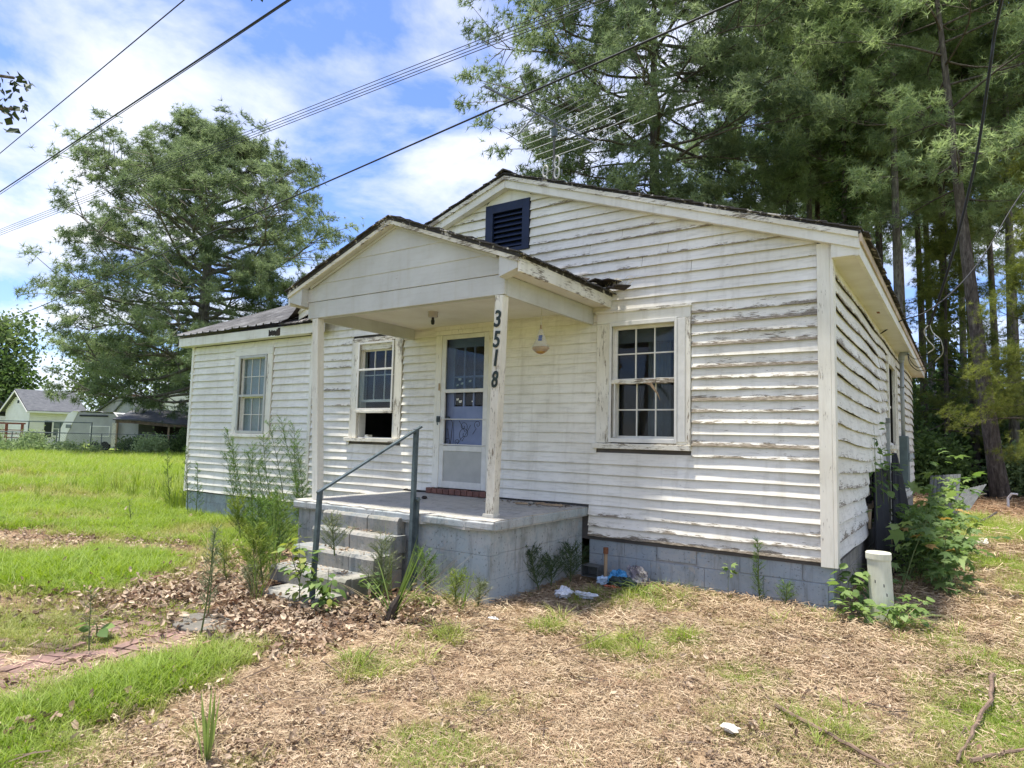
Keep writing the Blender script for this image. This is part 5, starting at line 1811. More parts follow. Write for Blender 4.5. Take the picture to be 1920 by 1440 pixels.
# broad-leaved trees
def broadleaf(seed, H, base, crad, trad, nlimb, size, nclump, per):
    rng = np.random.default_rng(seed)
    wood = MB()
    top = H * 0.8
    pts = [np.array([0.2 * math.sin(i), 0.15 * math.cos(i * 1.3), -0.3 + (top + .3) * i / 8]) for i in range(9)]
    wood.tube(pts, [max(.03, trad * (1 - 0.9 * i / 8)) for i in range(9)], 8)
    protos = [make_leafclump(rng, per, size, size * 1.5) for _ in range(5)]
    P, D, S, TN = [], [], [], []
    for k in range(nlimb):
        t = (k + rng.uniform(0, 1)) / nlimb
        z = base + (top - base) * t
        a = k * 2.399 + rng.uniform(-.4, .4)
        L = crad * math.sin(math.pi * (0.22 + 0.7 * t)) * rng.uniform(.7, 1.1)
        d = np.array([math.cos(a), math.sin(a), 0.35 + 0.7 * t])
        d /= np.linalg.norm(d)
        p0 = np.array([0, 0, z])
        lp = [p0 + d * L * i / 5 + rng.normal(size=3) * 0.06 * L * i / 5 for i in range(6)]
        wood.tube(lp, [trad * .38 * (1 - .85 * i / 5) for i in range(6)], 5, caps=False)
        tone = rng.uniform(.2, .8)
        for q in range(nclump):
            s = rng.uniform(.3, 1.05)
            ii = min(4, int(s * 5))
            pp = lp[ii] + (lp[min(5, ii + 1)] - lp[ii]) * (s * 5 - ii) + rng.normal(size=3) * L * 0.17
            P.append(pp)
            D.append(rng.normal(size=3))
            S.append(rng.uniform(.7, 1.3))
            TN.append(np.clip(tone + rng.normal() * .2, 0, 1))
    V, tri, T = place(protos, np.array(P), np.array(D), np.array(S), rng, np.array(TN))
    return wood, V, tri, T


bA = broadleaf(61, 12.5, 3.0, 5.0, 0.28, 26, 0.38, 26, 9)
bt = plant_tree('shade_tree', 'airy light green tree standing behind the small white house', 'broadleaf tree', (-76.0, 26.5, 0), *bA, M['bark_grey'], M['leaf_light'])
copy_tree(bt, (-69.5, 30.5, 0), 2.2, 0.86, 'light green forked tree between the white house and the old pine')
copy_tree(bt, (-83.0, 18.0, 0), 4.1, 1.15, 'taller pale green tree at the left edge behind the far house')
bB = broadleaf(62, 9.0, 1.2, 4.4, 0.24, 24, 0.40, 30, 9)
bd = plant_tree('dark_tree', 'dark green tree at the far left edge behind the houses', 'broadleaf tree', (-79.0, 17.6, 0), *bB, M['bark'], M['leaf_dark'])
copy_tree(bd, (-58.0, 30.5, 0), 1.2, 0.85, 'dark tree filling the gap behind the carport')
copy_tree(bd, (-50.5, 28.0, 0), 3.2, 0.85, 'dark tree behind the carport left of the wing')


# ------------------------------------------------------------------ undergrowth
def leaf_mass(name, label, cat, boxes, size, n, mat, seed, per=8, kind='stuff', spread=1.6):
    """boxes: list of (cx,cy,cz, rx,ry,rz, share)"""
    rng = np.random.default_rng(seed)
    protos = [make_leafclump(rng, per, size, size * spread) for _ in range(5)]
    P, TN = [], []
    tot = sum(b[6] for b in boxes)
    for b in boxes:
        k = int(n * b[6] / tot)
        d = rng.normal(size=(k, 3))
        d /= np.linalg.norm(d, axis=1, keepdims=True)
        r = rng.uniform(0.35, 1.0, (k, 1)) ** 0.5
        pts = d * r * np.array(b[3:6]) + np.array(b[:3])
        pts = pts + rng.normal(size=pts.shape) * np.array(b[3:6]) * 0.08
        pts[:, 2] = np.maximum(pts[:, 2], rng.uniform(0.02, 0.2, k))
        P.append(pts)
        TN.append(np.clip(rng.uniform(.2, .8) + rng.normal(size=k) * .2, 0, 1))
    P = np.concatenate(P)
    V, tri, T = place(protos, P, rng.normal(size=P.shape), rng.uniform(.7, 1.3, len(P)), rng, np.concatenate(TN))
    o = np_mesh(name, V, tri, mat, None, attrs={'tone': T})
    return tag(o, label, cat, None, kind)


ug = np.random.default_rng(70)
boxes = []
for k in range(46):
    x = ug.uniform(-13, 9)
    y = 24.0 + (x + 3) * 0.25 + ug.uniform(0, 16)
    h = ug.uniform(0.8, 2.6)
    boxes.append((x, y, h * .55, ug.uniform(1.0, 2.2), ug.uniform(1.0, 2.0), h, 1.0))
leaf_mass('undergrowth', 'dark green undergrowth between the trunks of the pine wood', 'undergrowth', boxes, 0.30, 9500, M['leaf_dark'], 71)
boxes = []
for k in range(30):
    x = -16 + k * 1.15 + ug.uniform(-1, 1)
    y = 50 + ug.uniform(0, 9)
    h = ug.uniform(2.5, 7.5)
    boxes.append((x, y, h * .5, ug.uniform(1.6, 3.2), 2.0, h * .75, h))
leaf_mass('distant_woods', 'deep shaded woods closing the view behind the pines', 'woods', boxes, 0.55, 9000, M['leaf_dark'], 72)
# ivy climbing trunks
for (x, y, H_, r, lab) in ((-2.7, 22.3, 15, .42, 'ivy sleeve climbing the dark pine left of the eave'), (-5.5, 25.0, 11, .36, 'ivy climbing the pine behind the right roof slope'), (0.5, 25.6, 9, .36, 'ivy climbing the thick trunk crossed by the telephone cable'), (-0.75, 21.4, 5, .34, 'low ivy on the trunk right of the eave corner')):
    leaf_mass('ivy', lab, 'ivy', [(x, y, z_, r, r, 0.6, 1.0 * (1.1 - z_ / H_ * .6)) for z_ in np.arange(0.3, H_, 0.7)], 0.17, int(90 * H_), M['leaf_dark'], int(x * 10) + 300, per=5)
leaf_mass('edge_bush', 'mid green bush at the wood edge behind the metal scrap', 'bush', [(0.0, 20.5, 0.8, 1.2, 1.0, 1.1, 1)], 0.16, 800, M['leaf_dark'], 75)
leaf_mass('edge_bush', 'pale green bush beside the foot of the leaning trunk', 'bush', [(3.2, 20.6, 0.7, 1.3, 1.0, 1.0, 1)], 0.16, 700, M['leaf_vine'], 76)

# ------------------------------------------------------------------ neighbours on the left
M['far_siding'] = simple('far_white_siding', (0.82, 0.79, 0.77), (0.74, 0.71, 0.69), 2, .6, 0)
M['far_roof'] = simple('far_grey_shingle', (0.135, 0.14, 0.15), (0.075, 0.08, 0.09), 3, .85, .3, stretch=(1, 1, 6))
M['shutter'] = simple('black_shutter', (0.02, 0.024, 0.026), None, 6, .5, 0)
M['far_glass'] = simple('far_window_glass', (0.10, 0.12, 0.13), (0.22, 0.24, 0.25), 1.2, .15, 0)


class Local:
    """collects shapes in a frame turned about z and set at a point"""
    def __init__(self, loc, rz):
        self.l, self.c, self.s = np.array(loc, float), math.cos(rz), math.sin(rz)

    def put(self, mb, name, mat, parent, **kw):
        mb.v = [(self.l[0] + x * self.c - y * self.s, self.l[1] + x * self.s + y * self.c, self.l[2] + z) for x, y, z in mb.v]
        return mb.build(name, mat, parent, **kw)


# local x runs along the face that looks at us, local y away from us
nh = thing('white_house', 'small white clapboard house with grey roof and black shutters beyond the fence', 'house', (-64.3, 16.6, 0))
F = Local((-64.6, 15.9, 0), R(95))
mb = MB().box(0.0, 4.2, 0.0, 4.2, 0, 3.0)
wall = F.put(mb, 'wall', M['far_siding'], nh)
F.put(MB().prism([(0.0, 3.0), (4.2, 3.0), (2.1, 4.55)], 0.0, 4.2, axis='x'), 'gable', M['far_siding'], nh)
for k in range(19):
    F.put(MB().box(-0.022, 4.22, -0.022, -0.003, 0.25 + k * 0.145, 0.25 + k * .145 + .13), 'clapboard', M['far_siding'], nh)
for k in range(26):
    z_ = 0.25 + k * .15
    wd = 4.2 if z_ < 3 else max(0.2, 4.2 * (1 - (z_ - 3) / 1.55))
    F.put(MB().box(-0.04, -0.024, 2.1 - wd / 2, 2.1 + wd / 2, z_, z_ + .135), 'clapboard', M['far_siding'], nh)
rf = MB().prism([(-0.35, 2.86), (2.1, 4.70), (4.55, 2.86), (4.55, 2.98), (2.1, 4.84), (-0.35, 2.98)], -0.4, 4.5, axis='x')
F.put(rf, 'roof', M['far_roof'], nh)
F.put(MB().box(-0.4, 4.5, -0.37, -0.33, 2.78, 2.93), 'fascia', M['far_siding'], nh)
F.put(MB().prism([(-0.35, 2.74), (2.1, 4.58), (4.55, 2.74), (4.55, 2.86), (2.1, 4.70), (-0.35, 2.86)], -0.42, -0.36, axis='x'), 'rake_board', M['far_siding'], nh)
wn = F.put(frame_box(MB(), 1.75, 2.85, 0.75, 2.15, 0.12, -0.06, -0.023), 'window', M['far_siding'], nh)
F.put(MB().box(1.87, 2.73, -0.035, -0.024, 0.87, 2.03), 'pane', M['far_glass'], wn)
F.put(MB().box(1.87, 2.73, -0.05, -0.036, 1.42, 1.47).box(2.27, 2.32, -0.05, -0.036, 0.87, 1.42), 'sash', M['far_siding'], wn)
F.put(MB().box(1.15, 1.72, -0.06, -0.023, 0.72, 2.12), 'shutter', M['shutter'], nh)
F.put(MB().box(2.88, 3.45, -0.06, -0.023, 0.72, 2.12), 'shutter', M['shutter'], nh)
F.put(MB().box(-0.06, -0.041, 1.95, 2.25, 3.6, 3.85), 'gable_light', M['shutter'], nh)

nh2 = thing('far_house', 'low white house with a grey roof at the left edge', 'house', (-72.0, 10.5, 0))
F = Local((-78.5, 7.4, 0), R(34))
F.put(MB().box(0, 10.5, 0, 5.0, 0, 2.5), 'wall', M['far_siding'], nh2)
F.put(MB().prism([(-0.4, 2.45), (2.5, 4.1), (5.4, 2.45), (5.4, 2.57), (2.5, 4.22), (-0.4, 2.57)], -0.4, 10.6, axis='x'), 'roof', M['far_roof'], nh2)
for k in range(12):
    F.put(MB().box(-.01, 10.52, -.025, -.003, 0.3 + k * .18, .3 + k * .18 + .16), 'clapboard', M['far_siding'], nh2)
F.put(MB().box(8.0, 8.9, -.05, -.026, .2, 2.1), 'door', M['kick'], nh2)

wh3 = thing('gabled_house', 'white house end glimpsed between the old pine and the wing', 'house', (-58.0, 26.8, 0))
F = Local((-60.5, 24.6, 0), R(36))
F.put(MB().prism([(0, 0), (5.5, 0), (5.5, 3.4), (4.4, 5.0), (1.0, 5.0), (0, 3.4)], 0.0, 6.0), 'wall', M['far_siding'], wh3)
F.put(MB().add([(-.3, -.3, 3.3), (1.0, -.3, 5.1), (1.0, 6.3, 5.1), (-.3, 6.3, 3.3), (-.3, -.3, 3.4), (1.0, -.3, 5.2), (1.0, 6.3, 5.2), (-.3, 6.3, 3.4)], [(0, 3, 2, 1), (4, 5, 6, 7), (0, 1, 5, 4), (1, 2, 6, 5), (2, 3, 7, 6), (3, 0, 4, 7)]), 'roof', M['far_roof'], wh3)
brick_ch = thing('red_roofed_house', 'grey gable with a brick chimney behind the camper', 'house', (-66, 24, 0))
F = Local((-68.0, 22.5, 0), R(36))
F.put(MB().prism([(0, 0), (5, 0), (5, 3.0), (2.5, 4.9), (0, 3.0)], 0, 6), 'wall', simple('far_grey_wall', (.4, .4, .41), (.32, .32, .33), 2, .8, 0), brick_ch)
F.put(MB().box(2.9, 3.7, -.1, .6, 0, 4.95), 'chimney', M['brick_red'], brick_ch)
F.put(MB().prism([(-.3, 2.85), (2.5, 4.98), (5.3, 2.85), (5.3, 2.97), (2.5, 5.1), (-.3, 2.97)], -.3, 6.3), 'roof', M['far_roof'], brick_ch)
shg = thing('shingled_gable', 'small pale grey shingled gable rising above the carport', 'shed', (-55.5, 19.5, 0))
F = Local((-55.6, 18.4, 0), R(36))
F.put(MB().prism([(0, 0), (2.6, 0), (2.6, 2.6), (1.1, 4.1), (0, 2.6)], 0, 3), 'wall', simple('grey_shingle_wall', (.42, .43, .45), (.3, .31, .33), 5, .85, .2, stretch=(1, 1, 4)), shg)
F.put(MB().prism([(-.2, 2.35), (1.1, 4.12), (2.8, 2.5), (2.8, 2.6), (1.1, 4.24), (-.2, 2.47)], -.15, 3.1), 'roof', M['far_roof'], shg)

# camper
cp = thing('camper_trailer', 'old white camper trailer with a torn tarpaulin on its roof', 'camper', (-50.6, 14.8, 0))
F = Local((-52.2, 13.4, 0), R(36))
M['camper'] = simple('camper_white', (0.84, 0.82, 0.80), (0.76, 0.74, 0.72), 1.5, .4, .02)
M['camper_grey'] = simple('camper_grey', (0.40, 0.40, 0.40), (0.33, 0.33, 0.33), 1.5, .45, .02)
prof = [(0.0, 0.55), (0.0, 1.15), (0.62, 2.55), (0.95, 2.72), (5.6, 2.62), (5.6, 0.45), (0.5, 0.45)]
F.put(MB().prism(prof, 0.0, 2.2), 'body', M['camper_grey'], cp, bevel=.03)
F.put(MB().prism([(-0.03, 0.55), (-0.03, 1.15), (0.60, 2.60), (0.95, 2.78), (1.30, 2.78), (0.62, 1.15), (0.5, 0.55)], -0.03, -0.002), 'front_panel', M['camper'], cp)
F.put(MB().box(0.50, 0.85, -0.06, -0.035, 1.55, 1.80), 'window', M['far_glass'], cp)
F.put(MB().box(1.4, 3.4, -0.05, -0.003, 2.40, 2.52), 'awning_rail', M['shutter'], cp)
F.put(frame_box(MB(), 2.2, 3.6, 1.0, 1.75, 0.05, -0.03, -0.003), 'window', M['camper'], cp)
F.put(MB().box(2.25, 3.55, -0.012, -0.003, 1.05, 1.7), 'pane', M['camper_grey'], cp)
tw = []
rngc = random.Random(12)
for i in range(15):
    for j in range(5):
        tw.append((0.9 + i * 0.36, -0.12 + j * 0.6, 2.72 + rngc.uniform(0, .12) - (0.05 * i / 4 if j else 0.0) - (rngc.uniform(0.1, .45) if j == 0 and i > 8 else 0)))
tf = [(i * 5 + j, i * 5 + j + 1, i * 5 + j + 6, i * 5 + j + 5) for i in range(14) for j in range(4)]
tm = len(tw)
tp = F.put(MB().add(tw + [(a, b, c - .02) for a, b, c in tw], tf + [tuple(tm + q for q in f[::-1]) for f in tf]), 'tarpaulin', bagmat('pale_tarp', (0.68, 0.69, 0.70), (0.5, 0.51, 0.53), .5), cp)
for wx in (2.6, 3.3):
    F.put(MB().tube([(wx, -0.02, 0.33), (wx, 0.2, 0.33)], 0.32, 16), 'wheel', M['wire'], cp)
F.put(MB().box(3.9, 4.3, -0.3, -0.25, 0.3, 2.0), 'hanging_sheet', bagmat('cream_sheet', (.66, .62, .54), (.5, .46, .4), .8), cp)

# carport
cpt = thing('carport', 'sagging carport with a dark shingled roof edge and rotten fascia', 'carport', (-44.3, 16.6, 0))
F = Local((-46.8, 14.7, 0), R(36))
n = 12
for nm, zt_, zb_, y0_, y1_, mat in (('fascia', 1.98, 1.72, 0.0, 0.08, simple('rotten_fascia', (.26, .19, .14), (.12, .09, .07), 4, .9, .3)),):
    vs, fs = [], []
    for i in range(n + 1):
        x = 7.2 * i / n
        sg = -0.28 * x / 7.2 + 0.04 * math.sin(x * 1.3)
        vs += [(x, y0_, zb_ + sg + .25), (x, y0_, zt_ + sg + .25), (x, y1_, zt_ + sg + .25), (x, y1_, zb_ + sg + .25)]
    for i in range(n):
        for e in range(4):
            fs.append((i * 4 + e, (i + 1) * 4 + e, (i + 1) * 4 + (e + 1) % 4, i * 4 + (e + 1) % 4))
    fs += [(0, 1, 2, 3), (n * 4 + 3, n * 4 + 2, n * 4 + 1, n * 4)]
    F.put(MB().add(vs, fs), nm, mat, cpt)
vs = []
for i in range(n + 1):
    x = 7.4 * i / n - .1
    sg = -0.28 * x / 7.2 + 0.05 * math.sin(x * 1.1)
    vs += [(x, -.15, 2.24 + sg), (x, 2.6, 3.05 + sg * .6), (x, 5.2, 2.3), (x, -.15, 2.16 + sg), (x, 2.6, 2.97 + sg * .6), (x, 5.2, 2.22)]
fs = []
for i in range(n):
    a, b = i * 6, (i + 1) * 6
    fs += [(a, b, b + 1, a + 1), (a + 1, b + 1, b + 2, a + 2), (a + 3, a + 4, b + 4, b + 3), (a + 4, a + 5, b + 5, b + 4), (a, a + 3, b + 3, b), (a + 2, b + 2, b + 5, a + 5)]
fs += [(0, 1, 4, 3), (1, 2, 5, 4), (n * 6, n * 6 + 3, n * 6 + 4, n * 6 + 1), (n * 6 + 1, n * 6 + 4, n * 6 + 5, n * 6 + 2)]
F.put(MB().add(vs, fs), 'roof', simple('dark_roll_roof', (.13, .13, .132), (.08, .08, .083), 3, .8, .2), cpt)
for px_, py_ in ((0.1, 0.1), (3.6, 0.1), (7.0, 0.1), (0.1, 5.0), (3.6, 5.0), (7.0, 5.0)):
    F.put(MB().box(px_ - .05, px_ + .05, py_ - .05, py_ + .05, -.1, 2.1), 'post', M['raw_wood'], cpt)
F.put(MB().box(0.0, 7.1, 4.85, 4.95, 0, 2.1), 'back_wall', M['rotten'], cpt)  # near-black panel added to make the carport look dark inside

# red lattice deck in front of the little house
dk = thing('lattice_deck', 'small red-brown wooden deck frame with lattice beside the white house', 'deck', (-61.2, 13.5, 0))
F = Local((-62.3, 12.4, 0), R(38))
redw = simple('red_brown_wood', (0.24, 0.075, 0.05), (0.15, 0.05, 0.035), 5, .8, .2)
for x in (0.0, 1.2, 2.4):
    F.put(MB().box(x, x + .14, 0, .14, 0, 1.75), 'post', redw, dk)
F.put(MB().box(-.1, 2.65, -.02, .16, 1.752, 1.88), 'beam', redw, dk)
F.put(MB().box(0.0, 0.75, -.05, -.025, 0.4, 1.75), 'panel', redw, dk)
for k in range(4):
    F.put(MB().box(.14, 2.4, .02, .06, .35 + k * .3, .42 + k * .3), 'slat', redw, dk)

# chain link fence
fn = thing('chain_link_fence', 'grey chain link fence with dark steel posts across the back of the lawn', 'fence', (-44.5, 11.0, 0))
fa, fb_ = np.array((-58.5, 1.2, 0.0)), np.array((-35.5, 16.6, 0.0))
fence_wire = simple('galvanised_wire', (0.22, 0.24, 0.24), (0.16, 0.17, 0.17), 8, .5, 0, metal=.4)
NP_ = 11
for k in range(NP_):
    p = fa + (fb_ - fa) * k / (NP_ - 1)
    MB().tube([p, p + np.array((0, 0, 1.28))], 0.032, 6).build('post', fence_wire, fn)
MB().tube([fa + np.array((0, 0, 1.25)), fb_ + np.array((0, 0, 1.25))], 0.022, 6).build('top_rail', fence_wire, fn)
fd = (fb_ - fa)
FL = np.linalg.norm(fd)
fd = fd / FL
V_, F_ = [], []
s = -1.2
wv = 0.004
while s < FL:
    for sg in (1, -1):
        a0 = s if sg > 0 else s + 1.2
        p = fa + fd * a0 + np.array((0, 0, 0.05))
        q = fa + fd * (a0 + sg * 1.2) + np.array((0, 0, 1.22))
        t0, t1 = 0.0, 1.0
        b = len(V_)
        V_ += [p - fd * wv, p + fd * wv, q + fd * wv, q - fd * wv]
        F_.append((b, b + 1, b + 2, b + 3))
    s += 0.16
MB().add(V_, F_).build('wire_mesh', fence_wire, fn, kind='stuff')

# dark pipe racks and cage behind the vines
rk = thing('pipe_frame', 'dark pipe frame standing behind the fence in front of the houses', 'pipe frame', (-55, 8, 0))
q0, q1 = np.array((-60.5, 3.8, 0.0)), np.array((-46.2, 13.0, 0.0))
qd = (q1 - q0)
for k in range(9):
    p = q0 + qd * k / 8
    MB().tube([p, p + np.array((0, 0, 1.95))], 0.035, 6).build('upright', M['iron'], rk)
MB().tube([q0 + np.array((0, 0, 1.93)), q1 + np.array((0, 0, 1.93))], 0.04, 6).build('top_bar', M['iron'], rk)
MB().tube([q0 + np.array((0, 0, 1.2)), q1 + np.array((0, 0, 1.2))], 0.02, 6).build('middle_bar', M['iron'], rk)
chs = thing('garden_chair', 'white wire garden chair among the vines', 'chair', (-51.5, 8.9, 0))
mbk = MB()
cc = np.array((-51.5, 8.9, 0.0))
e1 = np.array((0.8, 0.6, 0))
for sx in (-.3, .3):
    MB().tube([cc + e1 * sx, cc + e1 * sx + np.array((0, 0, .75))], 0.03, 6).build('leg', M['far_siding'], chs)
pts = [cc + e1 * .42 * math.cos(t) + np.array((0, 0, .75 + .55 * math.sin(t))) for t in np.linspace(0, math.pi, 14)]
MB().tube(pts, 0.035, 6).tube([cc - e1 * .42 + np.array((0, 0, .75)), cc + e1 * .42 + np.array((0, 0, .75))], .035, 6).tube([cc + np.array((0, 0, .75)), cc + np.array((0, 0, 1.3))], .03, 6).build('backrest', M['far_siding'], chs)
MB().box(cc[0] - .35, cc[0] + .35, cc[1] - .3, cc[1] + .3, .42, .47).build('seat', M['far_siding'], chs)

# vines in front of the fence, bushes
boxes = []
for k in range(36):
    t = k / 35
    p = np.array((-57.0, 1.6)) * (1 - t) + np.array((-43.0, 10.9)) * t
    boxes.append((p[0] + ug.uniform(-.5, .5), p[1] + ug.uniform(-.5, .5), 0.16, 0.9, 0.8, 0.22 + ug.uniform(0, .22), 1))
leaf_mass('vine_bank', 'pale green leafy vines sprawling along the foot of the fence', 'vines', boxes, 0.15, 4200, M['leaf_vine'], 81, per=7, spread=1.0)
for k, (x, y, rx, rz, mat, lab, seed) in enumerate(((-38.0, 12.8, 0.9, 0.75, M['leaf_vine'], 'yellow-green bush at the fence beside the wing corner', 82),
                                                     (-41.0, 14.8, 0.8, 0.7, M['leaf_dark'], 'dark bush under the carport roof', 83),
                                                     (-49.6, 10.9, 0.7, 0.9, M['leaf_vine'], 'tall vine clump in front of the camper', 84),
                                                     (-57.5, 9.6, 0.6, 0.9, M['leaf_vine'], 'leafy climber on the red-brown deck frame', 85),
                                                     (-53.3, 9.8, 0.55, 0.7, M['leaf_vine'], 'small climber beside the white garden chair', 86),
                                                     (-37.2, 14.4, 0.8, 1.1, M['leaf_dark'], 'dark shrub against the fence next to the wing', 87),
                                                     (-43.6, 14.4, 0.9, 0.7, M['leaf_dark'], 'shadowy ivy mass between camper and carport', 88))):
    leaf_mass('bush', lab, 'bush', [(x, y, rz * .6, rx * .85, rx * .85, rz * .75, 1)], 0.12, 420, mat, seed, kind=None)
upole = thing('utility_pole', 'pale thin service pole rising above the carport', 'pole', (-49.0, 18.3, 0))
MB().tube([(-49.0, 18.3, -.2), (-49.0, 18.3, 4.7)], 0.07, 8).build('pole', M['bark_grey'], upole)
MB().tube([(-49.0, 18.3, 4.2), (-46.5, 19.2, 3.3), (-44.0, 20.0, 2.9), (-41, 21, 2.8)], .02, 5).build('wire', silver, upole)

# scrap behind the shrub on the right, and things by the wood
scr = thing('metal_scrap', 'bent sheets of ribbed grey metal dumped behind the shrub', 'metal scrap', (0.9, 9.8, 0))
for (p, ux, uz, w_, h_) in (((0.35, 10.2, 0.1), (0.75, -0.35, 0.1), (0.1, 0.3, 1.0), 0.75, 0.85), ((0.75, 9.6, 0.2), (0.7, -0.3, 0.25), (0.45, 0.3, 0.8), 0.55, 0.65)):
    p, ux, uz = np.array(p), np.array(ux), np.array(uz)
    mb = MB()
    nn_ = np.cross(ux, uz)
    vs = []
    for k in range(17):
        o_ = nn_ * (0.02 if k % 2 else 0)
        vs += [p + ux * w_ * k / 16 + o_, p + ux * w_ * k / 16 + uz * h_ + o_]
    m_ = len(vs)
    mb.add(vs + [v - nn_ * .01 for v in vs], [(2 * k, 2 * k + 2, 2 * k + 3, 2 * k + 1) for k in range(16)] + [(m_ + 2 * k, m_ + 2 * k + 1, m_ + 2 * k + 3, m_ + 2 * k + 2) for k in range(16)])
    mb.build('sheet', simple('grey_sheet_metal', (.20, .21, .21), (.12, .125, .125), 6, .5, .1, metal=.3), scr)
tag(MB().tube([(1.05, 11.0, .62), (1.25, 10.9, .55), (1.45, 10.8, .6)], .015, 5).build('bare_stick', M['bark_grey'], None), 'pale bare stick poking out right of the metal scrap', 'stick')
tag(MB().tube([(1.2, 9.6, .03), (1.45, 10.4, .12), (1.62, 11.0, .2)], .022, 5).build('dark_branch', M['bark'], None), 'dark fallen branch at the edge of the pine straw', 'branch')
bin_ = MB().box(1.55, 1.95, 18.4, 18.9, -.05, .28).build('black_tub', M['black'], None, bevel=.03)
tag(bin_, 'low black tub at the foot of the leaning pine', 'tub')
slab_ = MB().box(1.0, 1.36, 6.4, 7.2, -0.02, 0.035).build('white_slab', simple('white_concrete', (.68, .66, .6), (.5, .48, .44), 8, .8, .2), None, bevel=.01)
tag(slab_, 'white concrete slab lying in the grass right of the shrub', 'slab')
wp = MB().tube([(2.0, 14.9, 0), (2.0, 14.9, .3), (2.08, 14.85, .42), (2.2, 14.8, .42)], .03, 8).build('white_pipe', M['far_siding'], None)
tag(wp, 'bent white pipe end at the right edge on the pine straw', 'pipe')

# a limb of a tree that stands left of us, its leaf tips in the sky corner
ov = thing('overhanging_tree', 'tree at the upper left with dark leaf tips hanging into the sky', 'broadleaf tree', (-8.6, -7.6, 0))
mb = MB().tube([(-8.6, -7.6, -.2), (-8.5, -7.5, 3.0), (-8.2, -7.3, 5.4), (-7.9, -7.1, 7.4)], [.2, .17, .12, .05], 9)
limbs = [[(-8.4, -7.4, 3.6), (-7.3, -6.6, 4.2), (-6.1, -5.9, 4.45), (-4.84, -5.24, 4.20)], [(-7.3, -6.6, 4.2), (-6.2, -6.0, 4.1), (-4.82, -5.20, 3.96)],
         [(-8.2, -7.3, 5.3), (-6.8, -5.9, 6.0), (-5.3, -4.6, 6.1), (-4.1, -3.63, 5.60)], [(-8.2, -7.3, 5.0), (-9.6, -8.0, 6.0), (-10.4, -8.6, 6.4)], [(-8.3, -7.4, 4.6), (-8.6, -9.0, 5.6), (-8.7, -9.9, 5.9)]]
for L_ in limbs:
    mb.tube(L_, [.05 * (1 - .85 * i / (len(L_) - 1)) + .004 for i in range(len(L_))], 5)
mb.build('trunk', M['bark_grey'], ov, smooth=True)
rng = np.random.default_rng(91)
lp = [make_leafclump(rng, 5, 0.075, 0.05) for _ in range(4)]
P = []
for L_ in limbs:
    L_ = [np.array(p) for p in L_]
    for k in range(8):
        i = len(L_) - 2
        f = 1.0 - abs(rng.normal()) * .12
        P.append(L_[i] + (L_[i + 1] - L_[i]) * f + rng.normal(size=3) * .06)
P = [p for p in P if not (p[1] > -5.6 and False)]
V, tri, T = place(lp, np.array(P), rng.normal(size=(len(P), 3)), rng.uniform(.8, 1.3, len(P)), rng)
np_mesh('crown', V, tri, leaf_mat('backlit_leaf', (0.016, 0.028, 0.012), (0.04, 0.06, 0.025), 0.08, attr='tone'), ov, attrs={'tone': T}, kind='stuff')  # near-black: the backlit silhouette is put into the leaf colour
# ------------------------------------------------------------------ ground
def smooth(a, b, x):
    t = np.clip((x - a) / (b - a), 0, 1)
    return t * t * (3 - 2 * t)


def blob(x, y, cx, cy, rx, ry, rot=0.0, k=2.0):
    c, s = math.cos(rot), math.sin(rot)
    dx, dy = x - cx, y - cy
    u, v = (dx * c + dy * s) / rx, (-dx * s + dy * c) / ry
    return np.exp(-(u * u + v * v) ** (k / 2))


_tab = np.random.default_rng(5).uniform(0, 1, (256, 256))


def vnoise(x, y, f):
    x, y = np.asarray(x) * f + 100.0, np.asarray(y) * f + 100.0
    i, j = np.floor(x).astype(int), np.floor(y).astype(int)
    u, v = x - i, y - j
    u, v = u * u * (3 - 2 * u), v * v * (3 - 2 * v)
    g = lambda a, b: _tab[a % 256, b % 256]
    return (g(i, j) * (1 - u) + g(i + 1, j) * u) * (1 - v) + (g(i, j + 1) * (1 - u) + g(i + 1, j + 1) * u) * v


def fbm(x, y, f):
    return (vnoise(x, y, f) + 0.5 * vnoise(x, y, f * 2.1) + 0.25 * vnoise(x, y, f * 4.3)) / 1.75


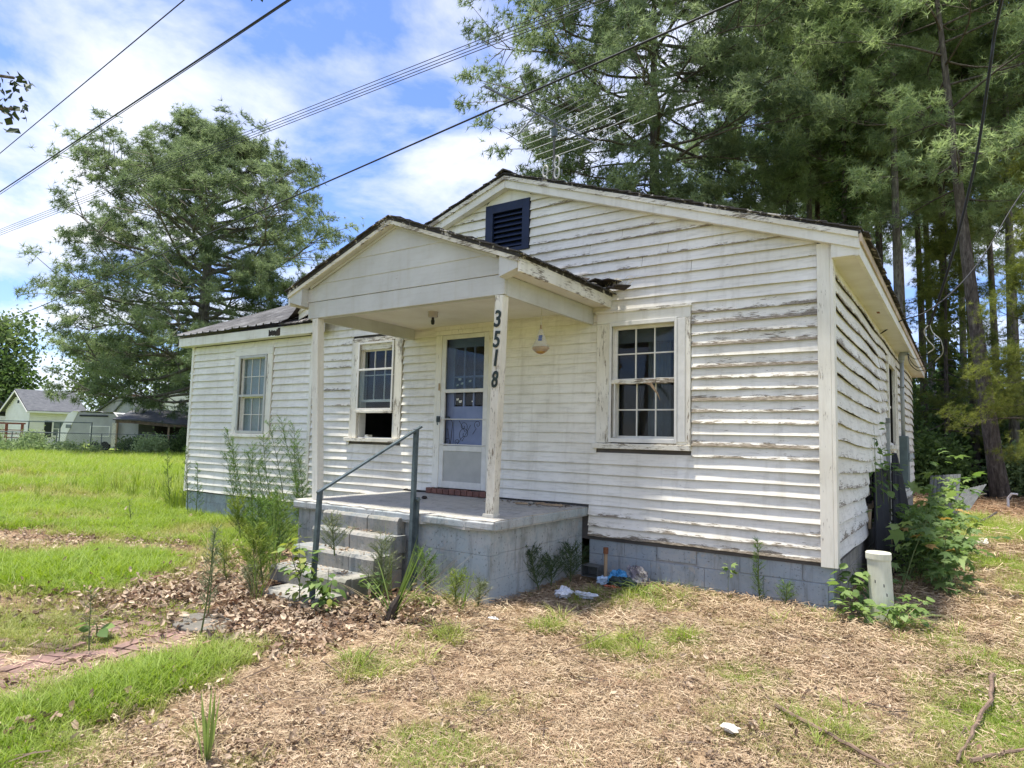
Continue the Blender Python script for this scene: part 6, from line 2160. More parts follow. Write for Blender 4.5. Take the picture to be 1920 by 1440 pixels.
def z_green(x, y):
    lawn = smooth(-6.0, -7.6, x) * smooth(1.8, 0.2, np.where(x > -11.6, y, -9.0))
    n = fbm(x, y, 0.9)
    lawn = lawn * (0.35 + 0.9 * smooth(0.3, 0.55, n))
    for c in ((-7.7, -2.2, 1.1, .55), (-9.6, -2.75, 1.8, .6), (-15.0, -0.1, 2.0, 0.7), (-22, 1.5, 3.0, .6)):
        lawn = lawn * (1 - 0.85 * blob(x, y, c[0], c[1], c[2], c[3], 0.3))
    g = lawn
    g = np.maximum(g, (0.55 + 0.9 * (fbm(x, y, 3.2) - .25)) * 1.1 * blob(x, y, -3.20, -4.95, 0.42, 1.0, 0.12, 2.5))
    g = np.maximum(g, 0.9 * blob(x, y, -2.75, -5.75, 0.7, 0.5))
    g = np.maximum(g, (0.6 + 0.9 * (fbm(x, y, 2.2) - .25)) * 1.1 * blob(x, y, -6.9, -3.55, 1.2, 0.95, -0.3, 2.5))
    g = np.maximum(g, 0.45 * blob(x, y, -5.2, -4.8, 1.1, 0.9))
    g = np.maximum(g, 0.9 * blob(x, y, 1.2, 8.6, 1.6, 2.0))
    ry = smooth(0.4, 1.2, x) * (0.25 + 0.6 * smooth(0.4, 0.6, n)) * smooth(13.0, 10.5, y)
    g = np.maximum(g, ry)
    for c in ((-2.31, -3.71, .28), (-2.39, -2.83, .2), (-1.88, -2.11, .28), (-1.15, -2.26, .35), (-0.87, -1.68, .3), (0.95, -0.65, .3), (0.38, -2.85, .5), (-2.0, -1.0, .5), (-1.4, -0.6, .45), (-0.2, -2.2, .3), (0.9, -1.7, .35), (-1.2, -4.4, .35)):
        g = np.maximum(g, (0.75 if c[2] < .4 else .5) * blob(x, y, c[0], c[1], c[2], c[2], 0, 3))
    front = smooth(-2.9, -2.3, x) * 0.40 * smooth(0.36, 0.66, fbm(x + 7, y, 1.6)) * (0.35 + 0.65 * smooth(.4, .6, fbm(x, y + 3, 6.0)))
    g = np.maximum(g, front)
    wood = smooth(12.5, 14.5, y - 0.0 * x) * smooth(-20, -14, x)
    g = g * (1 - wood)
    return np.clip(g, 0, 1)


def z_leaf(x, y):
    l = 1.0 * blob(x, y, -4.95, -3.05, 0.95, 0.75, 0.4, 3) + 0.7 * blob(x, y, -5.4, -4.0, 0.5, 0.5) + 0.8 * blob(x, y, -3.35, -2.55, 0.55, 0.35) + 0.6 * blob(x, y, -3.9, -3.4, .5, .4)
    l = l + 0.35 * blob(x, y, -1.9, -4.9, .9, .5) + 0.5 * blob(x, y, -7.6, -2.2, 1.0, .5) + 0.4 * blob(x, y, -9.6, -2.75, 1.6, .5) + 0.6 * blob(x, y, -1.7, -0.12, .25, .12)
    l = l + 0.5 * blob(x, y, -3.3, -3.4, .5, .6) + 0.16 + 0.22 * smooth(.42, .62, fbm(x + 3, y, 2.6)) + 0.2 * smooth(13.0, 15.0, y)
    l = l * (1 - 0.72 * blob(x, y, -4.35, -4.95, 0.85, 0.75, 0, 4))
    return np.clip(l, 0, 1)


def z_straw(x, y):
    s = smooth(-3.1, -2.5, x) * smooth(0.2, -0.2, np.where(x < 0.05, y, -1.0)) * smooth(4.0, 1.0, y)
    s = np.maximum(s, 0.55 * smooth(0.2, 0.7, x) * smooth(13, 9, y))
    s = np.maximum(s, 1.0 * smooth(12.0, 13.0, y) * smooth(-16, -12, x))
    s = np.maximum(s, 0.10 * blob(x, y, -4.2, -4.6, 1.0, 1.2))
    return np.clip(s, 0, 1)


def free(x, y):
    ok = ~((x > -11.36) & (x < 0.0) & (y > 0.0) & (y < 12.55))
    ok &= ~((x > -5.56) & (x < -2.70) & (y > -1.86) & (y < 0.1))
    ok &= ~((x > -4.96) & (x < -3.76) & (y > -2.96) & (y < -1.8))
    return ok


def axis_pts(lo, hi, step, far, grow=1.28):
    a = list(np.arange(lo, hi + 1e-6, step))
    s, p = step, hi
    while p < far:
        s *= grow
        p += s
        a.append(p)
    s, p = step, lo
    while p > -far:
        s *= grow
        p -= s
        a.insert(0, p)
    return np.array(a)


gx = axis_pts(-14.0, 4.0, 0.10, 420)
gy = axis_pts(-7.5, 12.0, 0.10, 420)
GX, GY = np.meshgrid(gx, gy)
near = np.exp(-((GX + 3) / 14) ** 4 - ((GY) / 14) ** 4)
GZ = (fbm(GX, GY, 1.4) - 0.5) * 0.05 * near + (fbm(GX, GY, 5.0) - 0.5) * 0.018 * near
GZ += -0.03 * near
hug = np.exp(-(np.maximum(0, np.abs(GY) - 0.0) / 0.4) ** 2)
nx2, ny2 = len(gx), len(gy)
vv = np.stack([GX, GY, GZ], -1).reshape(-1, 3)
ii = np.arange(nx2 * ny2).reshape(ny2, nx2)
quads = np.stack([ii[:-1, :-1], ii[:-1, 1:], ii[1:, 1:], ii[1:, :-1]], -1).reshape(-1, 4)
fx, fy = GX.ravel(), GY.ravel()
farlawn = smooth(25, 60, np.hypot(fx, fy)) * smooth(30, -5, fy + 0.55 * fx + 8)
gr = np.maximum(z_green(fx, fy), 0.8 * farlawn)


def ground_mat():
    m, t, p, o = new_mat('yard_ground')
    co = t.n('ShaderNodeTexCoord').outputs['Object']
    g = t.n('ShaderNodeAttribute', attribute_name='green').outputs['Fac']
    lf = t.n('ShaderNodeAttribute', attribute_name='leafy').outputs['Fac']
    n1 = t.noise(co, 5.0, 8.0, 0.68)
    n2 = t.noise(co, 42.0, 6.0, 0.7)
    f = t.math('ADD', t.math('MULTIPLY', n1, 0.5), t.math('MULTIPLY', n2, 0.5))
    dirt = t.ramp(f, (0.36, (0.085, 0.058, 0.036)), (0.47, (0.22, 0.155, 0.095)), (0.56, (0.36, 0.27, 0.165)), (0.66, (0.50, 0.40, 0.26)))
    brown = t.ramp(f, (0.36, (0.055, 0.035, 0.024)), (0.5, (0.16, 0.095, 0.06)), (0.64, (0.34, 0.22, 0.14)))
    green = t.ramp(f, (0.36, (0.07, 0.095, 0.02)), (0.48, (0.16, 0.22, 0.04)), (0.62, (0.29, 0.35, 0.09)))
    c = t.mix(lf, dirt, brown)
    gm = t.ramp(t.math('ADD', g, t.math('MULTIPLY', t.math('SUBTRACT', n1, 0.5), 0.7)), (0.30, 0.0), (0.62, 1.0))
    c = t.mix(gm, c, green)
    t.l(c, p.inputs['Base Color'])
    p.inputs['Roughness'].default_value = 0.95
    p.inputs['Specular IOR Level'].default_value = 0.1
    bump(t, p, f, 0.9, 0.03)
    return m


ground = np_mesh('ground', vv, quads, ground_mat(), None, True, {'green': gr, 'leafy': np.clip(z_leaf(fx, fy), 0, 1)})
ground['kind'] = 'structure'


# ------------------------------------------------------------------ scattered ground cover
def proto_obj(name, verts, tris, mat):
    me = bpy.data.meshes.new(name)
    me.from_pydata([tuple(v) for v in verts], [], [tuple(t) for t in tris])
    me.materials.append(mat)
    return bpy.data.objects.new(name, me)


def blade_clump(rng, n, h, w, spread, bend):
    V, F = [], []
    for _ in range(n):
        a = rng.uniform(0, 6.283)
        r = spread * math.sqrt(rng.uniform(0, 1))
        b = np.array([r * math.cos(a), r * math.sin(a), -0.01])
        ba = a + rng.normal() * 0.9
        d = np.array([math.cos(ba), math.sin(ba), 0])
        s = np.array([-d[1], d[0], 0])
        H = h * rng.uniform(0.5, 1.15)
        k = bend * rng.uniform(0.3, 1.3)
        i = len(V)
        for t, ww in ((0, 1), (0.5, 0.8), (1.0, 0.0)):
            c = b + np.array([0, 0, H * (t - 0.25 * k * t * t)]) + d * H * k * t * t
            if ww:
                V += [c - s * w * ww / 2, c + s * w * ww / 2]
            else:
                V.append(c)
        F += [(i, i + 1, i + 3), (i, i + 3, i + 2), (i + 2, i + 3, i + 4)]
    return V, F


def straw_clump(rng, n, L, w, spread):
    V, F = [], []
    for _ in range(n):
        c = np.array([rng.normal() * spread, rng.normal() * spread, rng.uniform(0.003, 0.022)])
        a = rng.uniform(0, 6.283)
        l = L * rng.uniform(0.35, 1.1)
        d = np.array([math.cos(a), math.sin(a), rng.normal() * 0.14])
        s = np.array([-d[1], d[0], rng.normal() * .5]) * w / 2
        mid = c + np.array([-d[1], d[0], 0.1]) * l * rng.normal() * 0.09
        i = len(V)
        p0, p1 = c - d * l / 2, c + d * l / 2
        V += [p0 - s, p0 + s, mid + s, mid - s, p1]
        F += [(i, i + 1, i + 2), (i, i + 2, i + 3), (i + 3, i + 2, i + 4)]
    return V, F


def dead_leaf(rng, size):
    """a curled dead leaf lying about flat"""
    V, F = [], []
    n = 7
    out_ = []
    for k in range(n):
        a = 2 * math.pi * k / n
        r = size * 0.5 * (0.75 + 0.35 * math.cos(a) ** 2) * rng.uniform(0.75, 1.15)
        x, y = r * math.cos(a) * 1.25, r * math.sin(a) * 0.8
        out_.append((x, y, abs(y) * rng.uniform(0.2, 0.9) + 0.15 * abs(x) * rng.uniform(0, 1)))
    V = [(0, 0, 0.0)] + out_
    F = [(0, 1 + k, 1 + (k + 1) % n) for k in range(n)]
    return V, F


def leaf_clump(rng, n, size, spread):
    V, F = [], []
    for _ in range(n):
        v, f = dead_leaf(rng, size * rng.uniform(.6, 1.25))
        v = np.array(v)
        e = rng.uniform(-0.6, 0.6, 2)
        az = rng.uniform(0, 6.28)
        Rx = np.array(Matrix.Rotation(e[0], 3, 'X') @ Matrix.Rotation(e[1], 3, 'Y'))
        Rz = np.array(Matrix.Rotation(az, 3, 'Z'))
        v = v @ Rx.T @ Rz.T + np.array([rng.normal() * spread, rng.normal() * spread, rng.uniform(0.008, 0.03)])
        i = len(V)
        V += [tuple(q) for q in v]
        F += [tuple(i + q for q in t) for t in f]
    return V, F


def scatter(name, label, pts, scl, tint, protos, seed, tilt=0.1):
    rng = np.random.default_rng(seed)
    N = len(pts)
    me = bpy.data.meshes.new(name)
    me.vertices.add(N)
    me.vertices.foreach_set('co', np.asarray(pts, np.float32).ravel())
    rot = np.stack([rng.normal(size=N) * tilt, rng.normal(size=N) * tilt, rng.uniform(0, 6.283, N)], -1)
    for an, ty, arr in (('rot', 'FLOAT_VECTOR', rot), ('scl', 'FLOAT', scl), ('tint', 'FLOAT', tint), ('pick', 'INT', rng.integers(0, len(protos), N))):
        a = me.attributes.new(an, ty, 'POINT')
        a.data.foreach_set('vector' if ty == 'FLOAT_VECTOR' else 'value', np.asarray(arr, np.int32 if ty == 'INT' else np.float32).ravel())
    o = link(name, me)
    c = bpy.data.collections.new(name + '_pieces')
    for p in protos:
        c.objects.link(p)
    ng = bpy.data.node_groups.new(name + '_spread', 'GeometryNodeTree')
    ng.interface.new_socket('Geometry', in_out='INPUT', socket_type='NodeSocketGeometry')
    ng.interface.new_socket('Geometry', in_out='OUTPUT', socket_type='NodeSocketGeometry')
    t = NT(ng)
    gi, go = t.n('NodeGroupInput'), t.n('NodeGroupOutput')
    ci = t.n('GeometryNodeCollectionInfo', transform_space='ORIGINAL')
    ci.inputs[0].default_value = c
    ci.inputs['Separate Children'].default_value = True
    ci.inputs['Reset Children'].default_value = True
    ip = t.n('GeometryNodeInstanceOnPoints')
    t.l(gi.outputs[0], ip.inputs['Points'])
    t.l(ci.outputs[0], ip.inputs['Instance'])
    ip.inputs['Pick Instance'].default_value = True

    def attr(n_, ty):
        q = t.n('GeometryNodeInputNamedAttribute', data_type=ty)
        q.inputs['Name'].default_value = n_
        return q.outputs[0]
    t.l(attr('pick', 'INT'), ip.inputs['Instance Index'])
    t.l(attr('rot', 'FLOAT_VECTOR'), ip.inputs['Rotation'])
    t.l(attr('scl', 'FLOAT'), ip.inputs['Scale'])
    t.l(ip.outputs[0], go.inputs[0])
    md = o.modifiers.new('spread', 'NODES')
    md.node_group = ng
    return tag(o, label, None, None, 'stuff')


def polar(rng, N, r0, r1, p, a0=-18, a1=92):
    """points round the view, thinning with distance as r^-p per square metre"""
    u = rng.uniform(0, 1, N)
    e = 2 - p
    r = (r0 ** e + u * (r1 ** e - r0 ** e)) ** (1 / e) if abs(e) > 1e-6 else r0 * (r1 / r0) ** u
    a = np.radians(rng.uniform(a0, a1, N))
    return CAM[0] - r * np.sin(a), CAM[1] + r * np.cos(a), r


def gz(x, y):
    nr = np.exp(-((x + 3) / 14) ** 4 - (y / 14) ** 4)
    return ((fbm(x, y, 1.4) - 0.5) * 0.05 + (fbm(x, y, 5.0) - 0.5) * 0.018 - 0.03) * nr


M['grass'] = leaf_mat('grass_blades', (0.15, 0.235, 0.028), (0.31, 0.40, 0.075), 0.42, inst='tint', dry=((0.27, 0.23, 0.09), (0.48, 0.41, 0.22)))
M['straw'] = leaf_mat('dry_straw', (0.24, 0.17, 0.10), (0.62, 0.50, 0.33), 0.10, inst='tint', dry=((0.16, 0.09, 0.05), (0.34, 0.21, 0.12)))
M['dead_leaf'] = leaf_mat('dead_leaves', (0.16, 0.11, 0.07), (0.58, 0.47, 0.33), 0.12, inst='tint', dry=((0.09, 0.05, 0.03), (0.25, 0.14, 0.085)))
sr = np.random.default_rng(100)
# turf
gp = [proto_obj('grass_clump', *blade_clump(sr, 22, 0.10, 0.0042, 0.06, 0.95), M['grass']) for _ in range(7)]
x, y, r = polar(sr, 150000, 2.4, 46, 1.55)
g = z_green(x, y)
keep = free(x, y) & (sr.uniform(0, 1, len(x)) < smooth(0.12, 0.75, g) * 0.92 + 0.01 * (x > -3)) & ~((x > 0.2) & (y > 13))
x, y, r, g = x[keep], y[keep], r[keep], g[keep]
lush = np.maximum(blob(x, y, -3.20, -4.95, 0.40, 1.0, 0.12, 3.0), blob(x, y, -6.9, -3.55, 1.1, 0.9, -.3, 3))
tint = np.clip(0.62 - 0.62 * smooth(0.25, 0.8, g) + sr.normal(size=len(x)) * 0.12 - 0.3 * lush + 0.12 * (x > -2.6), 0, 1)
s_ = np.clip(r / 7.0, 0.85, 4.2) * sr.uniform(0.7, 1.25, len(x)) * (1 + 0.75 * lush) * np.where((x > -2.6) & (y < 0), 0.75, 1.0)
scatter('grass', 'short green grass of the lawn and the tufts in the yard', np.stack([x, y, gz(x, y)], -1), s_, tint, gp, 101)
# longer green tufts
gp2 = [proto_obj('grass_tuft', *blade_clump(sr, 26, 0.20, 0.0065, 0.06, 1.0), M['grass']) for _ in range(5)]
cx, cy = [], []
for c in ((-2.31, -3.71, .26, 22), (-2.39, -2.83, .16, 12), (-1.88, -2.11, .2, 12), (-1.15, -2.26, .28, 22), (-0.87, -1.68, .22, 12), (0.95, -0.65, .25, 10), (0.38, -2.85, .35, 14), (-2.0, -0.9, .45, 40), (-1.5, -0.45, .4, 26), (-3.0, -2.2, .35, 14), (-0.3, -0.15, .5, 10), (0.5, -0.2, .35, 14), (-11.9, 0.4, .7, 60), (-3.25, -5.2, .4, 30), (-3.1, -4.4, .35, 26), (0.9, 3.5, .6, 24), (-9, -0.6, 1.2, 40)):
    cx += list(sr.normal(c[0], c[2] * .6, c[3]))
    cy += list(sr.normal(c[1], c[2] * .6, c[3]))
cx, cy = np.array(cx), np.array(cy)
k = free(cx, cy)
cx, cy = cx[k], cy[k]
scatter('grass_tufts', 'ragged taller grass tufts round the foundation and in the straw yard', np.stack([cx, cy, gz(cx, cy)], -1), sr.uniform(.4, .95, len(cx)), np.clip(sr.normal(.22, .18, len(cx)), 0, 1), gp2, 102)
gp3 = [proto_obj('long_grass', *blade_clump(sr, 22, 0.62, 0.012, 0.10, .55), M['grass']) for _ in range(3)]
cx = np.concatenate([sr.normal(-12.4, .6, 70), sr.normal(-15, 1.5, 60)])
cy = np.concatenate([sr.normal(0.9, .5, 70), sr.normal(1.5, .9, 60)])
k = free(cx, cy)
scatter('long_grass', 'long seeding grass standing past the wing corner', np.stack([cx[k], cy[k], 0 * cx[k]], -1), sr.uniform(.7, 1.4, k.sum()), np.clip(sr.normal(.15, .12, k.sum()), 0, 1), gp3, 103)
# straw
stp = [proto_obj('straw_bits', *straw_clump(sr, 26, 0.07, 0.0032, 0.06), M['straw']) for _ in range(8)]
x, y, r = polar(sr, 90000, 2.4, 28, 1.5, -18, 80)
st_ = z_straw(x, y)
keep = free(x, y) & (sr.uniform(0, 1, len(x)) < st_ * (0.22 + .78 * smooth(.38, .58, fbm(x, y, 2.2))))
x, y, r = x[keep], y[keep], r[keep]
scatter('pine_straw', 'dry tan straw and clippings covering the front yard', np.stack([x, y, gz(x, y)], -1), np.clip(r / 5.0, 0.8, 3.0) * sr.uniform(.7, 1.4, len(x)), np.clip(sr.normal(.30, .28, len(x)) + 0.5 * (y > 12.5), 0, 1), stp, 104, 0.12)
# dead leaves
lfp = [proto_obj('dead_leaf_bits', *leaf_clump(sr, 7, 0.052, 0.065), M['dead_leaf']) for _ in range(8)]
x, y, r = polar(sr, 46000, 2.4, 26, 1.4, -18, 90)
l_ = z_leaf(x, y)
keep = free(x, y) & (sr.uniform(0, 1, len(x)) < np.where(l_ > .3, l_, l_ * .42)) & ((x < 0.3) | (y < 5) | (y > 12))
x, y, r, l_ = x[keep], y[keep], r[keep], l_[keep]
hp = 0.03 * smooth(.4, 1, l_) * sr.uniform(0, 1, len(x))
scatter('leaf_litter', 'brown fallen leaves drifted by the steps and strewn over the yard', np.stack([x, y, gz(x, y) + hp], -1), sr.uniform(.55, 1.25, len(x)) * np.where(x > -2.8, .55, .9), np.clip(sr.normal(.25, .3, len(x)), 0, 1), lfp, 105, 0.35)
# twigs and cone scraps
def twig_bits(rng, n, L):
    V, F = [], []
    for _ in range(n):
        c = np.array([rng.normal() * .07, rng.normal() * .07, .008])
        a = rng.uniform(0, 6.283)
        l = L * rng.uniform(.3, 1.2)
        d = np.array([math.cos(a), math.sin(a), rng.normal() * .12])
        sd = np.array([-d[1], d[0], 0])
        w_ = rng.uniform(.0015, .0035)
        p0, p1 = c - d * l / 2, c + d * l / 2 + sd * l * rng.normal() * .1
        i = len(V)
        for p, ww in ((p0, w_), (p1, w_ * .5)):
            V += [p - sd * ww, p + sd * ww, p + np.array([0, 0, ww * 1.6])]
        F += [(i, i + 2, i + 5), (i, i + 5, i + 3), (i + 2, i + 1, i + 4), (i + 2, i + 4, i + 5)]
    return V, F


M['twig'] = leaf_mat('dead_twigs', (0.05, 0.035, 0.025), (0.22, 0.16, 0.11), 0.02)
twp = [proto_obj('twig_bits', *twig_bits(sr, 4, .16), M['twig']) for _ in range(6)]
x, y, r = polar(sr, 2600, 2.4, 16, 1.4, -18, 80)
keep = free(x, y) & (z_straw(x, y) + z_leaf(x, y) > .35) & (sr.uniform(0, 1, len(x)) < smooth(.35, .65, fbm(x, y + 9, 1.8)))
x, y = x[keep], y[keep]
scatter('twigs', 'small dark twigs and cone scraps littering the yard', np.stack([x, y, gz(x, y) + .006], -1), sr.uniform(.5, 1.5, len(x)), np.zeros(len(x)), twp, 108, .1)
# leaves on the step treads
pts = []
for zt, yf, xa, xb in lev[1:4]:
    for _ in range(20):
        pts.append((sr.uniform(xa + .1, xb - .1), yf + sr.uniform(.04, .18), zt + .004))
scatter('step_leaves', 'dry leaves and straw caught on the step treads', np.array(pts), sr.uniform(.3, .6, len(pts)), sr.uniform(0, .6, len(pts)), [p.copy() for p in lfp + stp], 106, 0.2)

# ------------------------------------------------------------------ brick path
path = thing('brick_path', 'sunken path of pink paver bricks half buried in weeds at the left', 'brick path', (-4.3, -4.6, 0))
br = random.Random(21)
PA = R(20)
base_me = []
for q in range(4):
    mb = MB()
    L2, W2, Hh = 0.098, 0.047, 0.03
    c = [br.uniform(-.003, .003) for _ in range(8)]
    mb.add([(-L2 + c[0], -W2, -Hh), (L2 + c[1], -W2, -Hh), (L2, W2 + c[2], -Hh), (-L2, W2 + c[3], -Hh),
            (-L2 + .004, -W2 + .004, Hh), (L2 - .004, -W2 + .004, Hh + c[4]), (L2 - .004, W2 - .004, Hh + c[5]), (-L2 + .004, W2 - .004, Hh)],
           [(0, 3, 2, 1), (4, 5, 6, 7), (0, 1, 5, 4), (1, 2, 6, 5), (2, 3, 7, 6), (3, 0, 4, 7)])
    me = bpy.data.meshes.new('brick')
    me.from_pydata(mb.v, [], mb.f)
    fix_normals(me)
    me.materials.append(M['path_brick'])
    base_me.append(me)
# basket weave: pairs turned by a right angle
for i in range(-5, 4):
    for j in range(-7, 6):
        for k in (-1, 1):
            if (i + j) % 2:
                lx_, ly_, a = i * 0.204, j * 0.204 + k * 0.051, 0.0
            else:
                lx_, ly_, a = i * 0.204 + k * 0.051, j * 0.204, R(90)
            wx = -4.25 + lx_ * math.cos(PA) - ly_ * math.sin(PA)
            wy = -4.75 + lx_ * math.sin(PA) + ly_ * math.cos(PA)
            if abs(lx_) > 0.72 or br.random() < 0.30 or (wx + 3.7) ** 2 + (wy + 3.55) ** 2 < .3 or wy > -3.75:
                continue
            o = link('brick', base_me[br.randrange(4)], path)
            o.location = (wx + 4.3, wy + 4.6, float(gz(np.array([wx]), np.array([wy]))[0]) - 0.020 + br.uniform(-.008, .006))
            o.rotation_euler = (br.uniform(-.03, .03), br.uniform(-.03, .03), PA + a + br.uniform(-.03, .03))
# low weeds in the joints
wp_ = [proto_obj('joint_weed', *blade_clump(sr, 12, 0.05, 0.006, 0.05, 1.2), M['grass']) for _ in range(4)]
cx, cy = sr.uniform(-5.2, -3.3, 2600), sr.uniform(-6.0, -3.6, 2600)
k = fbm(cx, cy, 3.0) > .45
cx, cy = cx[k], cy[k]
scatter('path_weeds', 'low weeds creeping over the brick path', np.stack([cx, cy, gz(cx, cy)], -1), sr.uniform(.6, 1.4, len(cx)), np.clip(sr.normal(.35, .2, len(cx)), 0, 1), wp_, 107)
fs_ = MB()
for n_ in (9,):
    pl = [(-4.15 + .30 * math.cos(t) * (1 + .12 * math.sin(3 * t)), -3.86 + .22 * math.sin(t) * (1 + .1 * math.cos(2 * t))) for t in np.linspace(0, 2 * math.pi, 16)[:-1]]
    fs_.prism(pl, -0.06, -0.004, axis='z')
tag(fs_.build('flagstone', M['stone'], None, bevel=.01), 'flat grey flagstone between the brick path and the steps', 'flagstone')


# ------------------------------------------------------------------ weeds and shrubs
def feathery(seed, loc, top, nbr, reach, name='feathery_weed', label=None, group=None, mat=None, dens=22, start=0.12, fine=0.06, wthr=0.0055, stem_r=0.006):
    rng = np.random.default_rng(seed)
    base, top = np.array(loc, float), np.array(top, float)
    t0 = thing(name, label, 'weed', tuple(base), group)
    H = np.linalg.norm(top - base)
    pts = [base + (top - base) * s + np.array([0.05 * H * math.sin(s * 2.4 + seed), 0, -0.02]) * s * (1 - s) * 2 for s in np.linspace(0, 1, 7)]
    mb = MB().tube(pts, [stem_r * (1.25 - s) + .0012 for s in np.linspace(0, 1, 7)], 5)
    V, T = [], []
    axis = (top - base) / H
    for k in range(nbr):
        s = start + (1 - start) * (k + rng.uniform(0, 1)) / nbr
        i = min(5, int(s * 6))
        p = pts[i] + (pts[i + 1] - pts[i]) * (s * 6 - i)
        a = rng.uniform(0, 6.28)
        L = reach * (1.15 - 0.85 * s) * rng.uniform(.6, 1.2) + 0.03
        d = np.array([math.cos(a) * .75, math.sin(a) * .75, 0.75])
        d /= np.linalg.norm(d)
        e = p + d * L
        mb.tube([p, e], [.0022, .001], 3, caps=False)
        tn = rng.uniform(0, 1)
        for q in range(dens):
            u = rng.uniform(.1, 1.05)
            c = p + (e - p) * u
            dd = d + rng.normal(size=3) * .8
            dd /= np.linalg.norm(dd)
            sd = np.cross(dd, rng.normal(size=3))
            sd = sd / np.linalg.norm(sd) * wthr / 2
            l = fine * rng.uniform(.5, 1.2)
            V += [c - sd, c + sd, c + dd * l]
            T += [np.clip(tn + rng.normal() * .2, 0, 1)] * 3
    mb.build('stem', M['weed_stem'], t0)
    np_mesh('foliage', np.array(V), np.arange(len(V)).reshape(-1, 3), mat or M['weed'], t0, attrs={'tone': np.array(T)}, kind='stuff')
    return t0


M['weed'] = leaf_mat('feathery_green', (0.065, 0.125, 0.026), (0.16, 0.25, 0.06), 0.35, attr='tone')
M['weed_dark'] = leaf_mat('dark_fern_green', (0.022, 0.048, 0.020), (0.07, 0.115, 0.045), 0.3, attr='tone')
M['weed_grey'] = leaf_mat('grey_green_weed', (0.11, 0.14, 0.07), (0.26, 0.28, 0.16), 0.3, attr='tone')
M['weed_yellow'] = leaf_mat('yellow_green_weed', (0.12, 0.18, 0.03), (0.27, 0.33, 0.07), 0.38, attr='tone')
M['weed_stem'] = simple('green_stem', (0.13, 0.17, 0.06), (0.08, 0.11, 0.04), 12, .7, 0)
GF = 'tall feathery weeds before the wing'
LF = 'tall feathery green weed in the clump before the wing wall'
for k, (b, tp) in enumerate((((-8.2, -0.69, 0), (-8.55, -0.98, 1.57)), ((-7.69, -0.36, 0), (-7.98, -0.63, 1.72)), ((-7.39, -0.3, 0), (-7.68, -0.62, 1.75)), ((-9.18, -0.25, 0), (-9.45, -0.3, 1.40)),
                             ((-7.3, -0.45, 0), (-7.45, -0.55, 1.66)), ((-8.4, -0.5, 0), (-8.5, -0.55, 1.35)), ((-7.95, -0.8, 0), (-8.0, -0.95, 1.25)), ((-8.75, -0.55, 0), (-9.0, -0.7, 1.2)), ((-7.0, -0.6, 0), (-7.1, -0.75, 1.4)), ((-7.6, -0.75, 0), (-7.75, -0.95, 1.1)), ((-8.0, -.4, 0), (-8.3, -.5, 1.5)))):
    feathery(200 + k, b, tp, 52, 0.27, label=LF, group=GF)
feathery(220, (-10.87, -0.21, 0), (-10.95, -0.3, 1.25), 30, .13, label='thin feathery weed against the wing corner board', mat=M['weed'])
feathery(221, (-10.45, -0.3, 0), (-10.4, -0.35, 0.95), 26, .13, label='short feathery weed right of the wing corner weed', mat=M['weed'])
feathery(222, (-11.9, 0.0, 0), (-11.95, -0.1, 1.15), 30, .16, label='feathery weed standing just past the wing corner', mat=M['weed'])
feathery(223, (-4.69, -2.99, 0), (-4.70, -3.05, 0.62), 60, .30, label='round bright green bushy weed left of the bottom step', mat=M['weed_yellow'], dens=30, start=.03, wthr=.008)
feathery(224, (-4.85, -2.80, 0), (-4.95, -2.85, 0.85), 60, .30, label='taller yellow-green bushy weed behind the round one at the steps', mat=M['weed'], dens=28, start=.05, wthr=.008)
feathery(225, (-5.4, -2.25, 0), (-5.5, -2.3, 0.75), 70, .36, label='soft green weed against the left end of the steps', mat=M['weed'], dens=28, wthr=.008)
feathery(226, (-6.2, -1.6, 0), (-6.3, -1.65, 0.7), 70, .36, label='low feathery weed left of the porch corner', mat=M['weed_yellow'], dens=26, wthr=.008)
feathery(227, (-3.81, -4.07, 0), (-3.66, -4.1, 0.80), 30, .10, label='lone thin grey-green stalk rising from the brick path', mat=M['weed_grey'], dens=10, start=.25, stem_r=.005)
feathery(228, (-4.3, -3.72, 0), (-4.22, -3.75, 0.72), 24, .12, label='second thin stalk behind the lone path stalk', mat=M['weed_grey'], dens=9, start=.3, stem_r=.004)
feathery(229, (-2.63, -1.08, 0), (-2.68, -1.16, 0.38), 70, .32, label='dark ferny weed leaning on the right side of the porch', mat=M['weed_dark'], dens=16, start=.05)
feathery(230, (-2.55, -0.55, 0), (-2.52, -0.58, 0.36), 70, .30, label='dark ferny weed in the corner of porch and foundation', mat=M['weed_dark'], dens=16, start=.05)
feathery(231, (-0.66, -0.07, 0), (-0.67, -0.13, 0.60), 40, .07, label='slim feathery weed against the blue foundation', mat=M['weed'], dens=12, start=.02, fine=.05)
feathery(232, (-0.42, -0.09, 0), (-0.40, -0.12, 0.20), 24, .10, label='small feathery sprig right of the slim foundation weed', mat=M['weed'], dens=10)
feathery(233, (-3.55, -2.45, 0), (-3.5, -2.5, 0.55), 60, .26, label='grey weed growing against the side of the steps', mat=M['weed_grey'], dens=20)
feathery(234, (-4.15, -2.5, .35), (-4.1, -2.6, .72), 44, .22, label='small weed sprouting on the step treads', mat=M['weed_grey'], dens=18)
feathery(235, (-7.7, -1.2, 0), (-7.75, -1.25, .55), 70, .34, label='yellow-green weed in the bare patch before the porch left end', mat=M['weed_yellow'], dens=26, wthr=.008)
feathery(236, (-10.5, -1.4, 0), (-10.5, -1.45, .38), 14, .08, label='thin reddish stalk standing in the lawn bare patch', mat=M['weed_grey'], dens=6, stem_r=.004)
feathery(237, (-4.05, -4.75, 0), (-4.02, -4.78, .42), 14, .06, label='thin dark stalk at the middle of the brick path', mat=M['weed_grey'], dens=5, stem_r=.003)


